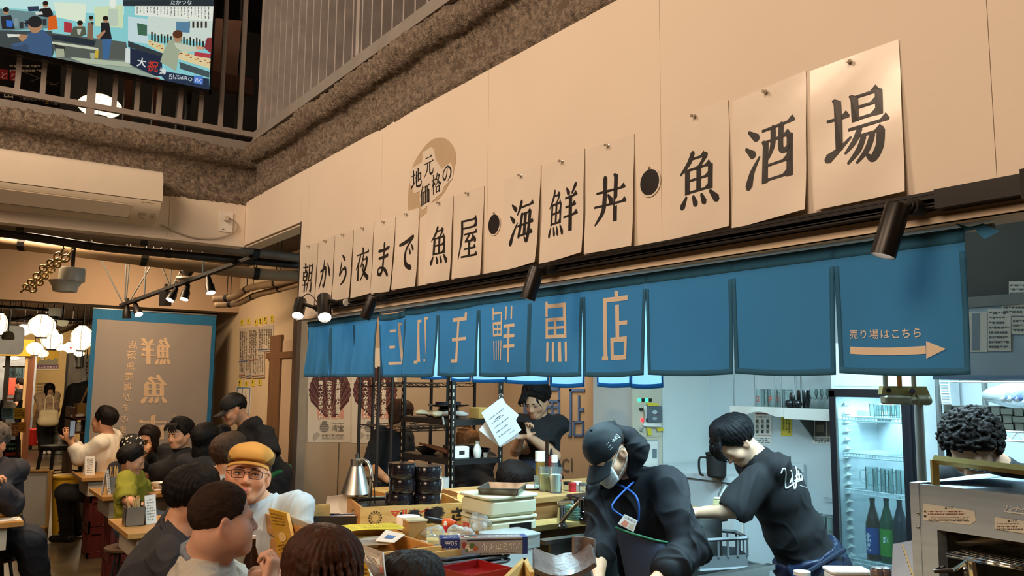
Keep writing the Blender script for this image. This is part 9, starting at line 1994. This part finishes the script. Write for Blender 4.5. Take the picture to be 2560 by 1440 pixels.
def wl(name,lb,rects):
 c=onx(rects[0][0],rects[0][1],XT);t=thing(name,lb,'lettering',c,'blue wall lettering')
 for k,(x0,y0,x1,y1)in enumerate(rects):
  q_=[onx(x0,y1,XT),onx(x1,y1,XT),onx(x1,y0,XT),onx(x0,y0,XT)];MB().add([p-V((.008,0,0))for p in q_]+q_,[(0,1,2,3),(7,6,5,4),(0,4,5,1),(1,5,6,2),(2,6,7,3),(3,7,4,0)]).build('bar',m_bl,t,smooth=0)
wl('wall_letter','blue angular fish character on the lit wall above the waiter',[(1366,965,1369,984),(1366,969,1400,976),(1396,969,1400,1002),(1366,1000,1400,1006),(1366,1015,1399,1021),(1366,1033,1399,1040),(1366,1000,1369,1040),(1379,1000,1384,1038),(1395,1000,1400,1040),(1367,1048,1371,1066),(1376,1048,1380,1066),(1386,1048,1390,1066),(1396,1048,1400,1066)])
wl('wall_letter','blue angular shop character on the lit wall beside the cook\'s cap',[(1425,972,1462,979),(1425,972,1430,1088),(1420,1085,1430,1091),(1446,988,1450,1056),(1446,1020,1460,1028),(1434,1052,1460,1058),(1434,1052,1438,1090),(1456,1052,1460,1090),(1434,1086,1460,1091)])
wl('wall_letter','blue character stroke on the lit wall between menu and waiter',[(1310,1010,1322,1034),(1313,1024,1316,1030)])
t=thing('wall_letter','thin serif capital letters low on the lit wall','lettering',onx(1410,1165,XT),'blue wall lettering');
for ch,x in(('C',1405),('I',1428)):text(ch,onx(x,1178,XT)-V((.004,0,0)),-Y1,Z1,.145).build('letter',M('dark letter','#5a5550',.6),t,smooth=0)
lamp('wall_washer','SPOT',(4.7,6.0,2.5),40,(1,.82,.58),.04,(5.1,6.35,1.3),spot=50,blend=.8)
X0r,X1r,Y0r,Y1r=2.60,2.98,4.29,4.93;t=thing('slotted_rack','black slotted angle rack with steel shelves in the middle of the kitchen','rack',(2.8,4.6,0));mb_slot=MB()
for x,y,sx,sy in((X0r,Y0r,1,1),(X1r,Y0r,-1,1),(X0r,Y1r,1,-1),(X1r,Y1r,-1,-1)):
 p=MB().bx((x,y,.001),(x+.034*sx,y+.003*sy,1.95)).bx((x,y,.001),(x+.003*sx,y+.034*sy,1.95)).build('post',m_black,t,smooth=0)
 for k in range(26):
  z=.75+k*.045;MB().bx((x+.013*sx,y-.0006*sy,z),(x+.019*sx,y+.0*sy,z+.022)).bx((x-.0006*sx,y+.013*sy,z),(x,y+.019*sy,z+.022)).build('slot',M('slot light','#b3a58e',.6),p,smooth=0)
sh2=(1.375,1.14,.82)
for z in sh2+(1.72,):
 if z==1.72:continue
 MB().bx((X0r+.004,Y0r+.004,z-.004),(X1r-.004,Y1r-.004,z)).bx((X0r+.004,Y0r+.003,z-.035),(X1r-.004,Y0r+.006,z)).bx((X0r+.003,Y0r+.004,z-.035),(X0r+.006,Y1r-.004,z)).bx((X0r,Y1r-.006,z-.035),(X1r,Y1r-.003,z)).build('shelf',M('rack shelf','#1f1c1b',.4,var=.1),t,smooth=0)
 for yy in(Y0r+.002,):MB().ell((X0r+.018,Y0r-.002,z-.015),(.006,.003,.006)).ell((X1r-.018,Y0r-.002,z-.015),(.006,.003,.006)).build('bolt',m_chrome,t)
def onr(px,py,z):return onz(px,py,z)
def rest(px,z,y):
 r_=ray(px,1050);x=EYE.x+r_.x/r_.y*(y-EYE.y);return V((min(max(x,X0r+.06),X1r-.06),y,z))
q=SDF();c=V((2.66,4.62,sh2[0]));r=random.Random(2);t=thing('towel','crumpled pale towel on the upper rack shelf','towel',c,'towels on the rack')
for k in range(8):q.ell(c+V((r.uniform(-.03,.05),r.uniform(-.13,.12),.018+r.uniform(0,.012))),(.035,r.uniform(.03,.06),.016),rotz(r.uniform(-1,1)),.012)
sdf_obj(q,.006,'cloth',M('pale towel','#b5a88c',.9,var=.08),t,lambda p,n:.005*vnoise(p,45,1))
q=SDF();c=V((2.66,4.40,sh2[0]));t=thing('towel','grey towel hanging over the upper rack shelf edge','towel',c,'towels on the rack')
for k in range(6):q.ell(c+V((r.uniform(-.02,.06),r.uniform(-.06,.08),.02+r.uniform(0,.012))),(.04,.045,.016),rotz(r.uniform(-1,1)),.012)
q.cap(c+V((-.064,-.02,.01)),c+V((-.066,-.04,-.03)),.012,.006,.02);sdf_obj(q,.006,'cloth',M('grey towel','#8d8880',.9,var=.1),t,lambda p,n:.005*vnoise(p,45,4))
for k,(y,x,z,w,d,h,nm,lb,c_,mt)in enumerate(((4.36,2.86,sh2[0],.10,.12,.07,'cardboard_box','small brown cardboard box on the upper rack shelf','box',M('cardboard')),(4.34,2.945,sh2[0],.05,.10,.068,'green_box','pale green carton beside the brown box on the rack','box',M('green carton','#9aa07a',.7)),(4.62,2.86,sh2[1],.16,.14,.055,'basket','dark low basket on the middle rack shelf','basket',m_blackm),(4.36,2.70,sh2[1],.11,.08,.07,'label_pack','pale packet with a small black label on the middle rack shelf','packet',m_paper))):
 t=thing(nm,lb,c_,(x,y,z));MB().rbox((x,y,z+h/2+.0005),(w,d,h),.008).build('body',mt,t);MB().box((x,y-d/2-.0006,z+h*.5),(w*.35,.001,h*.35)).build('label',m_white if mt is m_blackm else m_blackm if nm=='label_pack' else m_paper,t,smooth=0)
t=thing('tier_dish','stack of flat black dishes on a round base on the upper rack shelf','dish',(2.78,4.66,sh2[0]));c=V((2.78,4.62,sh2[0]+.0005));MB().lathe([(0,0),(.07,0),(.07,.055),(.055,.06)],c,20).build('pot',m_lacq,t);MB().lathe([(.05,.06),(.13,.075),(.135,.082),(.12,.082),(0,.075)],c,26).build('plate',m_lacq,t);MB().lathe([(0,.076),(.05,.078),(.05,.10),(0,.10)],c+V((.05,.02,0)),14).lathe([(0,.076),(.045,.078),(.045,.10),(0,.10)],c+V((-.06,-.02,0)),14).build('cup',m_lacq,t)
for k,(x,y,lb)in enumerate(((2.68,4.70,'black round pan, first on the middle rack shelf'),(2.76,4.5,'black flat pan with a wooden spatula on the middle rack shelf'),(2.9,4.45,'black curved dish beside the flask'))):bowl('pan',lb,V((x,y,sh2[1]+.0005)),.085,.045,m_lacq,'pans on the middle rack shelf')
t=thing('spatula','brown wooden spatula lying across the black pans','spatula',(2.68,4.45,sh2[1]+.06));MB().tube([(2.66,4.66,sh2[1]+.055),(2.655,4.36,sh2[1]+.03)],[.012,.018],6).build('blade',m_wd,t);MB().tube([(2.66,4.66,sh2[1]+.055),(2.665,4.78,sh2[1]+.062)],.008,6).build('handle',m_wd,t)
c=P(1193,1139,5.08);c=V((2.815,4.325,sh2[1]+.0005));c.x=(EYE.x+ray(1193,1130).x/ray(1193,1130).y*4.325);t=thing('sake_flask','white porcelain sake flask on the middle rack shelf','flask',c);MB().lathe([(0,0),(.020,0),(.026,.02),(.027,.045),(.018,.07),(.0115,.082),(.015,.098),(.013,.1),(.009,.085)],c,22).build('body',m_bowl,t);MB().lathe([(.0155,.097),(.0165,.1),(.013,.101)],c,18).build('lip',m_bowl,t)
c2_=V((EYE.x+ray(1213,1130).x/ray(1213,1130).y*4.325,4.325,sh2[1]+.0005));t=thing('sake_cup','tiny white sake cup beside the flask','cup',c2_);MB().lathe([(0,0),(.012,0),(.017,.028),(.0155,.028),(.011,.004),(0,.004)],c2_,18).build('cup',m_bowl,t);MB().lathe([(.0168,.026),(.0178,.0285),(.0158,.029)],c2_,16).build('rim',m_bowl,t)
for k,(px,lb,w,h,y)in enumerate(((1143,'white lidded tub on the lower rack shelf',.085,.085,4.40),(1020,'grey metal container on the lower rack shelf, farther end',.10,.14,4.75),(1060,'grey metal container on the lower rack shelf, second',.12,.12,4.6))):
 c=V((EYE.x+ray(px,1160).x/ray(px,1160).y*y,y,sh2[2]+.20*0));c.x=min(max(c.x,X0r+.07),X1r-.07);t=thing('container',lb,'container',c,'containers on the lower rack shelf');MB().rbox(c+Z1*(h/2+.0005),(w,.08,h),.01).build('tub',m_white if k==0 else m_steel2,t);MB().rbox(c+Z1*(h+.004),(w+.006,.086,.007),.01).build('lid',m_white if k==0 else m_steel2,t)
for nm,(xa,xb,y,d,lb,mt)in enumerate(((946,980,6.1,.35,'dark chrome wire rack in front of the scallop posters',M('dark chrome','#4d4540',.4,metal=.7)),(1128,1186,6.2,.35,'black wire rack behind the slotted rack',m_black))):
 xA,xB=ony(xa,1000,y).x,ony(xb,1000,y).x;xB+=.0;t=thing('wire_rack',lb,'rack',(xA,y,0),'wire racks before the dining wall')
 for x in(xA,xB):
  for yy in(y,y+d):MB().tube([(x,yy,.001),(x,yy,1.72)],.015,10).build('post',mt,t)
 for py in(958,1066,1205):
  z=ony((xa+xb)/2,py,y).z;mb=MB()
  for yy in(y,y+d):
   xe=xB+(0.45 if nm==0 else 0)
   for zz in(z,z-.03):mb.tube([(xA-(.0 if nm==0 else.45),yy,zz),(xe,yy,zz)],.004,5)
   n=10
   for k in range(n):x=xA-(.0 if nm==0 else.45)+(xe-xA+(.0 if nm==0 else.45))*k/n;x2=x+(xe-xA+(.0 if nm==0 else.45))/n;mb.tube([(x,yy,z if k%2 else z-.03),(x2,yy,z-.03 if k%2 else z)],.003,4)
  for k in range(9):x=xA+(xB-xA)*k/8;mb.tube([(x,y,z),(x,y+d,z)],.003,4)
  mb.build('wire_shelf',mt,t,smooth=0)
t=thing('hanging_menu','sheaf of white printed order sheets hanging by a ring from the rack post','menu',P(1252,995,5.0));dm=4.98
ring=P(1252,990,dm);MB().tube([ring+RT*.012*math.cos(a)+Z1*.012*math.sin(a)for a in[2*PI*k/14 for k in range(14)]],.002,5,closed=True).build('ring',m_chrome,t,smooth=180);MB().tube([ring+Z1*.012,V((2.965,4.288,ring.z+.02))],.003,5).build('tie',m_black,t)
MB().tube([P(1250,1117,5.1),P(1256,955,5.1)],.006,6).build('hanging_rod',m_black,t)
for k,(pts,dd)in enumerate((([(1197,1075),(1250,1118),(1300,1090),(1255,1000)],.03),([(1210,1028),(1255,1000),(1297,1037),(1275,1080)],.025),([(1204,1034),(1256,994),(1304,1075),(1251,1117)],.010),([(1203,1032),(1254,993),(1303,1076),(1249,1116)],.0))):
 q_=[P(x,y,dm+dd)for x,y in pts];MB().add(q_+[p+FW*.003 for p in q_],[(3,2,1,0),(4,5,6,7),(0,1,5,4),(1,2,6,5),(2,3,7,6),(3,0,4,7)]).build('sheet',M('cool paper','#d3d8dc',.5,coat=.2,var=.03),t,smooth=0)
q_=[P(x,y,dm)for x,y in((1249,1116),(1303,1076),(1254,993),(1203,1032))]
s=Paint(lambda x,y,e=0.:lerp(lerp(q_[0],q_[1],x),lerp(q_[3],q_[2],x),y)-FW*(.001+e))
for k in range(5):s.scrib('#70757c',.15,.70-.13*k,.85,.76-.13*k,1,k,.05)
s.rect('#4a4e55',.35,.63,.62,.65);s.scrib('#70757c',.55,.1,.85,.13,1,9,.04);s.build('print',t)
c=P(1170,1222,4.2);t=thing('lantern','round lamp glowing warmly behind the cream warmer','lamp',c);c.z=c.z-.02;MB().lathe([(.05,-.06),(.055,-.02),(.052,.0),(0,.004)],c,22).build('shade',M('warm shade','#f0c078',.6,emit=1.2),t);MB().lathe([(.056,-.002),(.058,.002),(.05,.004)],c,22).build('rim',m_ply3,t);MB().tube([c-Z1*.06,V((c.x,c.y,.03))],.012,8).build('stem',m_wd,t);MB().lathe([(0,0),(.09,0),(.09,.02),(.02,.03),(0,.03)],V((c.x,c.y,.001)),20).build('base',m_wd,t)
lamp('table_glow','POINT',c+V((0,0,.05)),3,WARM2,.05)
t=thing('dining_table','timber dining table behind the slotted rack','table',(3.0,5.6,0));zt3=.98;MB().bx((2.15,4.05,zt3-.03),(2.56,4.5,zt3)).build('tabletop',m_ply2,t,smooth=0);
for x_ in(2.19,2.52):
 for y_ in(4.09,4.46):MB().bx((x_-.02,y_-.02,.001),(x_+.02,y_+.02,zt3-.03)).build('leg',m_ply2,t,smooth=0)
c=onz(1222,1216,.985);t=thing('grey_mug','grey enamel mug behind the cream warmer','mug',P(1222,1200,4.3));c=P(1222,1212,4.25);c=V((c.x,c.y,zt3+.0))if False else V((2.45,4.12,zt3+.0005));MB().lathe([(0,0),(.036,0),(.038,.08),(.035,.08),(.033,.005),(0,.005)],c,20).build('cup',M('grey enamel','#a5a8a5',.35),t);MB().tube(cat([c+RT*-.036+Z1*.06,c+RT*-.06+Z1*.05,c+RT*-.058+Z1*.025,c+RT*-.036+Z1*.02],4),.004,6).build('handle',M('grey enamel'),t,smooth=180)
